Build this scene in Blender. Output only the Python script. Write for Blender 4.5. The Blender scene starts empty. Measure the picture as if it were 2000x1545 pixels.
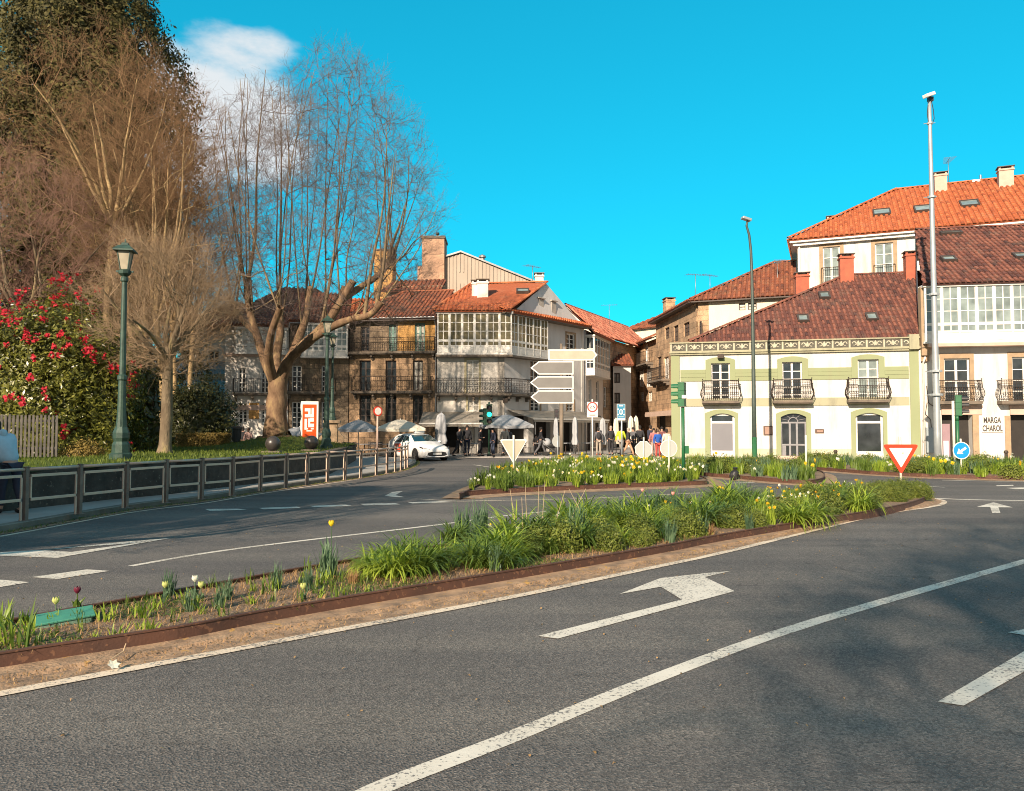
import bpy, math, random
import numpy as np
from mathutils import Vector, Matrix
R = math.radians
SC = bpy.context.scene
COL = SC.collection
rng = np.random.default_rng(11)
random.seed(11)

# ------------------------------------------------------------------ camera
FOC, CAMH, PITCH = 1505.0, 1.7, R(2.5)
cam = bpy.data.cameras.new('camera')
cam.sensor_width = 36; cam.lens = FOC / 2000 * 36
cam.clip_start = 0.1; cam.clip_end = 4000
camo = bpy.data.objects.new('camera', cam); COL.objects.link(camo)
camo.location = (0, 0, CAMH); camo.rotation_euler = (R(90) + PITCH, 0, 0)
SC.camera = camo
# ------------------------------------------------------------------ sky, sun, exposure
SUN_EL, SUN_DIR = R(25.5), Vector((0.43, 0.903, 0)).normalized()      # light travels along SUN_DIR
world = bpy.data.worlds.new('World'); SC.world = world; world.use_nodes = True
wn, wl = world.node_tree.nodes, world.node_tree.links
wn.clear()
sky = wn.new('ShaderNodeTexSky'); sky.sky_type = 'NISHITA'; sky.sun_disc = False
sky.sun_elevation = SUN_EL
sky.sun_rotation = math.atan2(-SUN_DIR.x, -SUN_DIR.y)
sky.air_density = 1.0; sky.dust_density = 0.3; sky.ozone_density = 2.0
hsv = wn.new('ShaderNodeHueSaturation'); hsv.inputs['Saturation'].default_value = 1.2; hsv.inputs['Hue'].default_value = 0.47
wl.new(sky.outputs[0], hsv.inputs['Color'])
tint = wn.new('ShaderNodeMix'); tint.data_type = 'RGBA'; tint.blend_type = 'MULTIPLY'; tint.inputs[0].default_value = 1
tint.inputs[7].default_value = (0.10, 1.0, 1.0, 1)
wl.new(hsv.outputs[0], tint.inputs[6])
gam = wn.new('ShaderNodeGamma'); gam.inputs[1].default_value = 0.62; wl.new(tint.outputs[2], gam.inputs[0])
gain = wn.new('ShaderNodeMix'); gain.data_type = 'RGBA'; gain.blend_type = 'MULTIPLY'; gain.inputs[0].default_value = 1
gain.inputs[7].default_value = (0.30, 1.55, 1.88, 1)
wl.new(gam.outputs[0], gain.inputs[6])
# one fair weather cloud, as a patch of noise round one direction of the sky
geo = wn.new('ShaderNodeNewGeometry')
tc = wn.new('ShaderNodeTexCoord')
mp = wn.new('ShaderNodeMapping'); mp.inputs['Scale'].default_value = (3.0, 3.0, 7.0)
wl.new(tc.outputs['Generated'], mp.inputs[0])
nz = wn.new('ShaderNodeTexNoise'); nz.inputs['Scale'].default_value = 2.2; nz.inputs['Detail'].default_value = 7; nz.inputs['Roughness'].default_value = 0.55
wl.new(mp.outputs[0], nz.inputs['Vector'])
def cloud_patch(cx, cz, wx, wz, amp):
    sep = wn.new('ShaderNodeSeparateXYZ'); wl.new(tc.outputs['Generated'], sep.inputs[0])
    def dev(o, c, w):
        a = wn.new('ShaderNodeMath'); a.operation = 'SUBTRACT'; wl.new(sep.outputs[o], a.inputs[0]); a.inputs[1].default_value = c
        b = wn.new('ShaderNodeMath'); b.operation = 'DIVIDE'; wl.new(a.outputs[0], b.inputs[0]); b.inputs[1].default_value = w
        c2 = wn.new('ShaderNodeMath'); c2.operation = 'MULTIPLY'; wl.new(b.outputs[0], c2.inputs[0]); wl.new(b.outputs[0], c2.inputs[1])
        return c2
    s = wn.new('ShaderNodeMath'); s.operation = 'ADD'
    wl.new(dev('X', cx, wx).outputs[0], s.inputs[0]); wl.new(dev('Z', cz, wz).outputs[0], s.inputs[1])
    m = wn.new('ShaderNodeMath'); m.operation = 'MULTIPLY_ADD'; wl.new(s.outputs[0], m.inputs[0]); m.inputs[1].default_value = -amp; m.inputs[2].default_value = amp
    n = wn.new('ShaderNodeMath'); n.operation = 'MULTIPLY_ADD'; wl.new(nz.outputs['Fac'], n.inputs[0]); n.inputs[1].default_value = 1.3; n.inputs[2].default_value = -0.65
    t = wn.new('ShaderNodeMath'); t.operation = 'ADD'; wl.new(m.outputs[0], t.inputs[0]); wl.new(n.outputs[0], t.inputs[1])
    y = wn.new('ShaderNodeMath'); y.operation = 'GREATER_THAN'; wl.new(sep.outputs['Y'], y.inputs[0]); y.inputs[1].default_value = 0
    r = wn.new('ShaderNodeMapRange'); r.interpolation_type = 'SMOOTHSTEP'; wl.new(t.outputs[0], r.inputs[0]); r.inputs[1].default_value = 0.0; r.inputs[2].default_value = 0.35
    q = wn.new('ShaderNodeMath'); q.operation = 'MULTIPLY'; wl.new(r.outputs[0], q.inputs[0]); wl.new(y.outputs[0], q.inputs[1])
    return q
c1 = cloud_patch(-0.335, 0.365, 0.13, 0.085, 0.50)
mixc = wn.new('ShaderNodeMix'); mixc.data_type = 'RGBA'
wl.new(c1.outputs[0], mixc.inputs[0]); wl.new(gain.outputs[2], mixc.inputs[6]); mixc.inputs[7].default_value = (4.4, 4.7, 4.9, 1)
# the half of the sky round the sun, behind the photographer: unseen, white broken cloud added to neutralise the teal ambient light
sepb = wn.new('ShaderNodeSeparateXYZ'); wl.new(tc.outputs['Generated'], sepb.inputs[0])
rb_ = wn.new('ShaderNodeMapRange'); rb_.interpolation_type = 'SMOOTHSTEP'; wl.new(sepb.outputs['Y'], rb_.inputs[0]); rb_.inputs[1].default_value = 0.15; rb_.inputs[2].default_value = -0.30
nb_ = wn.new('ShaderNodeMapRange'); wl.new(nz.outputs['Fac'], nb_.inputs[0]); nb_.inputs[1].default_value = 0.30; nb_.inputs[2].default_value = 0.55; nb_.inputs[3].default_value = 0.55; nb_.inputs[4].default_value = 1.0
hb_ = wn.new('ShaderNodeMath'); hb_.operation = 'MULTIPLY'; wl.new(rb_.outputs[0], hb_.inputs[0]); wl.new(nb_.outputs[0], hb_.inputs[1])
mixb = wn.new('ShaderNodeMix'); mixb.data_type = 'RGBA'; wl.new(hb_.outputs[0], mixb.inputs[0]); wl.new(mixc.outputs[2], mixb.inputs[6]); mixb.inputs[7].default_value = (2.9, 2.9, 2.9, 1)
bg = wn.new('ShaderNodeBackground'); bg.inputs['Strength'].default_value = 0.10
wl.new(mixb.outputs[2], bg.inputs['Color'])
wo = wn.new('ShaderNodeOutputWorld'); wl.new(bg.outputs[0], wo.inputs[0])
sun = bpy.data.lights.new('sun', 'SUN'); sun.energy = 5.0; sun.angle = R(0.53); sun.color = (1.0, 0.82, 0.64)
suno = bpy.data.objects.new('sun', sun); COL.objects.link(suno)
suno.rotation_euler = Vector((SUN_DIR.x * math.cos(SUN_EL), SUN_DIR.y * math.cos(SUN_EL), -math.sin(SUN_EL))).to_track_quat('-Z', 'Y').to_euler()
SC.view_settings.view_transform = 'Standard'; SC.view_settings.look = 'None'
SC.cycles.filter_width = 1.0
SC.view_settings.gamma = 1; SC.view_settings.exposure = 0.84

# ------------------------------------------------------------------ measuring the photograph
CP, SP = math.cos(PITCH), math.sin(PITCH)
def ray(u, v):
    dx, dz = (u - 1000) / FOC, -(v - 772.5) / FOC
    return Vector((dx, CP - dz * SP, SP + dz * CP))
def G(u, v, z=0.0):
    r = ray(u, v); t = (z - CAMH) / r.z
    return Vector((r.x * t, r.y * t, z))
def D(u, v, d):
    r = ray(u, v); t = d / r.y
    return Vector((r.x * t, d, CAMH + r.z * t))

# ------------------------------------------------------------------ objects
def put(name, data, parent=None):
    o = bpy.data.objects.new(name, data); COL.objects.link(o)
    if parent is not None: o.parent = parent
    return o
def tag(o, label=None, cat=None, group=None, kind=None):
    if label: o['label'] = label
    if cat: o['category'] = cat
    if group: o['group'] = group
    if kind: o['kind'] = kind
    return o
def empty(name, loc=(0, 0, 0), rz=0.0, label=None, cat=None, group=None):
    o = put(name, None); o.location = loc; o.rotation_euler = (0, 0, rz); o.empty_display_size = 0.2
    return tag(o, label, cat, group)
KIDS = {}
def copy_tree(o, parent=None):
    c = o.copy(); COL.objects.link(c)
    if parent is not None: c.parent = parent
    for ch in o.children: copy_tree(ch, c)
    return c

class MB:
    """collects faces; build() links them as one mesh object"""
    def __init__(s, T=None): s.v = []; s.f = []; s.T = T; s.at = []
    def add(s, pts, faces):
        n = len(s.v)
        s.v += [(s.T @ Vector(p)) if s.T is not None else Vector(p) for p in pts]
        s.f += [tuple(i + n for i in f) for f in faces]
    def poly(s, pts): s.add(pts, [tuple(range(len(pts)))])
    def box(s, x0, x1, y0, y1, z0, z1):
        s.add([(x0,y0,z0),(x1,y0,z0),(x1,y1,z0),(x0,y1,z0),(x0,y0,z1),(x1,y0,z1),(x1,y1,z1),(x0,y1,z1)],
              [(0,3,2,1),(4,5,6,7),(0,1,5,4),(1,2,6,5),(2,3,7,6),(3,0,4,7)])
    def obox(s, c, size, rz=0, rx=0, ry=0):
        m = Matrix.Translation(c) @ Matrix.Rotation(rz,4,'Z') @ Matrix.Rotation(ry,4,'Y') @ Matrix.Rotation(rx,4,'X')
        a, b, d = [q/2 for q in size]
        p = [m @ Vector(q) for q in [(-a,-b,-d),(a,-b,-d),(a,b,-d),(-a,b,-d),(-a,-b,d),(a,-b,d),(a,b,d),(-a,b,d)]]
        s.add(p, [(0,3,2,1),(4,5,6,7),(0,1,5,4),(1,2,6,5),(2,3,7,6),(3,0,4,7)])
    def extr(s, pts, vec):
        n = len(pts); vec = Vector(vec); pts = [Vector(p) for p in pts]
        s.add(pts + [p + vec for p in pts], [tuple(reversed(range(n))), tuple(range(n, 2*n))] + [(i,(i+1)%n,(i+1)%n+n,i+n) for i in range(n)])
    def tube(s, pts, rad, n=8, caps=True):
        pts = [Vector(p) for p in pts]
        if not hasattr(rad, '__len__'): rad = [rad]*len(pts)
        base = []; faces = []; prev = None
        for i, p in enumerate(pts):
            t = (pts[min(i+1,len(pts)-1)] - pts[max(i-1,0)]).normalized()
            if prev is None:
                prev = t.orthogonal().normalized()
            a = (prev - t*prev.dot(t))
            a = a.normalized() if a.length > 1e-6 else t.orthogonal().normalized()
            prev = a; b = t.cross(a)
            for k in range(n):
                th = 2*math.pi*k/n + math.pi/n
                base.append(p + (a*math.cos(th) + b*math.sin(th))*rad[i])
        for i in range(len(pts)-1):
            for k in range(n):
                faces.append((i*n+k, i*n+(k+1)%n, (i+1)*n+(k+1)%n, (i+1)*n+k))
        if caps:
            faces.append(tuple(reversed(range(n)))); faces.append(tuple(range((len(pts)-1)*n, len(pts)*n)))
        s.add(base, faces)
    def lathe(s, prof, n=16, c=(0,0,0), ang0=0.0):
        c = Vector(c); pts = []; faces = []
        for r, z in prof:
            for k in range(n):
                a = 2*math.pi*k/n + ang0
                pts.append(c + Vector((r*math.cos(a), r*math.sin(a), z)))
        m = len(prof)
        for i in range(m-1):
            for k in range(n):
                faces.append((i*n+k, i*n+(k+1)%n, (i+1)*n+(k+1)%n, (i+1)*n+k))
        faces.append(tuple(reversed(range(n)))); faces.append(tuple(range((m-1)*n, m*n)))
        s.add(pts, faces)
    def ball(s, c, r, n=12, m=8):
        c = Vector(c); r = Vector(r) if hasattr(r, '__len__') else Vector((r,r,r))
        pts = []; faces = []
        for i in range(m+1):
            ph = math.pi*i/m
            for k in range(n):
                a = 2*math.pi*k/n
                pts.append(c + Vector((r.x*math.sin(ph)*math.cos(a), r.y*math.sin(ph)*math.sin(a), -r.z*math.cos(ph))))
        for i in range(m):
            for k in range(n):
                faces.append((i*n+k, i*n+(k+1)%n, (i+1)*n+(k+1)%n, (i+1)*n+k))
        s.add(pts, faces)
    def build(s, name, mat, parent=None, smooth=False, bevel=0, **kw):
        me = bpy.data.meshes.new(name)
        me.from_pydata([tuple(v) for v in s.v], [], s.f); me.validate(); me.update()
        if mat is not None: me.materials.append(mat)
        if smooth:
            me.polygons.foreach_set('use_smooth', [True]*len(me.polygons))
        o = put(name, me, parent)
        if bevel:
            b = o.modifiers.new('bevel', 'BEVEL'); b.width = bevel; b.segments = 2; b.limit_method = 'ANGLE'
        return tag(o, **kw) if kw else o
def np_mesh(name, verts, faces_flat, nper, mat, parent=None, smooth=False):
    """big meshes from arrays: verts (N,3), faces_flat (F,nper)"""
    me = bpy.data.meshes.new(name)
    F = len(faces_flat)
    me.vertices.add(len(verts)); me.vertices.foreach_set('co', np.asarray(verts, dtype=np.float32).ravel())
    me.loops.add(F*nper); me.loops.foreach_set('vertex_index', np.asarray(faces_flat, dtype=np.int32).ravel())
    me.polygons.add(F); me.polygons.foreach_set('loop_start', np.arange(F, dtype=np.int32)*nper)
    if smooth: me.polygons.foreach_set('use_smooth', np.ones(F, dtype=bool))
    me.update(calc_edges=True); me.validate()
    for m in (mat if isinstance(mat, (list, tuple)) else [mat]): me.materials.append(m)
    return put(name, me, parent)

# ------------------------------------------------------------------ materials
MATS = {}
def new_mat(name):
    m = bpy.data.materials.new(name); m.use_nodes = True
    n, l = m.node_tree.nodes, m.node_tree.links
    return m, n, l, n['Principled BSDF']
def noise(n, l, vec, scale, detail=4, rough=0.55):
    t = n.new('ShaderNodeTexNoise'); t.inputs['Scale'].default_value = scale; t.inputs['Detail'].default_value = detail; t.inputs['Roughness'].default_value = rough
    if vec is not None: l.new(vec, t.inputs['Vector'])
    return t
def ramp(n, l, fac, stops):
    r = n.new('ShaderNodeValToRGB'); l.new(fac, r.inputs[0])
    e = r.color_ramp.elements
    while len(e) < len(stops): e.new(0.5)
    for k, (p, c) in enumerate(stops):
        e[k].position = p; e[k].color = (*c, 1) if len(c) == 3 else c
    return r
def mixc_(n, l, fac, a, b, mode='MIX'):
    m = n.new('ShaderNodeMix'); m.data_type = 'RGBA'; m.blend_type = mode
    for v, i in ((fac, 0), (a, 6), (b, 7)):
        if isinstance(v, (int, float)): m.inputs[i].default_value = v
        elif isinstance(v, tuple): m.inputs[i].default_value = (*v, 1)
        else: l.new(v, m.inputs[i])
    return m.outputs[2]
def bump(n, l, p, h, strength=0.3, dist=0.02):
    b = n.new('ShaderNodeBump'); b.inputs['Strength'].default_value = strength; b.inputs['Distance'].default_value = dist
    l.new(h, b.inputs['Height']); l.new(b.outputs[0], p.inputs['Normal'])
def surf(name, c1, c2=None, scale=3.0, rough=0.7, bmp=0.15, bscale=None, metal=0.0, fine=None, spec=0.5):
    """two-tone noisy surface in object space; fine=(colour, scale, threshold) adds specks"""
    if name in MATS: return MATS[name]
    m, n, l, p = new_mat(name)
    c2 = c2 or tuple(q*0.75 for q in c1)
    tc_ = n.new('ShaderNodeTexCoord')
    a = noise(n, l, tc_.outputs['Object'], scale, 6, 0.6)
    r = ramp(n, l, a.outputs['Fac'], [(0.32, c1), (0.70, c2)])
    col = r.outputs[0]
    if fine:
        b = noise(n, l, tc_.outputs['Object'], fine[1], 2, 0.5)
        rr = ramp(n, l, b.outputs['Fac'], [(fine[2], (0,0,0)), (fine[2]+0.06, (1,1,1))])
        col = mixc_(n, l, rr.outputs[0], col, fine[0])
    l.new(col, p.inputs['Base Color'])
    p.inputs['Roughness'].default_value = rough; p.inputs['Metallic'].default_value = metal
    p.inputs['Specular IOR Level'].default_value = spec
    if bmp:
        bb = noise(n, l, tc_.outputs['Object'], bscale or scale*8, 4)
        bump(n, l, p, bb.outputs['Fac'], bmp)
    MATS[name] = m
    return m
def leafy(name, c1, c2, scale=1.5, trans=0.35, rough=0.5, spec=0.3):
    """foliage: colour varies per clump and per leaf (the leaves differ, seen in any light), some light passes through"""
    if name in MATS: return MATS[name]
    m, n, l, p = new_mat(name)
    tc_ = n.new('ShaderNodeTexCoord'); oi = n.new('ShaderNodeObjectInfo')
    ad = n.new('ShaderNodeVectorMath'); ad.operation = 'ADD'
    mu = n.new('ShaderNodeMath'); mu.operation = 'MULTIPLY'; mu.inputs[1].default_value = 37.0
    l.new(oi.outputs['Random'], mu.inputs[0]); l.new(tc_.outputs['Object'], ad.inputs[0]); l.new(mu.outputs[0], ad.inputs[1])
    a = noise(n, l, ad.outputs[0], scale, 3)
    ge = n.new('ShaderNodeNewGeometry')
    mx = n.new('ShaderNodeMath'); mx.operation = 'MULTIPLY_ADD'; mx.inputs[1].default_value = 0.45
    l.new(ge.outputs['Random Per Island'], mx.inputs[0]); l.new(a.outputs['Fac'], mx.inputs[2])
    r = ramp(n, l, mx.outputs[0], [(0.40, c1), (0.95, c2)])
    l.new(r.outputs[0], p.inputs['Base Color']); p.inputs['Roughness'].default_value = rough; p.inputs['Specular IOR Level'].default_value = spec
    tr = n.new('ShaderNodeBsdfTranslucent'); l.new(r.outputs[0], tr.inputs[0])
    ms = n.new('ShaderNodeMixShader'); ms.inputs[0].default_value = trans
    l.new(p.outputs[0], ms.inputs[1]); l.new(tr.outputs[0], ms.inputs[2]); l.new(ms.outputs[0], n['Material Output'].inputs[0])
    MATS[name] = m
    return m
def glass_mat(name, c, rough=0.06, spec=0.8):
    if name in MATS: return MATS[name]
    m, n, l, p = new_mat(name)
    tc_ = n.new('ShaderNodeTexCoord')
    a = noise(n, l, tc_.outputs['Object'], 1.3, 3)
    r = ramp(n, l, a.outputs['Fac'], [(0.35, c), (0.7, tuple(q*1.9+0.01 for q in c))])
    l.new(r.outputs[0], p.inputs['Base Color']); p.inputs['Roughness'].default_value = rough; p.inputs['Specular IOR Level'].default_value = spec
    b = noise(n, l, tc_.outputs['Object'], 0.8, 1); bump(n, l, p, b.outputs['Fac'], 0.03, 0.05)
    MATS[name] = m
    return m
def emit_mat(name, c, s):
    m, n, l, p = new_mat(name)
    p.inputs['Base Color'].default_value = (*c, 1); p.inputs['Emission Color'].default_value = (*c, 1); p.inputs['Emission Strength'].default_value = s
    return m
def stone_mat(name, c1, c2, mortar, bw=0.75, bh=0.36, stain=0.5, lichen=None):
    """ashlar granite in courses (x along the facade, z up)"""
    m, n, l, p = new_mat(name)
    tc_ = n.new('ShaderNodeTexCoord'); sp = n.new('ShaderNodeSeparateXYZ'); cb = n.new('ShaderNodeCombineXYZ')
    l.new(tc_.outputs['Object'], sp.inputs[0])
    ax = n.new('ShaderNodeMath'); ax.operation = 'ADD'; l.new(sp.outputs['X'], ax.inputs[0]); l.new(sp.outputs['Y'], ax.inputs[1])
    l.new(ax.outputs[0], cb.inputs[0]); l.new(sp.outputs['Z'], cb.inputs[1])
    br = n.new('ShaderNodeTexBrick'); l.new(cb.outputs[0], br.inputs['Vector'])
    br.inputs['Scale'].default_value = 1; br.inputs['Brick Width'].default_value = bw; br.inputs['Row Height'].default_value = bh
    br.inputs['Mortar Size'].default_value = 0.012; br.inputs['Mortar Smooth'].default_value = 0.3
    br.inputs['Color1'].default_value = (*c1, 1); br.inputs['Color2'].default_value = (*c2, 1); br.inputs['Mortar'].default_value = (*mortar, 1)
    a = noise(n, l, tc_.outputs['Object'], 0.9, 6, 0.65)
    r = ramp(n, l, a.outputs['Fac'], [(0.35, (1-stain,)*3), (0.68, (1.15, 1.12, 1.08))])
    col = mixc_(n, l, 1.0, br.outputs['Color'], r.outputs[0], 'MULTIPLY')
    f = noise(n, l, tc_.outputs['Object'], 14, 3, 0.7)
    rf = ramp(n, l, f.outputs['Fac'], [(0.3, (0.7,)*3), (0.7, (1.25,)*3)])
    col = mixc_(n, l, 1.0, col, rf.outputs[0], 'MULTIPLY')
    l.new(col, p.inputs['Base Color']); p.inputs['Roughness'].default_value = 0.9
    mm = n.new('ShaderNodeMath'); mm.operation = 'MULTIPLY_ADD'; l.new(br.outputs['Fac'], mm.inputs[0]); mm.inputs[1].default_value = -0.8; l.new(f.outputs['Fac'], mm.inputs[2])
    bump(n, l, p, mm.outputs[0], 0.5, 0.02)
    return m
def plaster_mat(name, c, stain_c, amount=0.5, streak=True):
    """lime render with weather stains that run down"""
    m, n, l, p = new_mat(name)
    tc_ = n.new('ShaderNodeTexCoord'); mp_ = n.new('ShaderNodeMapping'); l.new(tc_.outputs['Object'], mp_.inputs[0])
    mp_.inputs['Scale'].default_value = (1.6, 1.6, 0.35) if streak else (1, 1, 1)
    a = noise(n, l, mp_.outputs[0], 1.2, 7, 0.65)
    r = ramp(n, l, a.outputs['Fac'], [(0.47, (0,0,0)), (0.74, (amount,)*3)])
    b = noise(n, l, tc_.outputs['Object'], 0.5, 4)
    base = ramp(n, l, b.outputs['Fac'], [(0.3, c), (0.7, tuple(q*0.9 for q in c))])
    col = mixc_(n, l, r.outputs[0], base.outputs[0], stain_c)
    l.new(col, p.inputs['Base Color']); p.inputs['Roughness'].default_value = 0.88
    f = noise(n, l, tc_.outputs['Object'], 22, 3); bump(n, l, p, f.outputs['Fac'], 0.15, 0.01)
    return m
def tile_mat(name, c1, c2, dark, lich):
    """fired clay tiles: tone differs from tile to tile (attribute rnd), lichen in patches"""
    m, n, l, p = new_mat(name)
    at = n.new('ShaderNodeAttribute'); at.attribute_name = 'rnd'
    r = ramp(n, l, at.outputs['Fac'], [(0.0, dark), (0.3, c1), (0.9, c2)])
    tc_ = n.new('ShaderNodeTexCoord')
    a = noise(n, l, tc_.outputs['Object'], 1.1, 6, 0.7)
    k = ramp(n, l, a.outputs['Fac'], [(0.52, (0,0,0)), (0.75, (0.75,)*3)])
    col = mixc_(n, l, k.outputs[0], r.outputs[0], lich)
    f = noise(n, l, tc_.outputs['Object'], 12, 3, 0.7)
    rf = ramp(n, l, f.outputs['Fac'], [(0.3, (0.65,)*3), (0.7, (1.2,)*3)])
    col = mixc_(n, l, 1.0, col, rf.outputs[0], 'MULTIPLY')
    l.new(col, p.inputs['Base Color']); p.inputs['Roughness'].default_value = 0.85
    bump(n, l, p, f.outputs['Fac'], 0.3, 0.02)
    return m
# ================================================================== ground, road, markings
def catmull(pts, sub=6, closed=False):
    out = []; n = len(pts); pts = [Vector(p) for p in pts]
    rngi = range(n if closed else n-1)
    for i in rngi:
        p0 = pts[(i-1) % n] if (closed or i > 0) else pts[0]
        p1 = pts[i]; p2 = pts[(i+1) % n]
        p3 = pts[(i+2) % n] if (closed or i+2 < n) else pts[-1]
        for k in range(sub):
            t = k/sub
            out.append(0.5*((2*p1)+(p2-p0)*t+(2*p0-5*p1+4*p2-p3)*t*t+(3*p1-p0-3*p2+p3)*t*t*t))
    if not closed: out.append(pts[-1])
    return out
def normals2(pts, closed=False):
    n = len(pts); out = []
    for i in range(n):
        a = pts[(i-1) % n] if (closed or i > 0) else pts[i]
        b = pts[(i+1) % n] if (closed or i < n-1) else pts[i]
        t = (b-a); t.z = 0; t = t.normalized()
        out.append(Vector((-t.y, t.x, 0)))          # to the left of the direction
    return out
def ribbon(name, pts, a, b, z, mat, **kw):
    ns = normals2(pts); mb = MB(); v = []
    for p, nn in zip(pts, ns):
        q = Vector((p.x, p.y, z)); v += [q + nn*a, q + nn*b]
    mb.add(v, [(2*i, 2*i+1, 2*i+3, 2*i+2) for i in range(len(pts)-1)])
    return mb.build(name, mat, **kw)
def inside(p, poly):
    c = False; n = len(poly)
    for i in range(n):
        a, b = poly[i], poly[(i+1) % n]
        if (a.y > p[1]) != (b.y > p[1]) and p[0] < (b.x-a.x)*(p[1]-a.y)/(b.y-a.y)+a.x: c = not c
    return c

def asphalt_mat():
    m, n, l, p = new_mat('asphalt')
    tc_ = n.new('ShaderNodeTexCoord')
    a = noise(n, l, tc_.outputs['Object'], 0.25, 5, 0.6)
    base = ramp(n, l, a.outputs['Fac'], [(0.3, (0.122, 0.113, 0.105)), (0.7, (0.157, 0.145, 0.135))])
    v = n.new('ShaderNodeTexVoronoi'); v.inputs['Scale'].default_value = 75; l.new(tc_.outputs['Object'], v.inputs['Vector'])
    rv = ramp(n, l, v.outputs['Color'], [(0.05, (0.55,)*3), (0.55, (0.96,)*3), (0.94, (1.5, 1.46, 1.4))])
    col = mixc_(n, l, 1.0, base.outputs[0], rv.outputs[0], 'MULTIPLY')
    b = noise(n, l, tc_.outputs['Object'], 160, 2, 0.6)
    rb = ramp(n, l, b.outputs['Fac'], [(0.35, (0.6,)*3), (0.65, (1.3,)*3)])
    col = mixc_(n, l, 1.0, col, rb.outputs[0], 'MULTIPLY')
    # lanes polished by tyres, old patches of a slightly different mix, hairline cracks
    ml = n.new('ShaderNodeMapping'); ml.inputs['Rotation'].default_value = (0, 0, R(-41)); ml.inputs['Scale'].default_value = (0.05, 0.9, 1); l.new(tc_.outputs['Object'], ml.inputs[0])
    tl = noise(n, l, ml.outputs[0], 1.3, 3, 0.5); rt = ramp(n, l, tl.outputs['Fac'], [(0.35, (0.80, 0.80, 0.82)), (0.65, (1.14, 1.12, 1.08))]); col = mixc_(n, l, 1.0, col, rt.outputs[0], 'MULTIPLY')
    pt = n.new('ShaderNodeTexVoronoi'); pt.inputs['Scale'].default_value = 0.16; l.new(ml.outputs[0], pt.inputs['Vector'])
    wz_ = noise(n, l, tc_.outputs['Object'], 1.1, 4, 0.6); wv = n.new('ShaderNodeVectorMath'); wv.operation = 'MULTIPLY_ADD'; l.new(wz_.outputs['Color'], wv.inputs[0]); wv.inputs[1].default_value = (0.9, 0.9, 0); l.new(tc_.outputs['Object'], wv.inputs[2])
    ck = n.new('ShaderNodeTexVoronoi'); ck.feature = 'DISTANCE_TO_EDGE'; ck.inputs['Scale'].default_value = 0.30; l.new(wv.outputs[0], ck.inputs['Vector'])
    rc = ramp(n, l, ck.outputs['Distance'], [(0.0012, (0.45,)*3), (0.0045, (1,)*3)]); cm = ramp(n, l, wz_.outputs['Fac'], [(0.48, (0,)*3), (0.60, (0.8,)*3)])
    col = mixc_(n, l, cm.outputs[0], col, mixc_(n, l, 1.0, col, rc.outputs[0], 'MULTIPLY'))
    mp_ = n.new('ShaderNodeMapping'); mp_.inputs['Rotation'].default_value = (0, 0, R(-41)); mp_.inputs['Scale'].default_value = (0.35, 2.2, 1)
    l.new(tc_.outputs['Object'], mp_.inputs[0])
    s = noise(n, l, mp_.outputs[0], 2.6, 3, 0.5)                      # oil spots and scuffs
    rs = ramp(n, l, s.outputs['Fac'], [(0.70, (1,1,1)), (0.76, (0.55,)*3)])
    col = mixc_(n, l, 1.0, col, rs.outputs[0], 'MULTIPLY')
    s2 = noise(n, l, tc_.outputs['Object'], 3.2, 3, 0.5)
    r2 = ramp(n, l, s2.outputs['Fac'], [(0.74, (1,1,1)), (0.79, (0.35,)*3)])
    col = mixc_(n, l, 1.0, col, r2.outputs[0], 'MULTIPLY')
    l.new(col, p.inputs['Base Color']); p.inputs['Roughness'].default_value = 0.85; p.inputs['Specular IOR Level'].default_value = 0.25
    bump(n, l, p, v.outputs['Distance'], 0.5, 0.012)
    return m
def paint_mat(name='road_paint', c=(0.66, 0.61, 0.52), wear=0.59):
    m, n, l, p = new_mat(name)
    tc_ = n.new('ShaderNodeTexCoord')
    a = noise(n, l, tc_.outputs['Object'], 38, 5, 0.7)
    w = noise(n, l, tc_.outputs['Object'], 1.4, 3, 0.6)
    ad = n.new('ShaderNodeMath'); ad.operation = 'MULTIPLY_ADD'; l.new(w.outputs['Fac'], ad.inputs[0]); ad.inputs[1].default_value = 0.35; l.new(a.outputs['Fac'], ad.inputs[2])
    r = ramp(n, l, ad.outputs[0], [(wear+0.13, c), (wear+0.19, (0.17, 0.16, 0.15))])
    t = ramp(n, l, w.outputs['Fac'], [(0.3, (1,1,1)), (0.75, (0.82, 0.80, 0.77))])
    l.new(mixc_(n, l, 1.0, r.outputs[0], t.outputs[0], 'MULTIPLY'), p.inputs['Base Color']); p.inputs['Roughness'].default_value = 0.75
    bump(n, l, p, a.outputs['Fac'], 0.3, 0.006)
    return m
M_asph = asphalt_mat(); M_paint = paint_mat(); M_paint2 = paint_mat('edge_paint', (0.70, 0.58, 0.44), 0.57)
M_earth = surf('earth', (0.16, 0.13, 0.09), (0.10, 0.10, 0.06), 0.05, 0.95)
M_soil = surf('bed_soil', (0.24, 0.155, 0.10), (0.11, 0.075, 0.05), 5, 0.95, 0.8, 40, fine=((0.36, 0.27, 0.16), 55, 0.60))
M_dirt = surf('gutter_dirt', (0.40, 0.26, 0.155), (0.15, 0.10, 0.065), 6, 0.95, 0.7, 45, fine=((0.42, 0.24, 0.07), 9, 0.66))
M_slab = surf('paving', (0.34, 0.32, 0.29), (0.26, 0.25, 0.23), 1.2, 0.85, 0.2, 30)
M_kerb = surf('kerb_stone', (0.19, 0.175, 0.14), (0.10, 0.095, 0.075), 2.5, 0.9, 0.35, 30)
M_corten = surf('weathered_steel', (0.105, 0.045, 0.026), (0.062, 0.030, 0.020), 3.5, 0.75, 0.2, 40, fine=((0.16, 0.075, 0.04), 20, 0.60))
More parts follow.
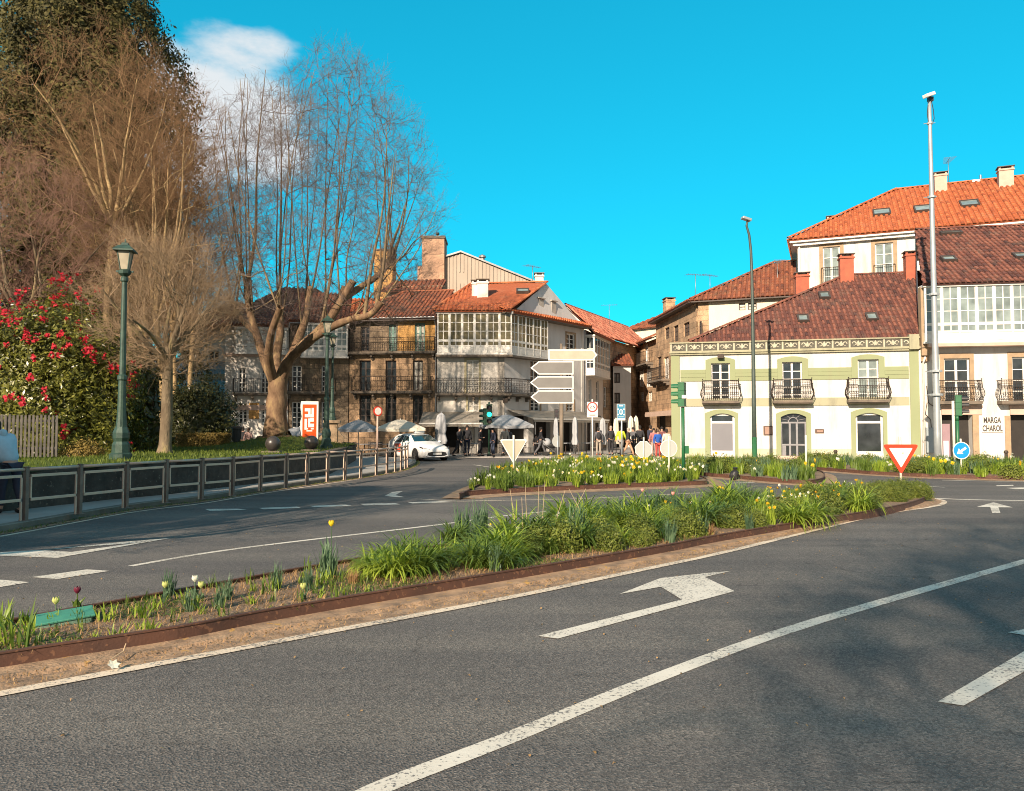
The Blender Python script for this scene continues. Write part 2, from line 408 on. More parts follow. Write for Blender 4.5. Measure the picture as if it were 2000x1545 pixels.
M_lawn = surf('lawn_turf', (0.085, 0.11, 0.022), (0.05, 0.075, 0.016), 1.8, 0.9, 0.6, 50, spec=0.1)

mb = MB(); mb.poly([(-900,-300,-0.03),(900,-300,-0.03),(900,1800,-0.03),(-900,1800,-0.03)])
mb.build('ground', M_earth, kind='structure')
mb = MB(); mb.poly([(-80,-60,0),(90,-60,0),(90,140,0),(-80,140,0)])
mb.build('road', M_asph, kind='structure')

def line(px, w, z=0.004, mat=None, sub=4, name='road_line'):
    pts = catmull([G(u, v) for u, v in px], sub)
    return ribbon(name, pts, -w/2, w/2, z, mat or M_paint, kind='structure')
def mark(px, z=0.006, name='road_marking', mat=None):
    mb = MB()
    for pl in (px if isinstance(px[0][0], tuple) else [px]):
        pts = [G(u, v, z) for u, v in pl]
        ar = sum(pts[i].x*pts[(i+1)%len(pts)].y-pts[(i+1)%len(pts)].x*pts[i].y for i in range(len(pts)))
        mb.poly(pts if ar > 0 else pts[::-1])
    return mb.build(name, mat or M_paint, kind='structure')
NEAR_EDGE = [(-420,1448),(0,1357),(500,1262),(1000,1167),(1215,1122),(1425,1077),(1575,1040),(1723,1005),(1815,991),(1842,984),(1838,977),(1805,972)]
near_pts = catmull([G(*q) for q in NEAR_EDGE], 8)
ribbon('edge_line', near_pts, -0.06, 0.06, 0.008, M_paint2, kind='structure')
line([(560,1640),(735,1543),(1000,1440),(1300,1318),(1600,1212),(2000,1097),(2300,1010)], 0.135)
line([(255,1106),(400,1081),(560,1060),(850,1026),(1000,1006),(1150,992)], 0.10)
line([(1640,951),(1740,947),(1845,952)], 0.10); line([(1810,973),(1900,976.3),(2000,978),(2200,981)], 0.16)
line([(1840,938),(1930,940),(2000,940.5),(2150,943)], 0.12)
line([(-300,1090),(0,1048),(250,1002),(400,983),(500,966),(700,936)], 0.10, mat=M_paint2)
line([(925,908),(960,913),(1000,920)], 0.12); line([(1400,945),(1450,943),(1500,941.5)], 0.12)
line([(820,975),(892,979),(950,978),(1150,973.5),(1380,962)], 0.08, mat=M_paint2)
mark([(1050,1242),(1090,1247),(1435,1154.5),(1376,1127),(1426,1115.5),(1376,1119.5),(1290,1129),(1210,1160),(1291,1146),(1332,1171)], name='turn_arrow_marking')
mark([(1832,1370),(1882,1378),(2020,1301),(2100,1250),(2060,1240),(2000,1272)], name='arrow_tail_marking')
mark([(1968,1235),(2010,1226),(2060,1236),(2000,1240)], name='arrow_head_marking')
mark([[(0,1078.5),(78,1074.5),(140,1078),(335,1050.5),(112,1089.5),(-30,1084)],[(78,1074.5),(245,1058),(335,1050.5),(262,1060.5)]], name='bend_arrow_marking')
for q in ([(62,1127),(170,1112),(214,1115),(112,1131)], [(-100,1142),(0,1132),(58,1137),(-20,1150)]): mark(q, name='give_way_marking')
for q in ([(400,994),(465,993.5),(482,995.5),(410,998)],[(505,992),(580,989.5),(588,992),(515,994.8)],[(604,988),(675,985.5),(687,988),(615,990.6)],[(703,984),(770,982.5),(782,985),(712,987.3)],[(796,981),(862,979),(885,980.5),(806,983.4)]):
    mark(q, name='give_way_marking')
mark([(752,968),(766,961),(787,959),(772,967),(790,971),(770,971)], name='lane_arrow_marking')
mark([(1908,990),(1940,981),(1978,991),(1950,990.8),(1954,1002),(1938,1002),(1934,990)], name='straight_arrow_marking')
for q in ([(1945,948),(1978,947),(1980,949),(1948,949.6)],[(1965,953),(2000,952),(2010,955),(1985,955.5)]): mark(q, name='zebra_marking')

# ------------------------------------------------------------------ left pavement, railing line, retaining wall, lawn
kerb_px = [(-320,1090),(0,1041),(250,997),(400,978),(500,962),(600,947),(700,934),(770,922),(800,913),(812,905),(806,899),(780,895)]
kerb = catmull([Vector((-12.0, -25, 0)), Vector((-11.0, -6, 0))] + [G(*q) for q in kerb_px], 5)
post_px = [(-260,1062),(-130,1039),(49,1017),(155,1004),(246,992),(324,982),(394,975),(454,968.5),(509,959.5),(559,953),(600,947.5),(640,941.5),(674,937.5),(705,933.5),(735,928.5),(756,925),(772,921.5),(783,919),(791,916),(796,913)]
PAVZ = 0.12
posts = [G(u, v, PAVZ) for u, v in post_px]
wall_line = []
for p, nn in list(zip(posts, normals2(posts)))[:15]:
    wall_line.append(p + nn*1.75)
wall_line[0] = wall_line[1] + (wall_line[1]-wall_line[2])*2.0
pav = [Vector((p.x, p.y, PAVZ)) for p in kerb] + [Vector((-60, 43.5, PAVZ)), Vector((-60, -25, PAVZ))]
def slab(name, poly, z0, z1, mat, **kw):
    from mathutils.geometry import tessellate_polygon
    n = len(poly); top = [Vector((p.x, p.y, z1)) for p in poly]; bot = [Vector((p.x, p.y, z0)) for p in poly]
    tris = tessellate_polygon([[Vector((p.x, p.y, 0)) for p in poly]])
    mb = MB(); fs = []
    for t in tris:
        a, b, c = [top[i] for i in t]
        fs.append(tuple(t) if (b-a).cross(c-a).z > 0 else (t[0], t[2], t[1]))
    fs += [(i+n, (i+1) % n+n, (i+1) % n, i) for i in range(n)]
    mb.add(top+bot, fs)
    o = mb.build(name, mat, **kw); o.data.update(); return o
slab('left_pavement', pav, -0.02, PAVZ, M_slab, kind='structure')
# kerb stones: a strip proud of the pavement by 3 mm
ns = normals2(kerb); mb = MB(); v = []
for p, nn in zip(kerb, ns):
    for off, z in ((-0.01, -0.02), (-0.01, PAVZ-0.012), (0.012, PAVZ+0.004), (0.17, PAVZ+0.004)):
        q = p + nn*off; v.append((q.x, q.y, z))
mb.add(v, [(4*i+k+1, 4*i+k, 4*(i+1)+k, 4*(i+1)+k+1) for i in range(len(kerb)-1) for k in range(3)])
mb.build('kerb', M_kerb, kind='structure')
ribbon('kerb_dirt', kerb, -0.22, 0.0, 0.007, M_dirt, kind='structure')

LAWN_Z = 0.86
def lawn_h(x, y):
    h = LAWN_Z + 0.10*math.sin(x*0.5+y*0.3)*0.4
    d = math.hypot(x+10.8, (y-36)*0.8); h += 0.55*math.exp(-(d/2.3)**2)
    return h
we = wall_line[-1]
back = [Vector((we.x-0.7, we.y+6, 0)), Vector((we.x-1.6, 39.5, 0)), Vector((-11, 42, 0)), Vector((-20, 43, 0)), Vector((-60, 43.5, 0))]
LAWN_POLY = [Vector((p.x, p.y, 0)) for p in wall_line] + back + [Vector((-60, -5, 0))]
gx = np.linspace(-60, -4, 113); gy = np.linspace(-5, 43.5, 98)
vid = {}; verts = []; quads = []
def vget(i, j):
    if (i, j) not in vid:
        vid[(i, j)] = len(verts); verts.append((gx[i], gy[j], lawn_h(gx[i], gy[j])))
    return vid[(i, j)]
for i in range(112):
    for j in range(97):
        if inside(((gx[i]+gx[i+1])/2, (gy[j]+gy[j+1])/2), LAWN_POLY):
            quads.append((vget(i,j), vget(i+1,j), vget(i+1,j+1), vget(i,j+1)))
np_mesh('lawn', np.array(verts), np.array(quads), 4, M_lawn, smooth=True)['kind'] = 'structure'
M_rubble = surf('rubble_stone', (0.035, 0.030, 0.024), (0.085, 0.072, 0.058), 3.5, 0.95, 1.0, 9, fine=((0.15, 0.13, 0.10), 14, 0.66))
mb = MB(); path = wall_line + [back[0], back[1]]
nsw = normals2(path)
v = []
for p, nn in zip(path, nsw):
    for off, z in ((0, 0.0), (0, LAWN_Z-0.05), (-0.03, LAWN_Z-0.05), (-0.03, LAWN_Z+0.06), (0.32, LAWN_Z+0.06), (0.45, 0.0)):
        q = p + nn*off; v.append((q.x, q.y, z))
mb.add(v, [(6*i+k+1, 6*i+k, 6*(i+1)+k, 6*(i+1)+k+1) for i in range(len(path)-1) for k in range(5)] + [(0,1,2,3,4,5), tuple(6*(len(path)-1)+k for k in (5,4,3,2,1,0))])
mb.build('retaining_wall', M_rubble, label='low dark rubble stone wall holding up the lawn behind the railing', cat='wall')

# railing
M_rail = surf('railing_paint', (0.66, 0.48, 0.36), (0.55, 0.40, 0.30), 6, 0.35, 0.1, 40, metal=0.2)
M_post = surf('railing_post', (0.24, 0.17, 0.13), (0.15, 0.11, 0.09), 6, 0.5, 0.1, 40, metal=0.3)
rl = empty('railing', posts[8], 0, 'long grey metal railing in two-bar bays along the left pavement edge', 'railing')
orig = posts[8]
for i, p in enumerate(posts):
    q = p - orig
    mb = MB(); a = math.atan2((posts[min(i+1,len(posts)-1)]-posts[max(i-1,0)]).y, (posts[min(i+1,len(posts)-1)]-posts[max(i-1,0)]).x)
    mb.obox((q.x, q.y, 0.46), (0.07, 0.07, 0.92), a); mb.obox((q.x, q.y, 0.925), (0.085, 0.085, 0.015), a)
    mb.obox((q.x, q.y, 0.006), (0.15, 0.15, 0.012), a)
    mb.build('post', M_post, rl, bevel=0.006)
    if i+1 < len(posts):
        t = posts[i+1]-p; L = t.length; t = t.normalized(); e = 0.09
        A, B = q + t*e, q + t*(L-e)
        up = Vector((0,0,1))
        m = MB(); m.tube([q+t*0.04+up*0.885, q+t*(L-0.04)+up*0.885], 0.028, 8); m.build('handrail', M_rail, rl, smooth=True)
        m = MB()
        for z in (0.77, 0.36): m.obox((A+B)/2+up*z, ((B-A).length, 0.03, 0.05), math.atan2(t.y, t.x))
        for s in (A, B): m.obox(s+up*0.565, (0.03, 0.03, 0.36), math.atan2(t.y, t.x))
        m.obox(B+up*0.17, (0.03, 0.03, 0.33), math.atan2(t.y, t.x))
        m.build('panel_frame', M_rail, rl, bevel=0.004)

# ------------------------------------------------------------------ plaza and right pavement
slab('plaza_pavement', [Vector((x,y,0)) for x,y in ((-60,46.3),(-6,46.3),(3,45.0),(8.0,44.0),(8.8,46),(14,80),(13,100),(-60,100))], -0.02, 0.10, M_slab, kind='structure')
slab('right_pavement', [Vector((x,y,0)) for x,y in ((8.05,44.0),(8.2,37.6),(11,36.0),(20,34.2),(45,29),(45,60),(14,80),(8.85,46))], -0.02, 0.11, M_slab, kind='structure')

# ------------------------------------------------------------------ flower beds
BEDZ = 0.15
near_front = [G(u, v, BEDZ) for u, v in [(-420,1345),(0,1273),(345,1222),(500,1193),(700,1160),(1015,1110),(1300,1063),(1400,1044),(1575,1016),(1690,998),(1767,983),(1800,973)]]
near_back = [G(u, v, BEDZ) for u, v in [(1815,964),(1800,958),(1700,958),(1500,972),(1350,990),(1200,1010),(687,1091),(450,1132),(0,1212),(-420,1290)]]
NEAR = catmull(near_front, 4) + catmull(near_back, 4)
MID = catmull([G(u, v, BEDZ) for u, v in [(904,962),(912,959),(1000,953.5),(1200,945),(1360,939.5),(1380,937),(1372,930),(1340,920),(1300,906),(1130,905),(1050,915),(960,936)]], 4, True)
FAR1 = catmull([G(u, v, BEDZ) for u, v in [(1362,920),(1440,928),(1547,936.5),(1590,936.5),(1610,929),(1590,916),(1480,906),(1345,905)]], 4, True)
FAR2 = [G(u, v, BEDZ) for u, v in [(1552,908),(1600,912.5),(1700,920),(1800,925),(1900,928),(2000,930),(2300,936),(2300,914),(2000,907),(1700,902.5),(1560,901.5)]]
def bed(poly, label, closed=True, name='flower_bed'):
    top = BEDZ - 0.045
    o = slab('bed_soil', [p for p in poly], 0.0, top, M_soil, kind='structure')
    ns_ = normals2(poly, True); n = len(poly)
    ar = sum(poly[i].x*poly[(i+1) % n].y-poly[(i+1) % n].x*poly[i].y for i in range(n))
    sg = -1 if ar > 0 else 1                                       # outward
    mb = MB(); v = []
    for p, nn in zip(poly, ns_):
        for off, z in ((0.012, 0.0), (0.012, BEDZ-0.012), (0.02, BEDZ-0.012), (0.02, BEDZ), (-0.02, BEDZ), (-0.02, BEDZ-0.012), (-0.004, BEDZ-0.012), (-0.004, 0.0)):
            q = p + nn*(off*sg); v.append((q.x, q.y, z))
    mb.add(v, [(8*i+k, 8*i+k+1, 8*((i+1) % n)+k+1, 8*((i+1) % n)+k) for i in range(n) for k in range(7)])
    r_ = mb.build('bed_edging', M_corten, label=label, cat='bed edging')
    return r_
bed(NEAR, 'long rust brown steel edging round the nearest flower bed beside the road')
bed(MID, 'rust brown steel edging round the bed under the blank direction signs')
bed(FAR1, 'rust brown steel edging round the short bed under the green lamp post')
bed(FAR2, 'rust brown steel edging round the long bed in front of the white shop')
# dirt apron between the steel and the painted line, with a low worn kerb lip
fr = catmull([Vector((p.x, p.y, 0)) for p in near_front], 4)
def closest(poly, p): return min(poly, key=lambda q: (q.x-p.x)**2+(q.y-p.y)**2)
mb = MB(); v = []
for p in near_pts:
    c = closest(fr, p) if p.x < 9.6 else closest(fr[-8:] + [Vector((q.x, q.y, 0)) for q in NEAR[len(fr):len(fr)+8]], p)
    d = Vector((p.x-c.x, p.y-c.y, 0)); w = d.length; d = d.normalized()
    for k, z in ((0.0, 0.045), (0.42, 0.040), (0.50, 0.012), (1.0, 0.006)):
        q = Vector((c.x, c.y, 0)) + d*(w*k); v.append((q.x, q.y, z + (rng.normal(0, 0.003) if 0 < k < 1 else 0)))
mb.add(v, [(4*i+k, 4*i+k+1, 4*(i+1)+k+1, 4*(i+1)+k) for i in range(len(near_pts)-1) for k in range(3)])
mb.build('gutter_dirt', M_dirt, kind='structure')
for poly, w in ((MID, 0.55), (FAR1, 0.4), (FAR2, 0.4)):
    n = len(poly); ns_ = normals2(poly, True)
    ar = sum(poly[i].x*poly[(i+1) % n].y-poly[(i+1) % n].x*poly[i].y for i in range(n)); sg = -1 if ar > 0 else 1
    mb = MB(); v = []
    for p, nn in zip(poly, ns_):
        for off, z in ((0.02, 0.03), (w*0.5, 0.025), (w, 0.005)):
            q = p + nn*(off*sg); v.append((q.x, q.y, z))
    mb.add(v, [(3*i+k, 3*i+k+1, 3*((i+1) % n)+k+1, 3*((i+1) % n)+k) for i in range(n) for k in range(2)])
    mb.build('gutter_dirt', M_dirt, kind='structure')
# ================================================================== buildings
M_white = plaster_mat('white_render', (0.64, 0.615, 0.56), (0.40, 0.30, 0.21), 0.6)
M_white2 = plaster_mat('old_white_render', (0.66, 0.62, 0.55), (0.42, 0.37, 0.30), 0.6)
M_greyw = plaster_mat('grey_render', (0.62, 0.60, 0.57), (0.38, 0.35, 0.31), 0.5)
M_cream = plaster_mat('cream_render', (0.78, 0.68, 0.50), (0.45, 0.36, 0.24), 0.4)
M_green = plaster_mat('sage_render', (0.265, 0.30, 0.165), (0.26, 0.25, 0.15), 0.5)
M_gdirty = plaster_mat('sage_render_weathered', (0.36, 0.345, 0.23), (0.17, 0.16, 0.12), 0.85)
M_stone = stone_mat('granite', (0.58, 0.39, 0.235), (0.42, 0.285, 0.175), (0.15, 0.11, 0.08), 0.72, 0.38, 0.55)
M_stone2 = stone_mat('dark_granite', (0.36, 0.27, 0.18), (0.25, 0.19, 0.13), (0.12, 0.095, 0.07), 0.66, 0.36, 0.6)
M_trimst = surf('stone_trim', (0.40, 0.28, 0.17), (0.27, 0.20, 0.13), 2.5, 0.9, 0.4, 25)
M_slabst = surf('balcony_stone', (0.20, 0.16, 0.12), (0.10, 0.085, 0.07), 2.5, 0.9, 0.4, 25)
M_pink = surf('pink_stone', (0.55, 0.40, 0.32), (0.45, 0.33, 0.26), 2.5, 0.85, 0.2, 25)
M_ochre = stone_mat('ochre_stone', (0.58, 0.33, 0.11), (0.50, 0.28, 0.09), (0.36, 0.2, 0.07), 0.7, 0.4, 0.3)
M_wood = surf('white_joinery', (0.76, 0.74, 0.68), (0.66, 0.63, 0.57), 3, 0.5, 0.05)
M_dwood = surf('dark_joinery', (0.07, 0.05, 0.04), (0.045, 0.035, 0.03), 3, 0.6, 0.1)
M_gwood = surf('green_joinery', (0.13, 0.27, 0.22), (0.10, 0.21, 0.17), 3, 0.5, 0.05)
M_iron = surf('wrought_iron', (0.035, 0.030, 0.026), (0.075, 0.05, 0.035), 9, 0.6, 0.2, 50, metal=0.4)
M_glass = glass_mat('window_glass', (0.018, 0.022, 0.024))
M_glassw = glass_mat('curtained_glass', (0.36, 0.34, 0.29), 0.12, 0.6)
M_glassm = glass_mat('pale_blind_glass', (0.14, 0.17, 0.16), 0.08, 0.8)
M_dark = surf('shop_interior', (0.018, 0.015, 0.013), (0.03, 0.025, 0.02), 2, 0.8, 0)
M_brick = surf('red_brick_render', (0.42, 0.115, 0.06), (0.30, 0.085, 0.05), 3, 0.85, 0.3, 25)
M_tile_dk = tile_mat('old_dark_tiles', (0.165, 0.058, 0.040), (0.25, 0.095, 0.060), (0.06, 0.026, 0.022), (0.14, 0.10, 0.075))
M_tile_or = tile_mat('new_orange_tiles', (0.45, 0.115, 0.035), (0.54, 0.17, 0.06), (0.28, 0.07, 0.025), (0.40, 0.16, 0.08))
M_tile_br = tile_mat('brown_tiles', (0.25, 0.075, 0.034), (0.33, 0.11, 0.05), (0.12, 0.042, 0.025), (0.20, 0.115, 0.06))
M_tile_rd = tile_mat('pale_red_tiles', (0.42, 0.13, 0.075), (0.56, 0.22, 0.13), (0.25, 0.075, 0.045), (0.38, 0.22, 0.14))
M_zinc = surf('zinc', (0.33, 0.33, 0.32), (0.22, 0.22, 0.22), 3, 0.45, 0.1, metal=0.6)
M_clad = surf('ribbed_cladding', (0.40, 0.33, 0.26), (0.33, 0.27, 0.21), 0.7, 0.7, 0.05)
M_awn = surf('awning_canvas', (0.36, 0.32, 0.26), (0.24, 0.21, 0.17), 1.5, 0.9, 0.2, 8)

class Fac:
    def __init__(s, p0, p1, h, root=None, label=None, name='house', group=None, cat='building', z0=0.0):
        s.p0, s.p1 = Vector((*p0, 0)), Vector((*p1, 0)); s.h = h; s.z0 = z0
        d = s.p1 - s.p0; s.w = d.length; s.d = d.normalized(); s.n = Vector((-s.d.y, s.d.x, 0))
        ang = math.atan2(s.d.y, s.d.x)
        s.M = Matrix.Translation(s.p0) @ Matrix.Rotation(ang, 4, 'Z')
        if root is None:
            s.root = empty(name, s.p0, ang, label, cat, group); s.T = None; s.rootM = s.M
        else:
            s.root = root.root; s.rootM = root.rootM; s.T = root.rootM.inverted() @ s.M
        s.holes = []
    def mb(s): return MB(s.T)
    def sz(s, u, v, off=0.0):
        r = ray(u, v); c = Vector((0, 0, CAMH)); q = s.p0 + s.n*off
        t = (q - c).dot(s.n) / r.dot(s.n); p = c + r*t
        return (p - s.p0).dot(s.d), p.z
    def rect(s, u0, u1, v0, v1, off=0.0):
        um, vm = (u0+u1)/2, (v0+v1)/2
        return s.sz(u0, vm, off)[0], s.sz(u1, vm, off)[0], s.sz(um, v1, off)[1], s.sz(um, v0, off)[1]
    def box(s, name, r, y0, y1, mat, parent=None, bevel=0, **kw):
        m = s.mb(); m.box(r[0], r[1], y0, y1, r[2], r[3]); return m.build(name, mat, parent or s.root, bevel=bevel, **kw)
    def win(s, r, cols=2, rows=3, frame=None, glass=None, fw=0.06, deep=0.16, name='window', hole=True, bar=0.028, sill=None):
        x0, x1, z0, z1 = r
        if hole: s.holes.append(r)
        fm, gm = frame or M_wood, glass or M_glass
        m = s.mb(); y0, y1 = deep-0.05, deep+0.02
        m.box(x0, x0+fw, y0, y1, z0, z1); m.box(x1-fw, x1, y0, y1, z0, z1)
        m.box(x0+fw, x1-fw, y0, y1, z1-fw, z1); m.box(x0+fw, x1-fw, y0, y1, z0, z0+fw)
        w = (x1-x0-2*fw)
        for k in range(1, cols):
            xc = x0+fw+w*k/cols; b = fw*0.75 if (cols == 2 or (cols == 4 and k == 2)) else bar
            m.box(xc-b, xc+b, y0+0.003, y1-0.003, z0+fw, z1-fw)
        for k in range(1, rows):
            zc = z0+fw+(z1-z0-2*fw)*k/rows
            m.box(x0+fw, x1-fw, y0+0.008, y1-0.008, zc-bar*0.8, zc+bar*0.8)
        o = m.build(name, fm, s.root)
        g = s.mb(); g.box(x0+fw*0.5, x1-fw*0.5, deep-0.005, deep+0.01, z0+fw*0.5, z1-fw*0.5); g.build('pane', gm, o)
        if sill:
            m = s.mb(); m.box(x0-0.1, x1+0.1, -0.06, 0.12, z0-0.10, z0-0.003); m.build('sill', sill, o)
        return o
    def trim(s, r, t, mat, proud=0.03, name='surround', top=None, parent=None):
        x0, x1, z0, z1 = r; top = t if top is None else top
        m = s.mb()
        m.box(x0-t, x0+0.002, -proud, 0.05, z0, z1); m.box(x1-0.002, x1+t, -proud, 0.05, z0, z1); m.box(x0-t, x1+t, -proud, 0.05, z1+0.001, z1+top)
        return m.build(name, mat, parent or s.root)
    def wall(s, mat, z0=None, z1=None, depth=0.24, name='wall', x0=0.0, x1=None, y=0.0):
        z0 = s.z0 if z0 is None else z0; z1 = s.h if z1 is None else z1; x1 = s.w if x1 is None else x1
        hs = [h for h in s.holes if h[0] < x1 and h[1] > x0 and h[2] < z1 and h[3] > z0]
        hs = [(max(h[0], x0), min(h[1], x1), max(h[2], z0), min(h[3], z1)) for h in hs]
        xs = sorted({x0, x1, *[h[0] for h in hs], *[h[1] for h in hs]}); zs = sorted({z0, z1, *[h[2] for h in hs], *[h[3] for h in hs]})
        m = s.mb()
        for i in range(len(xs)-1):
            for j in range(len(zs)-1):
                cx, cz = (xs[i]+xs[i+1])/2, (zs[j]+zs[j+1])/2
                if any(h[0] < cx < h[1] and h[2] < cz < h[3] for h in hs): continue
                m.poly([(xs[i],y,zs[j]),(xs[i+1],y,zs[j]),(xs[i+1],y,zs[j+1]),(xs[i],y,zs[j+1])])
        for a, b, c, e in hs:
            d = y+depth
            m.poly([(a,y,c),(a,d,c),(a,d,e),(a,y,e)][::-1]); m.poly([(b,y,c),(b,d,c),(b,d,e),(b,y,e)])
            m.poly([(a,y,e),(a,d,e),(b,d,e),(b,y,e)][::-1]); m.poly([(a,y,c),(a,d,c),(b,d,c),(b,y,c)])
        return m.build(name, mat, s.root)
    def body(s, depth, mat, z1=None, y0=0.0, x0=0.0, x1=None, name='side_wall'):
        """the other three walls and a lid"""
        z1 = s.h if z1 is None else z1; x1 = s.w if x1 is None else x1; a = s.z0
        m = s.mb()
        m.poly([(x0,depth,a),(x0,y0,a),(x0,y0,z1),(x0,depth,z1)]); m.poly([(x1,y0,a),(x1,depth,a),(x1,depth,z1),(x1,y0,z1)])
        m.poly([(x1,depth,a),(x0,depth,a),(x0,depth,z1),(x1,depth,z1)]); m.poly([(x0,y0+0.3,z1-0.3),(x1,y0+0.3,z1-0.3),(x1,depth,z1-0.3),(x0,depth,z1-0.3)])
        return m.build(name, mat, s.root)
    def gallery(s, r, proj, bays, mat=None, glass=None, rows=3, low=0.14, panel=0.16, ends=True, cols=2):
        """glazed timber balcony: sashes over small lights over panels"""
        x0, x1, z0, z1 = r; mat = mat or M_wood; gm = glass or M_glassm
        H = z1-z0; m = s.mb(); y = -proj
        m.box(x0-0.06, x1+0.06, y-0.05, 0.0, z0-0.10, z0); m.box(x0-0.08, x1+0.08, y-0.10, 0.0, z1-0.12, z1+0.02)
        m.box(x0, x1, y+0.01, y+0.05, z0, z0+H*panel)
        zl = z0+H*panel; zm = zl+H*low; post = 0.09
        m.box(x0, x1, y-0.02, y+0.04, zl-0.02, zl+0.05); m.box(x0, x1, y-0.02, y+0.04, zm-0.03, zm+0.05)
        bw = (x1-x0)/bays
        for k in range(bays+1):
            xc = min(max(x0+bw*k, x0+post/2), x1-post/2); m.box(xc-post/2, xc+post/2, y-0.03, y+0.06, z0, z1-0.12)
        for k in range(bays):
            a, b = x0+bw*k+post*0.9, x0+bw*(k+1)-post*0.9
            m.box(a, b, y-0.012, y+0.01, z0+0.05, z0+H*panel-0.06)
        if ends:
            for xc in (x0, x1):
                sgn = 1 if xc == x0 else -1; xa = min(xc, xc+0.05*sgn); xb = max(xc, xc+0.05*sgn)
                m.box(xa, xb, y+0.06, 0.0, z0, zl); m.box(xa, xb, y+0.06, 0.0, zm-0.03, zm+0.03); m.box(xa, xb, y+0.06, 0.0, z1-0.2, z1-0.12)
                m.box(xa, xb, -0.08, 0.0, zl, z1-0.12); m.box(xa, xb, y/2-0.02, y/2+0.02, zl, z1-0.12)
                m.box(xa, xb, y+0.06, -0.08, (zm+z1)/2-0.015, (zm+z1)/2+0.015)
        o = m.build('gallery', mat, s.root)
        for k in range(bays):
            a, b = x0+bw*k+post*0.5, x0+bw*(k+1)-post*0.5
            q = s.mb()
            for (za, zb, rr) in ((zm+0.05, z1-0.12, rows), (zl+0.05, zm-0.03, 1)):
                t = 0.035
                q.box(a, a+t, y-0.015, y+0.03, za, zb); q.box(b-t, b, y-0.015, y+0.03, za, zb)
                q.box(a+t, b-t, y-0.014, y+0.03, za, za+t); q.box(a+t, b-t, y-0.014, y+0.03, zb-t, zb)
                for c in range(1, cols):
                    xm = a+(b-a)*c/cols; q.box(xm-0.024, xm+0.024, y-0.012, y+0.028, za+t, zb-t)
                for j in range(1, rr):
                    zc = za+(zb-za)*j/rr; q.box(a+t, b-t, y-0.010, y+0.026, zc-0.02, zc+0.02)
            q.build('sash', mat, o)
            g = s.mb(); g.box(a, b, y+0.008, y+0.016, zl+0.03, z1-0.13); g.build('pane', gm, o)
        if ends:
            for xc in (x0+0.02, x1-0.03):
                g = s.mb(); g.box(xc, xc+0.01, y+0.06, -0.08, zl, z1-0.14); g.build('pane', gm, o)
        return o
    def balcony(s, r, proj=0.6, style='bars', step=0.12, slab=0.12, mat=None, flowers=False):
        """r = (x0, x1, floor z, rail top z)"""
        x0, x1, z0, z1 = r; mat = mat or M_iron
        m = s.mb(); m.box(x0-0.03, x1+0.03, -proj-0.05, 0.0, z0-slab, z0); m.box(x0+0.02, x1-0.02, -proj+0.03, 0.0, z0-slab-0.05, z0-slab)
        nb = max(2, int((x1-x0)/1.2)+1)
        if style != 'belly':
            for k in range(nb):
                xc = x0+0.15+(x1-x0-0.3)*k/(nb-1)
                m.box(xc-0.07, xc+0.07, -proj*0.7, 0.0, z0-slab-0.2, z0-slab-0.05); m.box(xc-0.07, xc+0.07, -proj*0.35, 0.0, z0-slab-0.36, z0-slab-0.2)
        o = m.build('balcony', M_slabst, s.root)
        q = s.mb(); y = -proj; h = z1-z0
        def bar(px, py, dx, dy, rad=0.010):
            if style == 'belly':
                prof = [(0.0, 0.0), (0.12, 0.05), (0.30, 0.125), (0.48, 0.10), (0.65, 0.03), (1.0, 0.0)]
            else: prof = [(0.0, 0.0), (1.0, 0.0)]
            q.tube([(px+dx*b, py+dy*b, z0+0.04+a*(h-0.06)) for a, b in prof], rad, 4, False)
        n = max(2, int(round((x1-x0)/step)))
        for k in range(n+1):
            rad = 0.022 if k in (0, n) else 0.011
            bar(x0+(x1-x0)*k/n, y, (-1 if k == 0 else 1 if k == n else 0)*0.8, -1 if 0 < k < n else -0.8, rad)
        for k in range(1, int(proj/step)+1):
            yy = -proj+proj*k/(int(proj/step)+1)
            bar(x0, yy, -1, 0); bar(x1, yy, 1, 0)
        for z, rad in ((z1, 0.022), (z0+0.05, 0.016)) + (((z1-0.16*h, 0.011),) if style != 'bars' else ()):
            q.tube([(x0, 0, z), (x0, y, z), (x1, y, z), (x1, 0, z)], rad, 6, False)
        if style in ('belly', 'scroll'):
            for k in range(n):                                   # scrollwork: a ring and an s between every two bars
                xc = x0+(x1-x0)*(k+0.5)/n
                off = 0.10 if style == 'belly' else 0.0
                w = (x1-x0)/n*0.46
                for zc, rr_ in ((z0+h*0.36, w), (z0+h*0.62, w*0.9), (z0+h*0.16, w*0.8)):
                    dy = off*(1.0 if zc < z0+h*0.5 else 0.5)
                    q.tube([(xc+rr_*math.cos(t), y-dy, zc+rr_*1.25*math.sin(t)) for t in np.linspace(0.4, 2*math.pi-0.9+(k % 2)*0.5, 8)], 0.010, 4, False)
                q.tube([(xc+w*0.5*math.cos(t), y, z1-0.08*h+w*0.7*math.sin(t)) for t in np.linspace(0, 2*math.pi, 7)], 0.008, 4, False)
        q.build('balustrade', mat, o)
        if style == 'belly':
            f_ = s.mb()
            for xc in (x0, x1): f_.ball((xc, y, z1+0.07), 0.035, 8, 6); f_.tube([(xc, y, z1), (xc, y, z1+0.05)], 0.012, 6)
            f_.build('finial', mat, o)
        return o
    def lp(s, p): return (s.T @ Vector(p)) if s.T is not None else Vector(p)

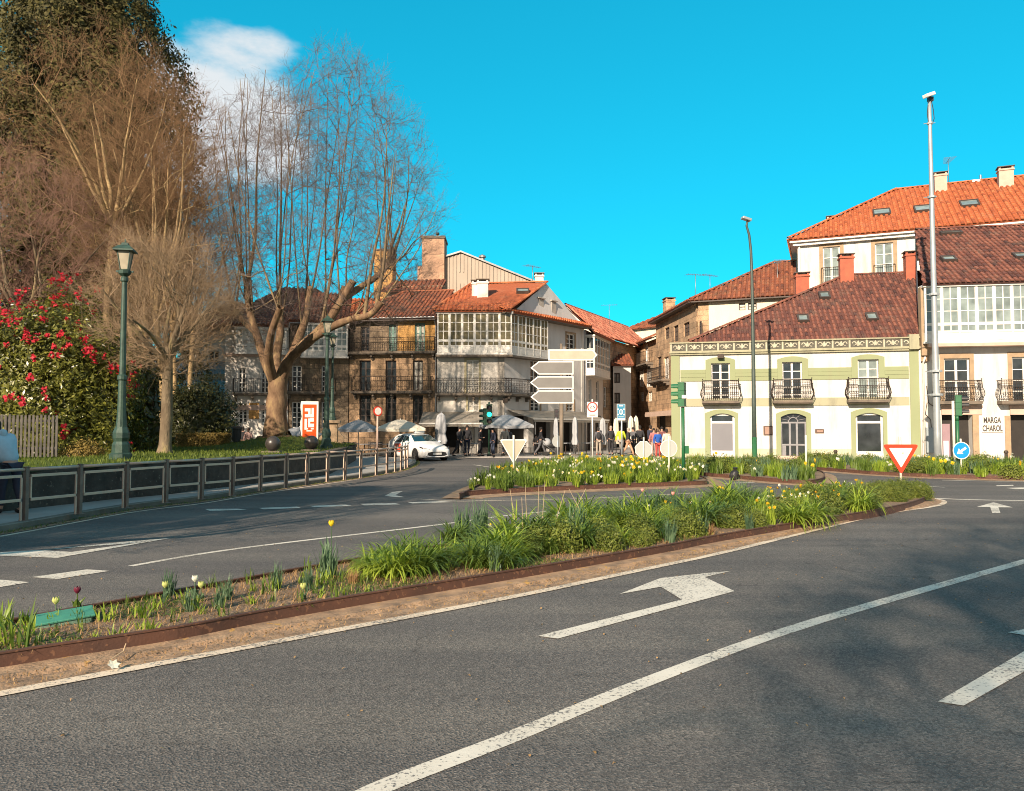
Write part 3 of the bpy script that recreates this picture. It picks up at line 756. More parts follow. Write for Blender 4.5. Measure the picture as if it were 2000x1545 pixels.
def tile_roof(root, planes, mat, T=None, spacing=0.25, row=0.42, rad=0.085, name='roof', under=None):
    """planes: (eave A, eave B, ridge C at B's side, ridge D at A's side): one column of half-round tiles beside the next, laid from eave to ridge or hip"""
    V = []; Fc = []; A_ = []
    def push(pts, faces, rnd):
        n = len(V); V.extend(pts); A_.extend([rnd]*len(pts)); Fc.extend([tuple(i+n for i in f) for f in faces])
    for pl in planes:
        P = [Vector(p) for p in pl]
        if T is not None: P = [T @ p for p in P]
        A, B, C, Dd = P
        e = (B-A); L = e.length; e = e.normalized()
        up = (Dd-A); up = up - e*up.dot(e)
        if up.length < 0.05: up = (C-B); up = up - e*up.dot(e)
        S = up.length; up = up.normalized(); nn = e.cross(up)
        sD, sC = (Dd-A).dot(e), (C-A).dot(e)
        push([A, B, C, Dd], [(0,1,2,3)], 0.12)
        push([p - nn*0.14 for p in (A, B, C, Dd)] , [(3,2,1,0)], 0.05)
        push([A, B, B-nn*0.14, A-nn*0.14], [(0,3,2,1)], 0.05)
        c = spacing/2
        while c < max(L, sC):
            t0 = 0.0 if c < L else S*(c-L)/(sC-L); t1 = S
            if sD > 0.01 and c < sD: t1 = min(t1, S*c/sD)
            if sC < L-0.01 and c > sC: t1 = min(t1, S*(L-c)/(L-sC))
            t = t0-0.06
            while t < t1-0.05:
                tb = min(t+row, t1); rnd = random.random(); jit = random.gauss(0, 0.006)
                pts = []
                for tt, rr, lift in ((t, rad, 0.028), (tb+0.03, rad*0.86, 0.0)):
                    for k in range(5):
                        th = math.pi*k/4
                        pts.append(A + e*(c+jit-rr*math.cos(th)) + up*tt + nn*(rr*0.9*math.sin(th)+lift))
                fs = [(k, k+1, 6+k, 5+k) for k in range(4)] + [(0,4,3,2,1)]
                push(pts, fs, rnd); t = tb
            c += spacing
        # closing columns of the slanted ends
    me = bpy.data.meshes.new(name); me.from_pydata([tuple(p) for p in V], [], Fc)
    at = me.attributes.new('rnd', 'FLOAT', 'POINT'); at.data.foreach_set('value', A_)
    me.materials.append(mat); me.update()
    return put(name, me, root)
def ridge_tiles(root, a, b, mat, T=None, rad=0.12, step=0.45):
    a, b = Vector(a), Vector(b)
    if T is not None: a, b = T @ a, T @ b
    V = []; Fc = []; A_ = []; L = (b-a).length; d = (b-a).normalized(); sd = d.cross(Vector((0,0,1))).normalized(); up = sd.cross(d)
    t = 0
    while t < L-0.05:
        n = len(V); rnd = random.random()
        for tt, rr in ((t, rad), (min(t+step, L)+0.04, rad*0.88)):
            for k in range(6):
                th = math.pi*k/5; V.append(a + d*tt + sd*(rr*math.cos(th)) + up*(rr*math.sin(th)*0.9+0.03)); A_.append(rnd)
        Fc += [tuple(n+i for i in f) for f in [(k,6+k,7+k,k+1) for k in range(5)]]; t += step
    me = bpy.data.meshes.new('ridge_tiles'); me.from_pydata([tuple(p) for p in V], [], Fc)
    me.attributes.new('rnd', 'FLOAT', 'POINT').data.foreach_set('value', A_); me.materials.append(mat)
    return put('ridge_tiles', me, root)
def chimney(f, roof, c, sx, sy, z0, z1, mat, cap=None, pots=1):
    m = f.mb(); x, y = c
    m.box(x-sx/2, x+sx/2, y-sy/2, y+sy/2, z0, z1-0.30); m.box(x-sx/2-0.06, x+sx/2+0.06, y-sy/2-0.06, y+sy/2+0.06, z1-0.30, z1-0.22)
    m.box(x-sx/2, x+sx/2, y-sy/2, y+sy/2, z1-0.22, z1-0.16)
    for a in (-1, 1):
        for b in (-1, 1): m.box(x+a*(sx/2-0.06)-0.06, x+a*(sx/2-0.06)+0.06, y+b*(sy/2-0.06)-0.06, y+b*(sy/2-0.06)+0.06, z1-0.16, z1-0.05)
    o = m.build('chimney', mat, roof)
    m = f.mb(); m.box(x-sx/2-0.08, x+sx/2+0.08, y-sy/2-0.08, y+sy/2+0.08, z1-0.05, z1); m.build('chimney_cap', cap or M_dwood, roof)
    return o
def skylight(f, roof, c, w, h, nrm_pitch, mat=None):
    """c = point on the roof plane (local), w along the eave, h up the slope, pitch angle"""
    m = f.mb(); g = f.mb(); M = Matrix.Translation(c) @ Matrix.Rotation(nrm_pitch, 4, 'X')
    def bx(mb, x0,x1,y0,y1,z0,z1):
        T0 = mb.T; mb.T = (T0 @ M) if T0 is not None else M; mb.box(x0,x1,y0,y1,z0,z1); mb.T = T0
    t = 0.09
    bx(m, -w/2, w/2, -h/2, -h/2+t, 0.0, 0.2); bx(m, -w/2, w/2, h/2-t, h/2, 0.0, 0.2); bx(m, -w/2, -w/2+t, -h/2+t, h/2-t, 0.0, 0.2); bx(m, w/2-t, w/2, -h/2+t, h/2-t, 0.0, 0.2)
    o = m.build('skylight', mat or M_dwood, roof); bx(g, -w/2+t, w/2-t, -h/2+t, h/2-t, 0.12, 0.15); g.build('pane', M_glassm, roof)
    return o
def antenna(loc, h, label):
    m = MB(); m.tube([(0,0,0),(0,0,h)], 0.022, 6)
    r = empty('roof_antenna', loc, random.uniform(0, 3), label, 'antenna', 'thin aerials on the roofs')
    m.build('mast', M_zinc, r, smooth=True)
    m = MB(); m.tube([(-0.75,0,h-0.06),(0.75,0,h-0.06)], 0.014, 5)
    for k in range(8):
        x = -0.7+k*0.2; l = 0.42-0.03*k; m.tube([(x,-l,h-0.06),(x,l,h-0.06)], 0.010, 4)
    m.build('aerial', M_zinc, r)
    return r

# ------------------------------------------------------------------ the sage green trimmed house
f = Fac((9.1, 43.9), (21.7, 41.0), 6.62, label='two-storey cream house with sage green bands and a dark red hipped tile roof', name='green_trim_house')
def arch_ring(f, ri, ro, rise_i, rise_o, mat, proud=0.05, name='surround'):
    x0, x1, z0, z1 = ri; X0, X1, Z0, Z1 = ro; n = 12
    out = [(X0, Z0)] + [(X0+(X1-X0)*k/n, Z1-rise_o+rise_o*(1-(2*k/n-1)**2)) for k in range(n+1)] + [(X1, Z0)]
    inn = [(x0, Z0)] + [(x0+(x1-x0)*k/n, z1-rise_i+rise_i*(1-(2*k/n-1)**2)) for k in range(n+1)] + [(x1, Z0)]
    m = f.mb(); N = len(out); pts = []
    for y in (-proud, 0.03):
        pts += [(x, y, z) for x, z in out] + [(x, y, z) for x, z in inn]
    fs = []
    for k in range(N-1):
        fs += [(k+1, k, N+k, N+k+1), (2*N+k, 2*N+k+1, k+1, k), (N+k, N+k+1, 3*N+k+1, 3*N+k)][0:3]
    fs = [(k, k+1, N+k+1, N+k) for k in range(N-1)] + [(k, 2*N+k, 2*N+k+1, k+1) for k in range(N-1)] + [(N+k, N+k+1, 3*N+k+1, 3*N+k) for k in range(N-1)]
    m.add(pts, fs)
    o = m.build(name, mat, f.root); o.data.flip_normals() if False else None
    return o
ups = [((1389, 1426, 709.5, 789), (1378, 1435.5, 697.5, 744)), ((1528, 1567, 707, 789), (1518, 1578, 696, 742)), ((1675.5, 1716.5, 702, 787), (1663, 1727.5, 692, 738))]
gl_up = [M_glass, M_glass, M_glassm]
for (wi, wo), g in zip(ups, gl_up):
    r = f.rect(*wi); ro = f.rect(*wo)
    f.win(r, 2, 5, M_wood, g, 0.07)
    arch_ring(f, r, ro, 0.0, 0.16, M_green)
lows = [((1387, 1435, 807.5, 884), (1377, 1441.5, 799.5, 896)), ((1525.5, 1575, 807.5, 901), (1516, 1584, 800, 901)), ((1671.5, 1725, 806.5, 885.5), (1662.5, 1733, 797, 896))]
for k, (wi, wo) in enumerate(lows):
    r = f.rect(*wi); ro = f.rect(*wo); ro = (ro[0], ro[1], 0.10, ro[3]); f.holes.append(r)
    arch_ring(f, r, ro, 0.20, 0.22, M_green)
    if k != 1:
        m = f.mb(); x0, x1, z0, z1 = r; t = 0.10
        m.box(x0, x0+t, 0.09, 0.16, z0, z1); m.box(x1-t, x1, 0.09, 0.16, z0, z1); m.box(x0+t, x1-t, 0.09, 0.16, z0, z0+t); m.box(x0+t, x1-t, 0.09, 0.16, z1-0.56, z1-0.44); m.box(x0+t, x1-t, 0.09, 0.16, z1-0.12, z1)
        o = m.build('ground_window', M_wood, f.root)
        g = f.mb(); g.box(x0+t, x1-t, 0.12, 0.14, z0+t, z1-0.56); g.build('blind', surf('grey_blind', (0.17, 0.17, 0.185), (0.15, 0.15, 0.165), 0.6, 0.45, 0) if k == 0 else M_glass, o)
        g = f.mb(); g.box(x0+t, x1-t, 0.12, 0.14, z1-0.44, z1-0.12); g.build('fanlight', M_glass, o)
    else:
        x0, x1, z0, z1 = r; m = f.mb(); M_door = surf('grey_door', (0.24, 0.24, 0.25), (0.18, 0.18, 0.19), 3, 0.5, 0.1)
        for xa, xb in ((x0, x0+0.07), (x1-0.07, x1), (x0+0.52*(x1-x0)*0.62, x0+0.52*(x1-x0)*0.62+0.10), (x1-0.52*(x1-x0)*0.62-0.1, x1-0.52*(x1-x0)*0.62)): m.box(xa, xb, 0.10, 0.17, z0, z1-0.5)
        m.box(x0, x1, 0.095, 0.17, z1-0.55, z1-0.46); m.box(x0, x1, 0.097, 0.17, z0+0.86, z0+0.95); m.box(x0, x1, 0.098, 0.17, z0, z0+0.12)
        cx = (x0+x1)/2
        m.tube([(cx+0.24*math.cos(t), 0.12, z1-0.46+0.24*math.sin(t)) for t in np.linspace(0, math.pi, 10)], 0.03, 5)
        for t in np.linspace(0.35, math.pi-0.35, 5): m.tube([(cx+0.26*math.cos(t), 0.12, z1-0.46+0.24*math.sin(t)), (cx+0.66*math.cos(t), 0.12, z1-0.46+0.46*math.sin(t))], 0.016, 4)
        o = m.build('door', M_door, f.root)
        g = f.mb(); g.box(x0, x1, 0.15, 0.17, z0, z1); g.build('door_glass', M_glass, o)
        m = f.mb(); m.box(x0+0.08, x1*0.62+x0*0.38-0.55, 0.115, 0.14, z0+0.1, z0+0.86); m.build('door_panel', M_door, o)
        m = f.mb(); m.box(x0-0.2, x1+0.2, -0.45, 0.1, 0.0, 0.24); m.box(x0-0.35, x1+0.35, -0.8, -0.453, 0.0, 0.15); m.build('doorstep', M_pink, f.root)
f.wall(M_white, z1=6.02)
f.body(12, M_white, z1=6.0)
# bands, pilasters, plinth between the surrounds
def band(v0, v1, edges, mat, proud, name='band'):
    zl0, zl1 = f.sz(1320, v1)[1], f.sz(1320, v0)[1]
    for a, b in edges:
        m = f.mb(); m.box(a, b, -proud, 0.02, zl0, zl1); m.build(name, mat, f.root)
so = [f.rect(*wo) for _, wo in ups]
ed = [(0.50, so[0][0]-0.004), (so[0][1]+0.004, so[1][0]-0.004), (so[1][1]+0.004, so[2][0]-0.004), (so[2][1]+0.004, f.w-0.50)]
band(723, 730.5, ed, M_green, 0.035); band(730.8, 737.5, ed, M_green, 0.055); band(737.8, 745.5, ed, M_green, 0.035)
band(779, 794, [(0.5, f.w-0.5)], M_gdirty, 0.04)
for a, b in ((0.0, 0.46), (f.w-0.46, f.w)):
    m = f.mb(); m.box(a-0.02 if a == 0 else a, b, -0.06, 0.05, 0.1, 5.98); m.build('pilaster', M_green, f.root)
lo_ = [f.rect(*wo) for _, wo in lows]
xs = [0.46, lo_[0][0], lo_[0][1], lo_[1][0], lo_[1][1], lo_[2][0], lo_[2][1], f.w-0.46]
for a, b in zip(xs[::2], xs[1::2]):
    m = f.mb(); m.box(a+0.004, b-0.004, -0.04, 0.02, 0.10, 0.62); m.build('plinth', plaster_mat('sage_plinth', (0.48, 0.47, 0.33), (0.28, 0.25, 0.16), 0.7), f.root)
for (x0, x1, z0, z1) in (f.rect(1372.5, 1443, 752, 791, -0.55), f.rect(1511.5, 1586, 750, 791, -0.55), f.rect(1658, 1736, 747, 789, -0.55)):
    f.balcony((x0, x1, 3.27, 4.40), 0.55, 'belly', 0.115, 0.13)
# frieze of cast scrolls below the tiles
m = f.mb(); m.box(-0.1, f.w+0.05, -0.22, 0.0, 6.0, 6.10); m.box(-0.05, f.w, -0.14, 0.0, 5.90, 6.0-0.003)
m.box(-0.05, f.w, -0.16, -0.10, 6.10, 6.55); m.box(-0.08, f.w+0.03, -0.24, -0.06, 6.55, 6.62)
fr_ = m.build('frieze', M_gdirty, f.root)
M_scroll = surf('frieze_relief', (0.50, 0.48, 0.36), (0.33, 0.31, 0.24), 4, 0.9, 0.2); M_fback = surf('frieze_ground', (0.12, 0.115, 0.09), (0.07, 0.065, 0.055), 4, 0.9, 0.2)
nrep = 15; m = f.mb(); mbk = f.mb()
for k in range(nrep):
    xa = f.w*k/nrep; wd = f.w/nrep; xc = xa+wd/2
    mbk.box(xa+0.05, xa+wd-0.05, -0.166, -0.158, 6.13, 6.52); m.box(xa-0.035, xa+0.035, -0.185, -0.16, 6.10, 6.55)
    for sgn in (-1, 1):
        m.tube([(xc+sgn*(0.02+0.30*t), -0.178, 6.20+0.26*math.sin(t*2.4)*(1-0.2*t)) for t in np.linspace(0, 1, 7)], [0.035,0.045,0.045,0.04,0.035,0.03,0.02], 5)
        m.tube([(xc+sgn*(0.20+0.09*math.cos(t)), -0.178, 6.33+0.10*math.sin(t)) for t in np.linspace(0, 5.2, 8)], 0.024, 5)
    m.poly([(xc-0.10,-0.19,6.24),(xc+0.10,-0.19,6.24),(xc+0.05,-0.19,6.42),(xc,-0.19,6.50),(xc-0.05,-0.19,6.42)])
m.build('frieze_relief', M_scroll, fr_); mbk.build('frieze_ground', M_fback, fr_)
m = f.mb(); m.box(f.w-0.5, f.w-0.02, -0.28, 0.2, 5.95, 6.75); m.build('end_pier', M_gdirty, f.root)
RI = (10.5, 6.0, 11.2)
roof = tile_roof(f.root, [((1.0, -0.05, 6.60), (f.w+0.1, -0.05, 6.60), (f.w+2.1, 6.0, 11.2), RI), ((1.0, 12, 6.6), (1.0, -0.05, 6.60), RI, RI)], M_tile_dk, spacing=0.26)
ridge_tiles(roof, (1.0, -0.05, 6.68), RI, M_tile_dk); ridge_tiles(roof, RI, (f.w+2.1, 6.0, 11.2), M_tile_dk)
m = f.mb(); m.poly([(f.w+2.1, 6, 11.2), (RI[0], 6, 11.2), (1.0, 12, 6.6), (f.w+2.1, 12, 6.6)]); m.build('back_slope', M_tile_dk, roof)
pit = math.atan2(4.6, 6.05)
def on_roof(u, v, f=f, e=6.60, slope=4.6/6.05, y0=-0.05):
    """local point of the front slope seen at a pixel"""
    lo, hi = y0, 14.0
    for _ in range(40):
        mid = (lo+hi)/2; s_, z_ = f.sz(u, v, mid)
        if z_ > e + (mid-y0)*slope: lo = mid
        else: hi = mid
    s_, z_ = f.sz(u, v, mid); return Vector((s_, mid, z_))
for u, v, mt in ((1610, 580, M_brick), (1568, 625, M_wood), (1702, 622, M_wood)):
    c = on_roof(u, v); skylight(f, roof, c, 0.62, 0.75, pit, M_dwood)
for u, vt, vb, w in ((1652, 497, 553, 0.78), (1777, 492, 545, 0.62)):
    y_ = 5.6; s_, zt = f.sz(u, vt, y_); chimney(f, roof, (s_, y_), w, 0.6, 10.2, zt, M_brick)
s_, zt = f.sz(1566, 533, 7.0); chimney(f, roof, (s_, 7.0), 0.8, 0.6, 8.2, zt, M_brick)
for r_, nm in ((f.rect(1491, 1509, 832, 850), 0), (f.rect(1592, 1609, 838, 846), 1)):
    x0, x1, z0, z1 = r_
    m = f.mb(); m.box(x0, x1, -0.05, 0.01, z0, z1); pq = m.build('plaque', surf('plaque_brown', (0.11, 0.06, 0.04), (0.08, 0.045, 0.03), 4, 0.6, 0), f.root)
    m = f.mb(); m.box(x0+0.08, x1-0.05, -0.056, -0.048, z0+0.06, z1-0.06); m.build('plaque_face', surf('plaque_face', (0.32, 0.20, 0.15), (0.26, 0.16, 0.12), 8, 0.6, 0), pq)
m = f.mb(); x_, z_ = f.sz(1407, 697); m.box(x_-0.16, x_+0.16, -0.36, -0.08, z_-0.1, z_+0.14); m.box(x_-0.05, x_+0.05, -0.1, 0.02, z_-0.02, z_+0.06); m.build('floodlight', M_iron, f.root)
m = f.mb(); m.tube([(f.w+0.03, -0.10, 5.9), (f.w+0.03, -0.10, 0.1)], 0.055, 8); m.build('drainpipe', M_wood, f.root, smooth=True)
HI = f
# ------------------------------------------------------------------ the white shop house with the gallery
f = Fac((21.75, 40.98), (30.2, 39.6), 9.4, label='white house with long glazed gallery over shop doors at the right', name='gallery_shop_house')
for wi in ((1844, 1894.5, 700, 789), (1977, 2028, 697, 788)):
    r = f.rect(*wi); f.win(r, 2, 4, M_wood, M_glass, 0.08); f.trim(r, 0.20, M_trimst, 0.04, top=0.26)
for wi in ((1840, 1900, 810, 899), (1974, 2045, 809, 899)):
    r = f.rect(*wi); r = (r[0], r[1], 0.11, r[3]); f.holes.append(r)
f.wall(M_white, z1=9.3, depth=0.5); f.body(8.2, M_white, z1=9.3, x0=2.6, y0=6.2)
m = f.mb(); m.poly([(0,0,0),(2.0,6.2,0),(2.0,6.2,9.2),(0,0,9.2)][::-1]); m.build('side_wall', M_white2, f.root)
for wi in ((1840, 1900, 810, 899), (1974, 2045, 809, 899)):
    r = f.rect(*wi); x0, x1, z0, z1 = r
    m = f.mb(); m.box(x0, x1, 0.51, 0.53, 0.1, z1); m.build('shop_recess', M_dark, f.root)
    lx = f.rect(wi[0]-2, wi[1]+17, 794.5, 810)
    m = f.mb(); m.box(lx[0], lx[1], -0.08, 0.05, lx[2]+0.003, lx[3]); m.box(lx[0]-0.03, lx[1]+0.03, -0.12, 0.0, lx[3]+0.002, lx[3]+0.08); m.build('lintel', M_pink, f.root)
    m = f.mb(); pr = f.rect(wi[1], wi[1]+12, 812, 899); m.box(pr[0], pr[1], -0.05, 0.05, 0.1, lx[2]); m.build('pier', M_trimst, f.root)
pr = f.rect(1963, 1974, 812, 899); m = f.mb(); m.box(pr[0], pr[1]-0.004, -0.05, 0.05, 0.1, pr[3]); m.build('pier', M_trimst, f.root)
# door leaf, shop counter, glass case
r = f.rect(1841, 1856, 815, 899, 0.35); m = f.mb(); m.box(r[0], r[1], 0.38, 0.43, 0.12, r[3]-0.35); m.build('door_leaf', surf('mauve_door', (0.30, 0.20, 0.22), (0.26, 0.17, 0.19), 3, 0.6, 0), f.root)
r = f.rect(1843, 1853, 861, 897, 0.3); m = f.mb(); m.box(r[0], r[1], 0.30, 0.34, r[2], r[3]); m.build('notice_board', surf('pale_board', (0.55, 0.60, 0.62), (0.48, 0.52, 0.55), 3, 0.6, 0), f.root)
g = f.rect(1808, 2150, 557, 672, -0.55)
f.gallery((g[0]-0.05, f.w, 6.30, 9.30), 0.55, 10, M_wood, M_glassm)
m = f.mb(); m.box(0.25, f.w+0.05, -0.72, 0.0, 6.02, 6.19); m.build('gallery_sill', M_pink, f.root)
m = f.mb(); m.box(0.0, 0.42, -0.35, 0.05, 5.6, 9.25); m.box(0.0, 0.42, -0.18, 0.05, 5.3, 5.6-0.003); m.build('stone_corner', M_trimst, f.root)
for q in ((1832, 1918, 744, 789), (1957, 2048, 743, 788)):
    b = f.rect(*q, -0.55); f.balcony((b[0], b[1], 3.17, 4.24), 0.55, 'belly', 0.115, 0.16)
m = f.mb(); m.tube([(0.12, -0.45, 5.5), (0.12, -0.12, 5.2), (0.12, -0.12, 0.1)], 0.045, 8); m.build('drainpipe', M_wood, f.root, smooth=True)
m = f.mb(); m.tube([(0.3, -0.03, 4.0), (0.36, -0.05, 3.1), (0.55, -0.04, 2.95), (2.4, -0.04, 2.95), (2.5, -0.03, 3.0)], 0.02, 5); m.tube([(0.3, -0.03, 3.1), (0.2, -0.05, 2.5), (0.45, -0.05, 2.2), (0.5, -0.04, 1.6)], 0.018, 5); m.build('cable', M_iron, f.root)
r = f.rect(1807, 1824, 835, 884); m = f.mb(); m.box(r[0], r[1], -0.22, 0.0, r[2], r[3]); m.box(r[0]+0.08, r[0]+0.14, -0.1, -0.03, 0.1, r[2]-0.002)
cab = m.build('meter_cabinet', surf('cabinet_grey', (0.30, 0.34, 0.35), (0.26, 0.30, 0.31), 3, 0.45, 0.03), f.root, bevel=0.01)
m = f.mb(); m.box(r[0]+0.03, r[1]-0.03, -0.228, -0.219, r[2]+0.04, r[3]-0.04); m.build('cabinet_door', MATS['cabinet_grey'], cab)
def text3(f, s, r, mat, name='lettering', extr=0.006, y=-0.012, parent=None):
    """real letters fitted to the rectangle r on a facade"""
    cu = bpy.data.curves.new(name, 'FONT'); cu.body = s; cu.size = 1; cu.offset = 0.022; cu.extrude = 0.003; cu.materials.append(mat)
    o = put(name, cu); bpy.context.view_layer.update()
    me = bpy.data.meshes.new_from_object(o.evaluated_get(bpy.context.evaluated_depsgraph_get()))
    bpy.data.objects.remove(o); me.materials.clear(); me.materials.append(mat); o = put(name, me, parent or f.root)
    xs_ = [q.co.x for q in me.vertices]; ys_ = [q.co.y for q in me.vertices]; mx, my = min(xs_), min(ys_); w, h = max(xs_)-mx, max(ys_)-my
    sx, sy = (r[1]-r[0])/w, (r[3]-r[2])/h
    base = f.T if (f is not None and f.T is not None) else Matrix.Identity(4)
    o.matrix_local = base @ Matrix.Translation((r[0]-mx*sx, y, r[2]-my*sy)) @ Matrix.Rotation(R(90), 4, 'X') @ Matrix.Diagonal((sx, sy, 1, 1))
    return o
M_ink = surf('black_lettering', (0.05, 0.04, 0.035), (0.04, 0.03, 0.03), 3, 0.6, 0)
text3(f, 'MARGA', f.rect(1921, 1955, 814.6, 826.5), M_ink); text3(f, 'CHAROL', f.rect(1919, 1958, 830.5, 842.5), M_ink)
r = f.rect(1917.5, 1959, 844.6, 845.3); m = f.mb(); m.box(r[0], r[1], -0.014, -0.004, r[2], r[3]); m.build('underline', M_ink, f.root)
roof = tile_roof(f.root, [((-0.02, -0.78, 9.36), (f.w+0.3, -0.78, 9.36), (f.w+0.3, 6.2, 13.9), (2.0, 6.2, 13.9))], M_tile_dk, spacing=0.26)
ridge_tiles(roof, (2.0, 6.2, 13.9), (f.w+0.3, 6.2, 13.9), M_tile_dk)
m = f.mb(); m.poly([(2.0, 6.2, 13.85), (2.6, 8.2, 12.4), (f.w+0.3, 8.2, 12.4), (f.w+0.3, 6.2, 13.85)][::-1]); m.poly([(0,0,9.2),(2.0,6.2,13.8),(2.6,8.2,12.4),(2.6,8.2,9.2)][::-1]); m.build('gable', M_white2, f.root)
pit = math.atan2(4.54, 6.98); fK = f
for u, v in ((1852, 509), (1993, 503)):
    c = on_roof(u, v, f, 9.36, 4.54/6.98, -0.78); skylight(f, roof, c, 0.75, 0.62, pit, M_dwood)
c = on_roof(1857, 458, f, 9.36, 4.54/6.98, -0.78); skylight(f, roof, c, 1.2, 0.35, pit, M_dwood)
# ------------------------------------------------------------------ tall white house behind with new orange roof
f = Fac((20.2, 54.0), (38.0, 46.7), 14.9, label='tall white house behind with bright orange tile roof and three skylights', name='orange_roof_house')
for wi, sr in (((1607.5, 1641, 482, 560), 1), ((1709.5, 1745, 474.5, 556), 1)):
    r = f.rect(*wi); f.win(r, 2, 4, M_wood, M_glassm, 0.08); f.trim(r, 0.24, M_trimst, 0.03, top=0.30)
    f.balcony((r[0]-0.1, r[1]+0.1, r[2]+0.3, r[2]+1.35), 0.12, 'bars', 0.13, 0.06)
f.wall(M_white, z0=6.0); f.body(14, M_white)
m = f.mb(); m.box(-0.5, f.w, -0.5, 0.05, 14.80, 15.02); m.box(-0.3, f.w, -0.3, 0.05, 14.6, 14.81); m.box(-0.5, -0.003, 0.04, 14, 14.81, 15.01); m.build('cornice', M_wood, f.root)
roof = tile_roof(f.root, [((-0.6, -0.6, 15.03), (f.w, -0.6, 15.03), (f.w, 7, 19.9), (6.9, 7, 19.9)), ((-0.6, 14.6, 15.03), (-0.6, -0.6, 15.03), (6.9, 7, 19.9), (6.9, 7, 19.9))], M_tile_or, spacing=0.33, row=0.45, rad=0.11)
ridge_tiles(roof, (-0.6, -0.6, 15.1), (6.9, 7, 19.95), M_tile_or); ridge_tiles(roof, (6.9, 7, 19.9), (f.w, 7, 19.9), M_tile_or)
m = f.mb(); m.poly([(6.9, 7, 19.9), (f.w, 7, 19.9), (f.w, 14.6, 15.03), (-0.6, 14.6, 15.03)][::-1]); m.build('back_slope', M_tile_or, roof)
pit = math.atan2(4.87, 7.6)
for u, v in ((1722, 417), (1803, 410), (1893, 400)):
    c = on_roof(u, v, f, 15.03, 4.87/7.6, -0.6); skylight(f, roof, c, 1.15, 1.15, pit)
for u, vt, y_, w in ((1628, 423, 3.0, 0.9), (1836, 338, 6.0, 0.8), (1963, 327, 5.6, 0.9)):
    s_, zt = f.sz(u, vt, y_); chimney(f, roof, (s_, y_), w, 0.7, 15.5 if y_ < 4 else 18.5, zt, M_pink)
s_, zt = f.sz(1906, 352, 7); m = f.mb(); m.box(s_-0.25, s_+0.25, 6.8, 7.2, 19.8, zt); m.tube([(s_+0.3, 7, 19.8), (s_+0.3, 7, zt+0.35)], 0.07, 8); m.build('vent', M_zinc, roof)
s_, zt = f.sz(1852, 322, 7); p = f.M @ Vector((s_, 7, 19.8)); antenna(p, zt-19.8+0.4, 'thin television aerial on the orange roof beside the chimney')
m = f.mb(); m.tube([(0.12, -0.1, 14.7), (0.12, -0.1, 6)], 0.06, 8); m.build('drainpipe', M_wood, f.root, smooth=True)
# ------------------------------------------------------------------ cream house with brown hipped roof
f = Fac((13.4, 55.2), (19.4, 53.0), 10.9, label='cream house with brown hipped tile roof behind the sage trimmed house', name='cream_house')
for wi in ((1443, 1456, 592, 606), (1461, 1478, 591, 605)): f.win(f.rect(*wi), 1, 2, M_dwood, M_glassw, 0.06)
f.wall(M_cream, x0=0.75); f.wall(M_stone, x0=0.0, x1=0.75, name='stone_corner'); f.body(8.5, M_stone2)
m = f.mb(); m.box(-0.45, f.w+0.3, -0.45, 0.05, 10.78, 10.92); m.build('eave', M_dwood, f.root)
roof = tile_roof(f.root, [((-0.5, -0.5, 10.93), (f.w+0.3, -0.5, 10.93), (f.w+0.3, 4.3, 14.2), (5.2, 4.3, 14.2)), ((-0.5, 9, 10.93), (-0.5, -0.5, 10.93), (5.2, 4.3, 14.2), (5.2, 4.3, 14.2))], M_tile_br, spacing=0.32, row=0.45, rad=0.11)
ridge_tiles(roof, (-0.5, -0.5, 11), (5.2, 4.3, 14.25), M_tile_br); ridge_tiles(roof, (5.2, 4.3, 14.2), (f.w+0.3, 4.3, 14.2), M_tile_br)
m = f.mb(); m.poly([(5.2, 4.3, 14.2), (f.w+0.3, 4.3, 14.2), (f.w+0.3, 9, 10.93), (-0.5, 9, 10.93)][::-1]); m.build('back_slope', M_tile_br, roof)
for u, v, d, h in ((1359, 587, 57, 2.0), (1387, 580, 58, 1.7), (1519, 580, 55, 2.6)):
    antenna(D(u, v, d), h, {1359: 'thin aerial at the left end of the brown hipped roof', 1387: 'short aerial second along the brown hipped roof', 1519: 'tall aerial beside the lamp at the right of the brown roof'}[u])
# ------------------------------------------------------------------ stone houses on the right of the street
f = Fac((12.5, 66.6), (13.35, 55.5), 10.9, label='tall granite house with shuttered balcony on the right of the street', name='granite_house')
for wi in ((1298.5, 1307, 640, 662), (1316, 1325, 636, 667), (1335, 1346.5, 630, 657), (1360, 1366, 628, 653)): f.win(f.rect(*wi), 2, 3, M_dwood, M_glass, 0.07); 
r = f.rect(1297, 1306, 697, 744); f.win(r, 2, 4, M_wood, M_glass, 0.08)
r = f.rect(1284, 1292, 697, 744); f.win(r, 2, 4, M_dwood, M_glass, 0.08)
b = f.rect(1280, 1308, 719, 743); f.balcony((b[0], b[1], b[2], b[3]), 0.7, 'scroll', 0.2, 0.15)
r = f.rect(1284, 1300, 826, 888); f.holes.append((r[0], r[1], 0, 2.9)); f.wall(M_stone); f.body(3.5, M_stone)
m = f.mb(); m.box(r[0], r[1], 0.245, 0.26, 0, 2.9); m.build('doorway', M_dark, f.root)
m = f.mb(); m.box(r[0]-0.6, f.w, -0.9, 0.0, 3.0, 3.15); m.box(r[0]-0.6, f.w, -0.93, -0.88, 2.75, 3.0); m.build('awning', M_pink, f.root)
m = f.mb(); m.box(-0.3, f.w+0.1, -0.6, 0.05, 10.82, 10.98); m.build('eave', M_dwood, f.root)
roof = tile_roof(f.root, [((-0.3, -0.65, 10.99), (f.w+0.1, -0.65, 10.99), (f.w+0.1, 1.8, 12.0), (-0.3, 1.8, 12.0))], M_tile_br, spacing=0.34, row=0.5, rad=0.11)
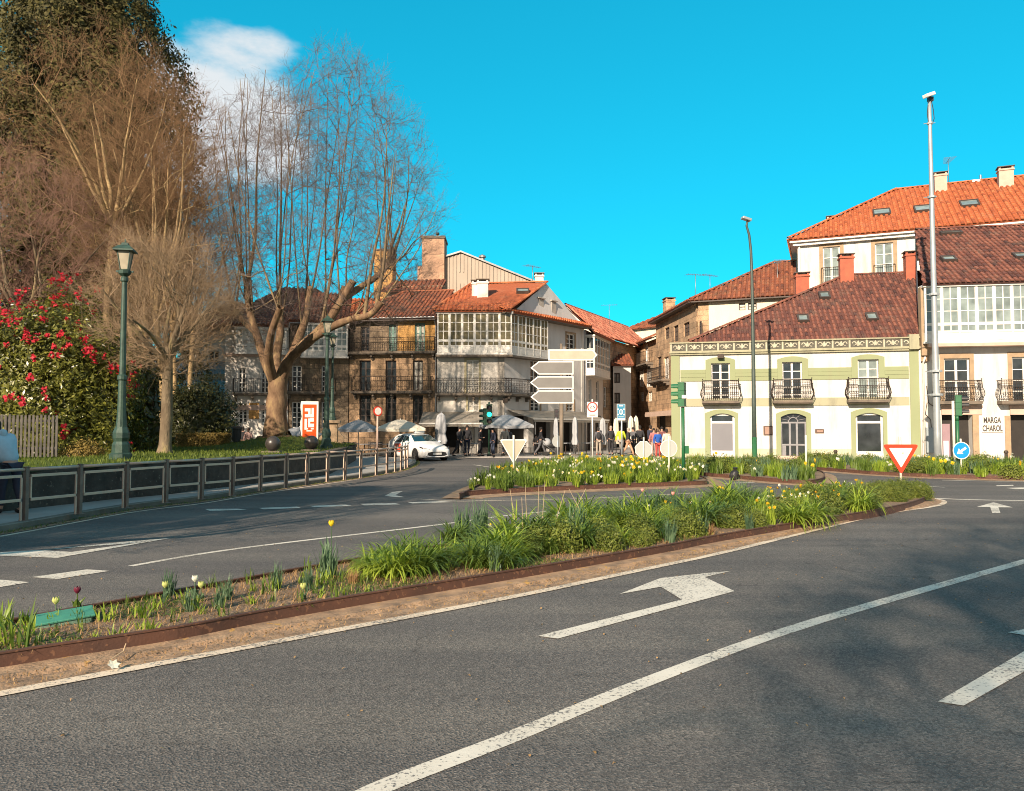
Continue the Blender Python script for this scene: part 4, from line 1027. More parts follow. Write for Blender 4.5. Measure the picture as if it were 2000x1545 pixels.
p = f.M.inverted() @ D(1285, 620, 66); chimney(f, roof, (0.6, 1.0), 1.0, 0.8, 11, f.sz(1285, 600, 1.0)[1]+0.2, M_stone)
f = Fac((11.9, 79.5), (13.1, 69.0), 9.9, label='narrow granite house with white shutters down the street', name='granite_house')
for k, wi in enumerate(((1259, 1266, 672, 708), (1250, 1257, 718, 756), (1264, 1273, 718, 756), (1251, 1258, 765, 784), (1266, 1273, 765, 784), (1231, 1235, 683, 720), (1239, 1243, 680, 715))):
    f.win(f.rect(*wi), 2, 4, M_wood, M_glassw, 0.10, deep=0.03 if k in (1, 2) else 0.16)
b = f.rect(1247, 1276, 690, 712); f.balcony((b[0], b[1], b[2], b[3]), 0.7, 'bars', 0.2, 0.15)
f.wall(M_stone); f.body(4, M_white2)
roof = tile_roof(f.root, [((-0.3, -0.6, 9.95), (f.w+0.2, -0.6, 9.95), (f.w+0.2, 2.2, 11.2), (-0.3, 2.2, 11.2))], M_tile_br, spacing=0.36, row=0.5, rad=0.11)
f = Fac((13.6, 92), (21, 84), 13.5, label='distant cream house with brown roof above the end of the street', name='cream_house')
f.wall(M_cream, depth=0.1); f.body(6, M_cream); tile_roof(f.root, [((-0.4, -0.4, 13.5), (f.w, -0.4, 13.5), (f.w, 3, 15.2), (2.0, 3, 15.2))], M_tile_br, spacing=0.36, row=0.5, rad=0.12)
f = Fac((9, 118), (24, 112), 9.5, label='distant plain granite house closing the end of the narrow street', name='granite_house'); f.win((4, 5, 2, 4)); f.win((7, 8, 2, 4)); f.win((4, 5, 5.5, 7.5)); f.win((7, 8, 5.5, 7.5))
f.wall(M_stone2); f.body(6, M_stone2); tile_roof(f.root, [((-0.4, -0.4, 9.5), (f.w, -0.4, 9.5), (f.w, 3, 11.5), (0, 3, 11.5))], M_tile_br, spacing=0.4, row=0.6, rad=0.13)
# ------------------------------------------------------------------ corner house with white gallery (front and street side)
f = Fac((-4.98, 51.0), (-0.5, 51.0), 9.45, label='white corner house with wraparound glazed gallery and bright orange tile roof', name='corner_gallery_house')
r = f.rect(911, 935, 703, 768); f.win(r, 2, 5, M_wood, M_glassw, 0.07); f.trim(r, 0.14, surf('olive_trim', (0.45, 0.40, 0.24), (0.36, 0.32, 0.2), 3, 0.8, 0.1), 0.02)
r = f.rect(914, 935, 771, 803); f.win(r, 2, 3, M_wood, M_glassw, 0.07); f.trim(r, 0.12, MATS['olive_trim'], 0.02)
shop = [(0.35, 1.5, 0.10, 2.55), (1.9, 2.5, 0.1, 2.5), (2.75, 4.2, 0.10, 2.55)]; f.holes += shop
f.wall(M_white2, z1=6.7, depth=0.4)
m = f.mb()
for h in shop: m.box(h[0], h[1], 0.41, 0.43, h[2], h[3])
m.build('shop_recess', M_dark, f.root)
m = f.mb(); m.box(1.95, 2.45, 0.30, 0.34, 0.1, 2.45); m.build('door_leaf', M_wood, f.root)
m = f.mb(); m.box(f.w-0.45, f.w-0.003, -0.03, 0.02, 0.1, 6.5); m.build('stone_corner', surf('grey_trim', (0.44, 0.40, 0.34), (0.3, 0.27, 0.23), 3, 0.9, 0.2), f.root)
M_cg = M_glassw
f.gallery((0.05, f.w+0.5, 6.70, 9.42), 0.5, 6, M_wood, glass_mat('amber_curtain_glass', (0.10, 0.085, 0.045), 0.1, 0.5))
s2 = Fac((-0.5, 51.0), (5.45, 58.46), 9.45, root=f)
for wi, cr in (((1106, 1123, 652, 690), 1), ((1036, 1055, 780, 803), 0), ((1107, 1121, 783, 803), 0)):
    r = s2.rect(*wi); s2.win(r, 2, 4 if cr else 3, M_wood, M_glass, 0.07); s2.trim(r, 0.13, M_trimst, 0.02)
r = s2.rect(1036, 1053, 704, 768); s2.win(r, 2, 4, M_wood, M_glass, 0.07)
r = s2.rect(1106, 1120, 715, 765); s2.win(r, 2, 4, M_wood, M_glass, 0.07)
sh = [(0.5, 2.6, 0.1, 2.6), (3.2, 5.2, 0.1, 2.6), (5.8, 8.2, 0.1, 2.6)]; s2.holes += sh
s2.wall(M_greyw, z1=9.45, depth=0.4)
m = s2.mb()
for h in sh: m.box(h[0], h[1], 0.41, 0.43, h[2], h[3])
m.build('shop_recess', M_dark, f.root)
gr = s2.rect(985, 1070, 620, 693, -0.5)
s2.gallery((0.0, gr[1], 6.70, 9.42), 0.5, 5, M_wood, MATS['amber_curtain_glass'])
m = s2.mb(); m.box(s2.w-0.35, s2.w, -0.04, 0.02, 0.1, 9.3); m.build('stone_corner', M_white, f.root)
m = f.mb(); m.box(-0.05, f.w+0.55, -0.62, 0.0, 6.46, 6.59); m.build('gallery_sill', M_slabst, f.root)
m = s2.mb(); m.box(-0.3, gr[1]+0.1, -0.62, 0.0, 6.46, 6.588); m.build('gallery_sill', M_slabst, f.root)
f.balcony((-0.02, f.w+0.45, 4.05, 5.05), 0.55, 'scroll', 0.17, 0.14)
b = s2.rect(985, 1042, 745, 770, -0.55); s2.balcony((0.05, b[1], 4.05, 5.05), 0.55, 'scroll', 0.17, 0.14)
# roof: front slope up to a ridge that ends in the gable over the street side
inv = f.rootM.inverted()
def W(x, y, z): return inv @ Vector((x, y, z))
E0, E1 = W(-5.25, 50.25, 9.5), W(-0.2, 50.25, 9.5)
apx = W(2.55, 55.3, 12.3); apl = W(-3.0, 56.0, 12.3)
roof = tile_roof(f.root, [(E0, E1, apx, apl)], M_tile_or, spacing=0.27, row=0.42, rad=0.095)
ridge_tiles(roof, apl, apx, M_tile_or); ridge_tiles(roof, E0, apl, M_tile_or); ridge_tiles(roof, E1, apx, M_tile_or)
a = W(0.0, 51.2, 9.45); bq = W(5.45, 58.46, 9.45); m = MB(); m.poly([a, bq, W(2.45, 55.1, 12.2)]); m.poly([bq, W(-5, 60, 9.45), apl - Vector((0,0,0.1)), W(2.45, 55.1, 12.2)]); m.poly([W(-5, 60, 9.45), W(-4.98, 51, 9.45), apl - Vector((0,0,0.1))]); m.build('gable', M_greyw, f.root)
# dormer shutters in the gable, the strip of tiles below it
for q in (0.40, 0.57):
    c = a.lerp(bq, q); m = s2.mb(); s_ = (Vector((c.x, c.y, 0)) - s2.T.translation).dot(s2.T.to_3x3() @ Vector((1,0,0)))
    m.box(s_-0.28, s_+0.28, -0.03, 0.03, 9.9, 10.9); m.box(s_-0.4, s_+0.4, -0.12, 0.05, 10.92, 11.0); m.build('gable_window', MATS['grey_trim'], f.root)
tile_roof(f.root, [((-0.7, -0.75, 9.47), (s2.w+0.1, -0.75, 9.47), (s2.w+0.1, 0.02, 9.80), (-0.7, 0.02, 9.80))], M_tile_or, T=s2.T, spacing=0.27, row=0.4, rad=0.095, name='side_eave')
m = s2.mb(); m.box(-0.6, s2.w, -0.7, 0.0, 9.3, 9.40); m.build('eave', M_slabst, f.root)
for u, vt, d, w in ((929, 548, 53.2, 0.5), (943, 546, 52.8, 0.75), (1053, 534, 57.5, 0.62)):
    q = inv @ D(u, vt, d); chimney(f, roof, (q.x, q.y), w, 0.6, 10.0, q.z, M_white2, M_slabst)
q = D(1018, 574, 54.0); m = MB(); c = inv @ q
skylight(f, roof, W(0.75, 53.4, 11.25), 0.9, 0.7, math.atan2(2.8, 5.1))
antenna(D(1040, 560, 57.6), 1.6, 'small aerial beside the white chimney on the orange roof')
# awnings
m = f.mb(); m.add([(-0.9,-0.02,2.85),(3.1,-0.02,2.85),(3.1,-2.2,2.05),(-0.9,-2.2,2.05),(-0.9,-2.2,1.86),(3.1,-2.2,1.86)], [(3,2,1,0),(3,4,5,2)])
aw = m.build('awning', M_awn, f.root); m = f.mb(); m.box(-0.92, 3.12, -2.24, -2.17, 2.01, 2.10); m.build('awning_bar', M_wood, aw)
m = s2.mb(); m.add([(0.2,-0.02,3.0),(9.4,-0.02,3.0),(9.4,-2.3,2.35),(0.2,-2.3,2.35),(0.2,-2.3,2.17),(9.4,-2.3,2.17)], [(3,2,1,0),(3,4,5,2)])
aw = m.build('awning', M_awn, f.root); m = s2.mb(); m.box(0.18, 9.42, -2.33, -2.27, 2.32, 2.40); m.build('awning_bar', M_wood, aw)
m = s2.mb()
for k in range(5): m.tube([(0.4+k*2.2, -2.25, 0.1), (0.4+k*2.2, -2.25, 2.35)], 0.04, 6)
m.build('awning_post', M_zinc, f.root)
m = f.mb(); m.box(f.w-0.1, f.w+0.22, -0.35, -0.05, 3.45, 3.75); m.tube([(f.w+0.06, -0.2, 3.75), (f.w+0.06, -0.2, 3.95), (f.w-0.1, 0, 3.95)], 0.02, 5); m.build('wall_lantern', M_iron, f.root)
# ------------------------------------------------------------------ granite house with three rows of balcony doors
f = Fac((-11.0, 52.0), (-5.0, 51.15), 9.15, label='granite house with iron balconies, ochre top floor corner and brown tile roof', name='granite_balcony_house')
for k, (u0, u1) in enumerate(((702, 724), (753, 774), (806, 826))):
    f.win(f.rect(u0, u1, 704, 764), 2, 4, M_dwood, M_glass if k < 2 else M_glassw, 0.08, deep=0.2); f.win(f.rect(u0, u1, 772, 826), 2, 4, M_dwood, M_glass, 0.08, deep=0.2)
r = f.rect(810, 830, 631, 686); f.win(r, 2, 3, M_gwood, M_glassw, 0.09)
r = f.rect(759, 774, 634, 686); f.win(r, 2, 4, M_gwood, M_glassm, 0.08)
f.win(f.rect(704, 722, 638, 686), 2, 4, M_dwood, M_glass, 0.08)
ox = f.sz(777, 650)[0]; oz = f.sz(777, 688)[1]
f.wall(M_stone, z1=oz); hs = list(f.holes); f.wall(M_ochre, x0=ox, z0=oz, z1=9.05, name='ochre_wall'); f.wall(M_stone2, x1=ox, z0=oz, z1=9.05); f.body(7, M_stone2, z1=9.0)
b = f.rect(686, 841, 735, 765, -0.5); f.balcony((b[0], b[1], 4.25, 5.2), 0.5, 'bars', 0.13, 0.15)
b = f.rect(675, 850, 660, 686, -0.5); f.balcony((max(b[0], 0.05), f.w-0.05, oz+0.03, oz+0.95), 0.5, 'scroll', 0.16, 0.15)
m = f.mb(); m.box(-0.1, f.w, -0.55, 0.05, 8.92, 9.08); m.build('eave', M_dwood, f.root)
m = f.mb(); m.tube([(0, -0.62, 9.08), (f.w, -0.62, 9.1)], 0.06, 6); m.tube([(f.w-0.1, -0.55, 9.05), (f.w-0.06, -0.1, 8.6), (f.w-0.06, -0.1, 0.1)], 0.045, 6); m.build('gutter', M_zinc, f.root)
for x in (0.9, 2.9, 4.9):
    pass
roof = tile_roof(f.root, [((-0.2, -0.6, 9.1), (f.w+0.1, -0.6, 9.1), (f.w+0.1, 4.6, 11.75), (2.6, 4.6, 11.75)), ((-0.2, 7.5, 9.1), (-0.2, -0.6, 9.1), (2.6, 4.6, 11.75), (2.6, 4.6, 11.75))], M_tile_br, spacing=0.28, row=0.42, rad=0.1)
ridge_tiles(roof, (2.6, 4.6, 11.75), (f.w+0.1, 4.6, 11.75), M_tile_br); ridge_tiles(roof, (-0.2, -0.6, 9.15), (2.6, 4.6, 11.8), M_tile_br)
# ------------------------------------------------------------------ granite house with pale gallery, behind the plane tree
f = Fac((-14.9, 51.4), (-11.05, 52.0), 8.9, label='dark granite house with pale glazed gallery behind the big bare plane tree', name='granite_gallery_house')
for wi in ((570, 589, 714, 766), (628, 643, 714, 766), (570, 589, 785, 836), (628, 643, 785, 836)): f.win(f.rect(*wi), 2, 5, M_wood, M_glass, 0.07)
f.wall(M_stone2, z1=8.8); f.body(7, M_stone2, z1=8.8)
b = f.rect(560, 655, 738, 764, -0.4); f.balcony((b[0], min(b[1], f.w-0.1), 4.2, 5.1), 0.45, 'bars', 0.14, 0.14)
g = f.rect(589, 671, 640, 694, -0.6); f.gallery((max(g[0], 0.5), f.w-0.05, 6.55, 8.75), 0.6, 4, M_wood, M_glassm)
roof = tile_roof(f.root, [((0, -0.8, 8.9), (f.w, -0.8, 8.9), (f.w, 4.2, 11.6), (0, 4.2, 11.6))], M_tile_br, spacing=0.28, row=0.42, rad=0.1)
# ------------------------------------------------------------------ white lit house at the left
f = Fac((-18.9, 50.6), (-14.95, 51.38), 8.6, label='sunlit white house with long iron balcony left of the plane tree trunk', name='white_balcony_house')
for wi in ((465, 480, 719, 767), (510, 525, 719, 767), (466, 483, 787, 826), (510, 524, 787, 826)): f.win(f.rect(*wi), 2, 5, M_wood, M_glass, 0.07)
f.wall(M_white); f.body(7, M_white2)
r = f.rect(486, 506, 787, 818); m = f.mb(); m.box(r[0], r[1], -0.03, 0.01, r[2], r[3]); m.build('stone_panel', M_ochre, f.root)
b = f.rect(455, 530, 738, 767, -0.45); f.balcony((b[0], b[1], 4.1, 5.0), 0.45, 'bars', 0.14, 0.14)
m = f.mb(); m.box(0, f.w, -0.12, 0.02, 6.5, 6.7); m.box(0.35, f.w, -0.06, 0.02, 2.95, 3.3); m.build('cornice', M_pink, f.root)
g = f.rect(462, 530, 640, 690, -0.3); f.gallery((0.7, f.w-0.1, 6.75, 8.4), 0.3, 4, M_wood, M_glassw)
roof = tile_roof(f.root, [((-0.2, -0.5, 8.6), (f.w, -0.5, 8.6), (f.w, 3.6, 10.6), (-0.2, 3.6, 10.6))], M_tile_br, spacing=0.28, row=0.42, rad=0.1)
# ------------------------------------------------------------------ set back white house, hipped roof seen through the tree
f = Fac((-19.6, 59), (-14.0, 60), 11.2, label='white house with dark hipped roof seen through the plane tree limbs', name='white_hipped_house')
for u in (520, 556, 595): 
    r = f.rect(u-8, u+8, 592, 616); f.win(r, 2, 2, M_wood, M_glass, 0.07)
f.wall(M_white); f.body(6, M_white2)
tile_roof(f.root, [((-0.5, -0.5, 11.2), (f.w+0.5, -0.5, 11.2), (f.w-1.6, 3, 13.2), (1.6, 3, 13.2)), ((f.w+0.5, -0.5, 11.2), (f.w+0.5, 6.5, 11.2), (f.w-1.6, 3, 13.2), (f.w-1.6, 3, 13.2)), ((-0.5, 6.5, 11.2), (-0.5, -0.5, 11.2), (1.6, 3, 13.2), (1.6, 3, 13.2))], M_tile_br, spacing=0.34, row=0.5, rad=0.11)
f = Fac((-15.0, 57), (-10.2, 57.6), 9.8, label='low house with red tiled gable between the plane tree and the tower', name='red_gable_house')
f.wall(M_greyw); f.body(5, M_greyw); tile_roof(f.root, [((-0.3, -0.4, 9.8), (f.w+0.3, -0.4, 9.8), (f.w+0.3, 2.5, 11.9), (1.5, 2.5, 11.9))], M_tile_or, spacing=0.32, row=0.45, rad=0.11)
# ------------------------------------------------------------------ ribbed gable building with its towers
f = Fac((-5.6, 62.5), (1.7, 62.5), 13.2, label='tall building with ribbed beige gable and one small window behind the roofs', name='ribbed_gable_house')
r = f.rect(894, 909, 534, 551); f.win(r, 2, 1, M_wood, M_glassm, 0.08)
f.wall(M_clad, z1=13.2); f.body(10, M_clad, z1=13.2)
pk = f.sz(900, 494); el = f.sz(867, 505)[1]; er = f.sz(1040, 551)[1]
m = f.mb(); m.extr([(0,0,13.2),(f.w,0,13.2),(f.w,0,er),(pk[0],0,pk[1]),(0,0,el)], (0,10,0)); m.build('gable', M_clad, f.root)
m = f.mb(); x = 0.12
while x < f.w:
    zt = el+(pk[1]-el)*x/pk[0] if x < pk[0] else pk[1]+(er-pk[1])*(x-pk[0])/(f.w-pk[0])
    if not (r[0]-0.1 < x < r[1]+0.1): m.box(x-0.05, x+0.05, -0.06, 0.0, 9.5, zt-0.05)
    else: m.box(x-0.05, x+0.05, -0.06, 0.0, 9.5, r[2]-0.1); m.box(x-0.05, x+0.05, -0.06, 0.0, r[3]+0.1, zt-0.05)
    x += 0.30
m.build('cladding_rib', M_clad, f.root)
rf_ = f.mb(); rf_.extr([(-0.2,-0.2,el-0.02),(pk[0],-0.2,pk[1]+0.02),(pk[0],-0.2,pk[1]+0.16),(-0.2,-0.2,el+0.12)], (0,10.4,0)); rf_.extr([(pk[0],-0.2,pk[1]+0.02),(f.w+0.2,-0.2,er-0.05),(f.w+0.2,-0.2,er+0.09),(pk[0],-0.2,pk[1]+0.16)], (0,10.4,0)); rfo = rf_.build('roof', M_zinc, f.root)
q = f.sz(942, 500, 1.0); m = f.mb(); m.lathe([(0.2, er), (0.2, q[1]-0.15), (0.3, q[1]-0.15), (0.3, q[1]), (0.0, q[1]+0.15)], 10, (q[0], 1.0, 0)); m.build('flue', M_zinc, rfo)
M_tower = stone_mat('tower_render', (0.46, 0.29, 0.19), (0.42, 0.26, 0.17), (0.40, 0.25, 0.165), 1.2, 0.6, 0.25)
f = Fac((-7.3, 62.0), (-5.5, 62.0), 17.3, label='tall plain brownish tower beside the ribbed gable', name='stair_tower', cat='tower')
f.wall(M_tower); f.body(2.4, M_tower); m = f.mb(); m.box(-0.08, f.w+0.08, -0.08, 2.5, 17.2, 17.4); m.build('capping', M_slabst, f.root); m = f.mb(); m.lathe([(0.08, 17.4), (0.08, 17.75), (0.16, 17.75), (0.16, 17.9)], 8, (1.15, 1.0, 0)); m.build('vent', M_iron, f.root)
m = f.mb(); m.box(-0.42, -0.003, 0.4, 2, 9, 15.0); m.build('lower_shaft', M_tower, f.root)
f = Fac((-11.0, 61.0), (-9.55, 61.0), 16.0, label='ochre stone tower half hidden by plane tree branches', name='stair_tower', cat='tower')
f.wall(M_ochre); f.body(2.0, M_ochre); m = f.mb(); m.box(-0.06, f.w+0.06, -0.06, 2.1, 15.95, 16.1); m.build('capping', M_slabst, f.root)
f = Fac((-9.9, 60.2), (-5.4, 59.6), 12.9, label='dark brown roofed house in front of the brownish tower', name='brown_roof_house')
f.wall(M_stone2); f.body(1.6, M_stone2); tile_roof(f.root, [((-0.3, -0.5, 12.5), (f.w, -0.5, 12.5), (f.w, 1.3, 13.6), (0.4, 1.3, 13.6))], M_tile_br, spacing=0.34, row=0.5, rad=0.11)
f = Fac((1.5, 66.5), (4.6, 68), 12.8, label='small white house with flat top behind the grey gable', name='white_house'); f.wall(M_white); f.body(4, M_white)
# ------------------------------------------------------------------ houses on the left side of the street
f = Fac((5.62, 58.7), (7.55, 64.0), 9.3, label='narrow grey house with white and dark glazed bay on the street corner', name='bay_window_house')
sh = [(0.4, 2.4, 0.1, 2.8), (3.0, 5.0, 0.1, 2.8)]; f.holes += sh
f.win((0.8, 1.8, 3.4, 5.6), 2, 4, M_wood, M_glass, 0.08); f.win((3.2, 4.2, 3.4, 5.6), 2, 4, M_wood, M_glass, 0.08)
f.wall(M_greyw); f.body(4, M_greyw); m = f.mb()
for h in sh: m.box(h[0], h[1], 0.24, 0.26, h[2], h[3])
m.build('shop_recess', M_dark, f.root)
f.gallery((0.1, f.w-0.2, 5.9, 8.9), 0.65, 5, M_wood, M_glass)
tile_roof(f.root, [((-0.2, -1.0, 9.0), (f.w, -1.0, 9.0), (f.w, 1.2, 10.2), (-0.2, 1.2, 10.2))], M_tile_rd, spacing=0.3, row=0.42, rad=0.1)
f = Fac((6.95, 64.9), (14.2, 79.1), 9.7, label='long granite house under a pale red tile roof down the street', name='red_roof_house')
for s in (2.2, 5.5, 9, 12): f.win((s, s+0.9, 3.6, 5.4), 2, 3, M_wood, M_glass, 0.08); f.win((s, s+0.9, 6.6, 8.4), 2, 3, M_wood, M_glass, 0.08)
f.wall(M_stone); f.body(6, M_stone)
roof = tile_roof(f.root, [((-0.3, -0.5, 9.7), (f.w+0.5, -0.5, 9.7), (f.w+0.5, 2.5, 12.4), (-0.3, 2.5, 12.4))], M_tile_rd, spacing=0.34, row=0.5, rad=0.115)
ridge_tiles(roof, (-0.3, 2.5, 12.4), (f.w+0.5, 2.5, 12.4), M_tile_rd)
m = f.mb(); m.poly([(-0.3,2.5,12.35),(f.w+0.5,2.5,12.35),(f.w+0.5,6,9.7),(-0.3,6,9.7)][::-1]); m.poly([(0,0,9.6),(0,6,9.6),(0,2.5,12.3)][::-1]); m.build('gable', M_white2, f.root)
antenna(D(1190, 636, 72), 2.0, 'thin aerial on the pale red roof above the street')
f = Fac((8.95, 68.2), (10.55, 68.2), 7.4, label='narrow cream plastered house front with two dark windows in the street', name='plaster_house')
for wi in ((1198, 1211, 728, 748), (1198, 1211, 767, 788)): f.win(f.rect(*wi), 2, 2, M_dwood, M_glassw, 0.13)
f.holes.append((0.3, 1.2, 0.1, 2.3)); f.wall(M_greyw); f.body(6, M_dark); m = f.mb(); m.box(0.3, 1.2, 0.24, 0.26, 0.1, 2.3); m.build('doorway', M_dark, f.root)
tile_roof(f.root, [((-0.2, -0.3, 7.4), (f.w+0.2, -0.3, 7.4), (f.w+0.2, 2.5, 8.6), (-0.2, 2.5, 8.6))], M_tile_br, spacing=0.3, row=0.45, rad=0.1)
m = f.mb(); m.tube([(0.05, -0.08, 7.2), (0.05, -0.08, 0.1)], 0.06, 6); m.build('drainpipe', M_wood, f.root)
# ------------------------------------------------------------------ pale low building behind the park trees
f = Fac((-29, 55.5), (-19.6, 54.0), 5.6, label='pale low building with grey metal canopy roof behind the park trees', name='pavilion')
for wi in ((345, 362, 800, 846), (375, 392, 800, 846), (405, 422, 800, 846)): f.win(f.rect(*wi), 2, 3, M_wood, M_glass, 0.08)
f.wall(M_cream); f.body(6, M_white2)
m = f.mb(); m.add([(-1,-2.2,4.1),(f.w+0.5,-2.2,4.1),(f.w+0.5,4,7.2),(-1,4,7.2)], [(0,1,2,3)]); m.box(-1, f.w+0.5, -2.25, -2.15, 3.9, 4.12)
m.build('canopy_roof', M_zinc, f.root)
f = Fac((-60, 62), (-28, 58), 7.5, label='long cream building far behind the big conifer at the left', name='long_house')
for k in range(8): f.win((1.5+k*3.8, 2.8+k*3.8, 1.2, 3.2), 2, 3, M_wood, M_glass); f.win((1.5+k*3.8, 2.8+k*3.8, 4.4, 6.4), 2, 3, M_wood, M_glass)
f.wall(M_cream); f.body(8, M_cream); tile_roof(f.root, [((-0.4,-0.5,7.5),(f.w+0.4,-0.5,7.5),(f.w-2,4,10),(2,4,10))], M_tile_br, spacing=0.36, row=0.6, rad=0.12)
f = Fac((-25.0, 58.0), (-18.4, 57.2), 9.4, label='plain white house with grey hipped roof glimpsed between the park trees', name='white_house')
for k in range(4): f.win((0.7+k*1.5, 1.5+k*1.5, 5.6, 7.6), 2, 3, M_wood, M_glass); f.win((0.7+k*1.5, 1.5+k*1.5, 1.6, 3.6), 2, 3, M_wood, M_glass)
f.wall(M_white2); f.body(7, M_white2); tile_roof(f.root, [((-0.4,-0.5,9.4),(f.w+0.4,-0.5,9.4),(f.w-1.5,3.5,11.6),(1.5,3.5,11.6))], M_tile_br, spacing=0.36, row=0.5, rad=0.12)
# ================================================================== street furniture, signs
M_lgreen = surf('lamp_green', (0.042, 0.085, 0.062), (0.02, 0.042, 0.033), 5, 0.55, 0.2, 40, metal=0.2)
M_tgreen = surf('signal_green', (0.02, 0.13, 0.05), (0.015, 0.095, 0.038), 5, 0.45, 0.05)
M_black = surf('black_plastic', (0.02, 0.02, 0.02), (0.03, 0.03, 0.03), 5, 0.5, 0.05)
M_galv = surf('galvanised', (0.42, 0.45, 0.46), (0.34, 0.37, 0.38), 3, 0.45, 0.05, metal=0.4)
M_cpost = surf('cream_post', (0.72, 0.68, 0.55), (0.60, 0.56, 0.45), 5, 0.5, 0.05)
M_alu = surf('sign_back_grey', (0.18, 0.172, 0.16), (0.15, 0.143, 0.133), 2, 0.5, 0.02)
M_alu2 = surf('sign_back_cream', (0.46, 0.40, 0.30), (0.38, 0.33, 0.25), 3, 0.5, 0.02, fine=((0.42, 0.33, 0.22), 6, 0.70))
M_rim = surf('sign_rim', (0.78, 0.76, 0.70), (0.70, 0.68, 0.62), 3, 0.45, 0)
M_red = surf('sign_red', (0.70, 0.05, 0.015), (0.60, 0.04, 0.015), 4, 0.4, 0)
M_swhite = surf('sign_white', (0.80, 0.75, 0.68), (0.72, 0.66, 0.58), 5, 0.45, 0.02, fine=((0.46, 0.33, 0.22), 9, 0.68))
M_blue = surf('sign_blue', (0.012, 0.27, 0.60), (0.010, 0.24, 0.54), 4, 0.4, 0)
M_teal = surf('info_blue', (0.02, 0.20, 0.33), (0.015, 0.17, 0.29), 4, 0.4, 0)
M_lens = glass_mat('dark_lens', (0.03, 0.02, 0.02))
M_lampglass = glass_mat('lantern_glass', (0.30, 0.27, 0.20), 0.2, 0.5)
def XZ(c, pts, y=0.0): return [Vector((c[0]+x, c[1]+y, c[2]+z)) for x, z in pts]
def plate(mb, pts, y0, y1):
    """flat sign of outline pts (x, z), facing -y"""
    ar = sum(pts[i][0]*pts[(i+1)%len(pts)][1]-pts[(i+1)%len(pts)][0]*pts[i][1] for i in range(len(pts)))
    if ar < 0: pts = pts[::-1]
    mb.extr([(x, y0, z) for x, z in pts][::-1], (0, y1-y0, 0)) if False else mb.add([(x, y0, z) for x, z in pts] + [(x, y1, z) for x, z in pts],
        [tuple(range(len(pts))), tuple(range(2*len(pts)-1, len(pts)-1, -1))] + [(i, i+len(pts), (i+1)%len(pts)+len(pts), (i+1)%len(pts)) for i in range(len(pts))])
def ngon(r, n, c=(0, 0), rot=0.0): return [(c[0]+r*math.cos(2*math.pi*k/n+rot), c[1]+r*math.sin(2*math.pi*k/n+rot)) for k in range(n)]
def rtri(s, rad=0.05):
    """downward triangle of side s with rounded corners, centred on the middle of its top edge"""
    P = [Vector((-s/2, 0, 0)), Vector((s/2, 0, 0)), Vector((0, -s*0.866, 0))]; out = []
    for i in range(3):
        p, a, b = P[i], (P[i-1]-P[i]).normalized(), (P[(i+1)%3]-P[i]).normalized()
        for t in (0.0, 0.33, 0.67, 1.0):
            q = p + a*rad*1.7*(1-t)**2 + b*rad*1.7*t**2; out.append((q.x, q.y))
    return out
def at_px(u, v, d, z): 
    p = D(u, v, d); return Vector((p.x, d, z))
# give way sign, front
b = G(1761, 957, 0.1); r = empty('give_way_sign', b, R(-6), 'red and white give way triangle standing in the nearest flower bed', 'road sign')
zt = D(1758, 868, b.y).z - 0.1
m = MB(); m.tube([(0, 0.035, 0), (0, 0.035, zt+0.10)], 0.03, 8); m.build('post', M_cpost, r, smooth=True)
m = MB(); plate(m, [(x, zt+z) for x, z in rtri(0.92, 0.055)], -0.004, 0.004); pl = m.build('sign_border', M_red, r)
m = MB(); plate(m, [(x, zt-0.095+z) for x, z in rtri(0.60, 0.02)], -0.008, -0.003); m.build('sign_face', M_swhite, pl)
m = MB(); m.tube([(-0.035, 0.02, zt), (-0.035, 0.02, zt+0.20)], 0.008, 5); m.tube([(0.02, 0.02, zt), (0.02, 0.02, zt+0.20)], 0.008, 5); m.build('bracket', M_galv, r)
# give way sign seen from behind
b = Vector((D(1003, 930, 24.5).x, 24.5, 0.1)); r = empty('give_way_sign', b, R(4), 'cream back of a give way triangle at the left end of the middle bed', 'road sign')
zt = D(1003, 858, b.y).z - 0.1
m = MB(); m.tube([(0, -0.035, 0), (0, -0.035, zt+0.13)], 0.032, 8); m.build('post', M_cpost, r, smooth=True)
m = MB(); plate(m, [(x, zt+z) for x, z in rtri(0.90, 0.055)], -0.004, 0.004); pl = m.build('sign_border', M_rim, r)
m = MB(); plate(m, [(x, zt-0.035+z) for x, z in rtri(0.80, 0.05)], -0.009, -0.003); m.build('sign_face', M_alu2, pl)
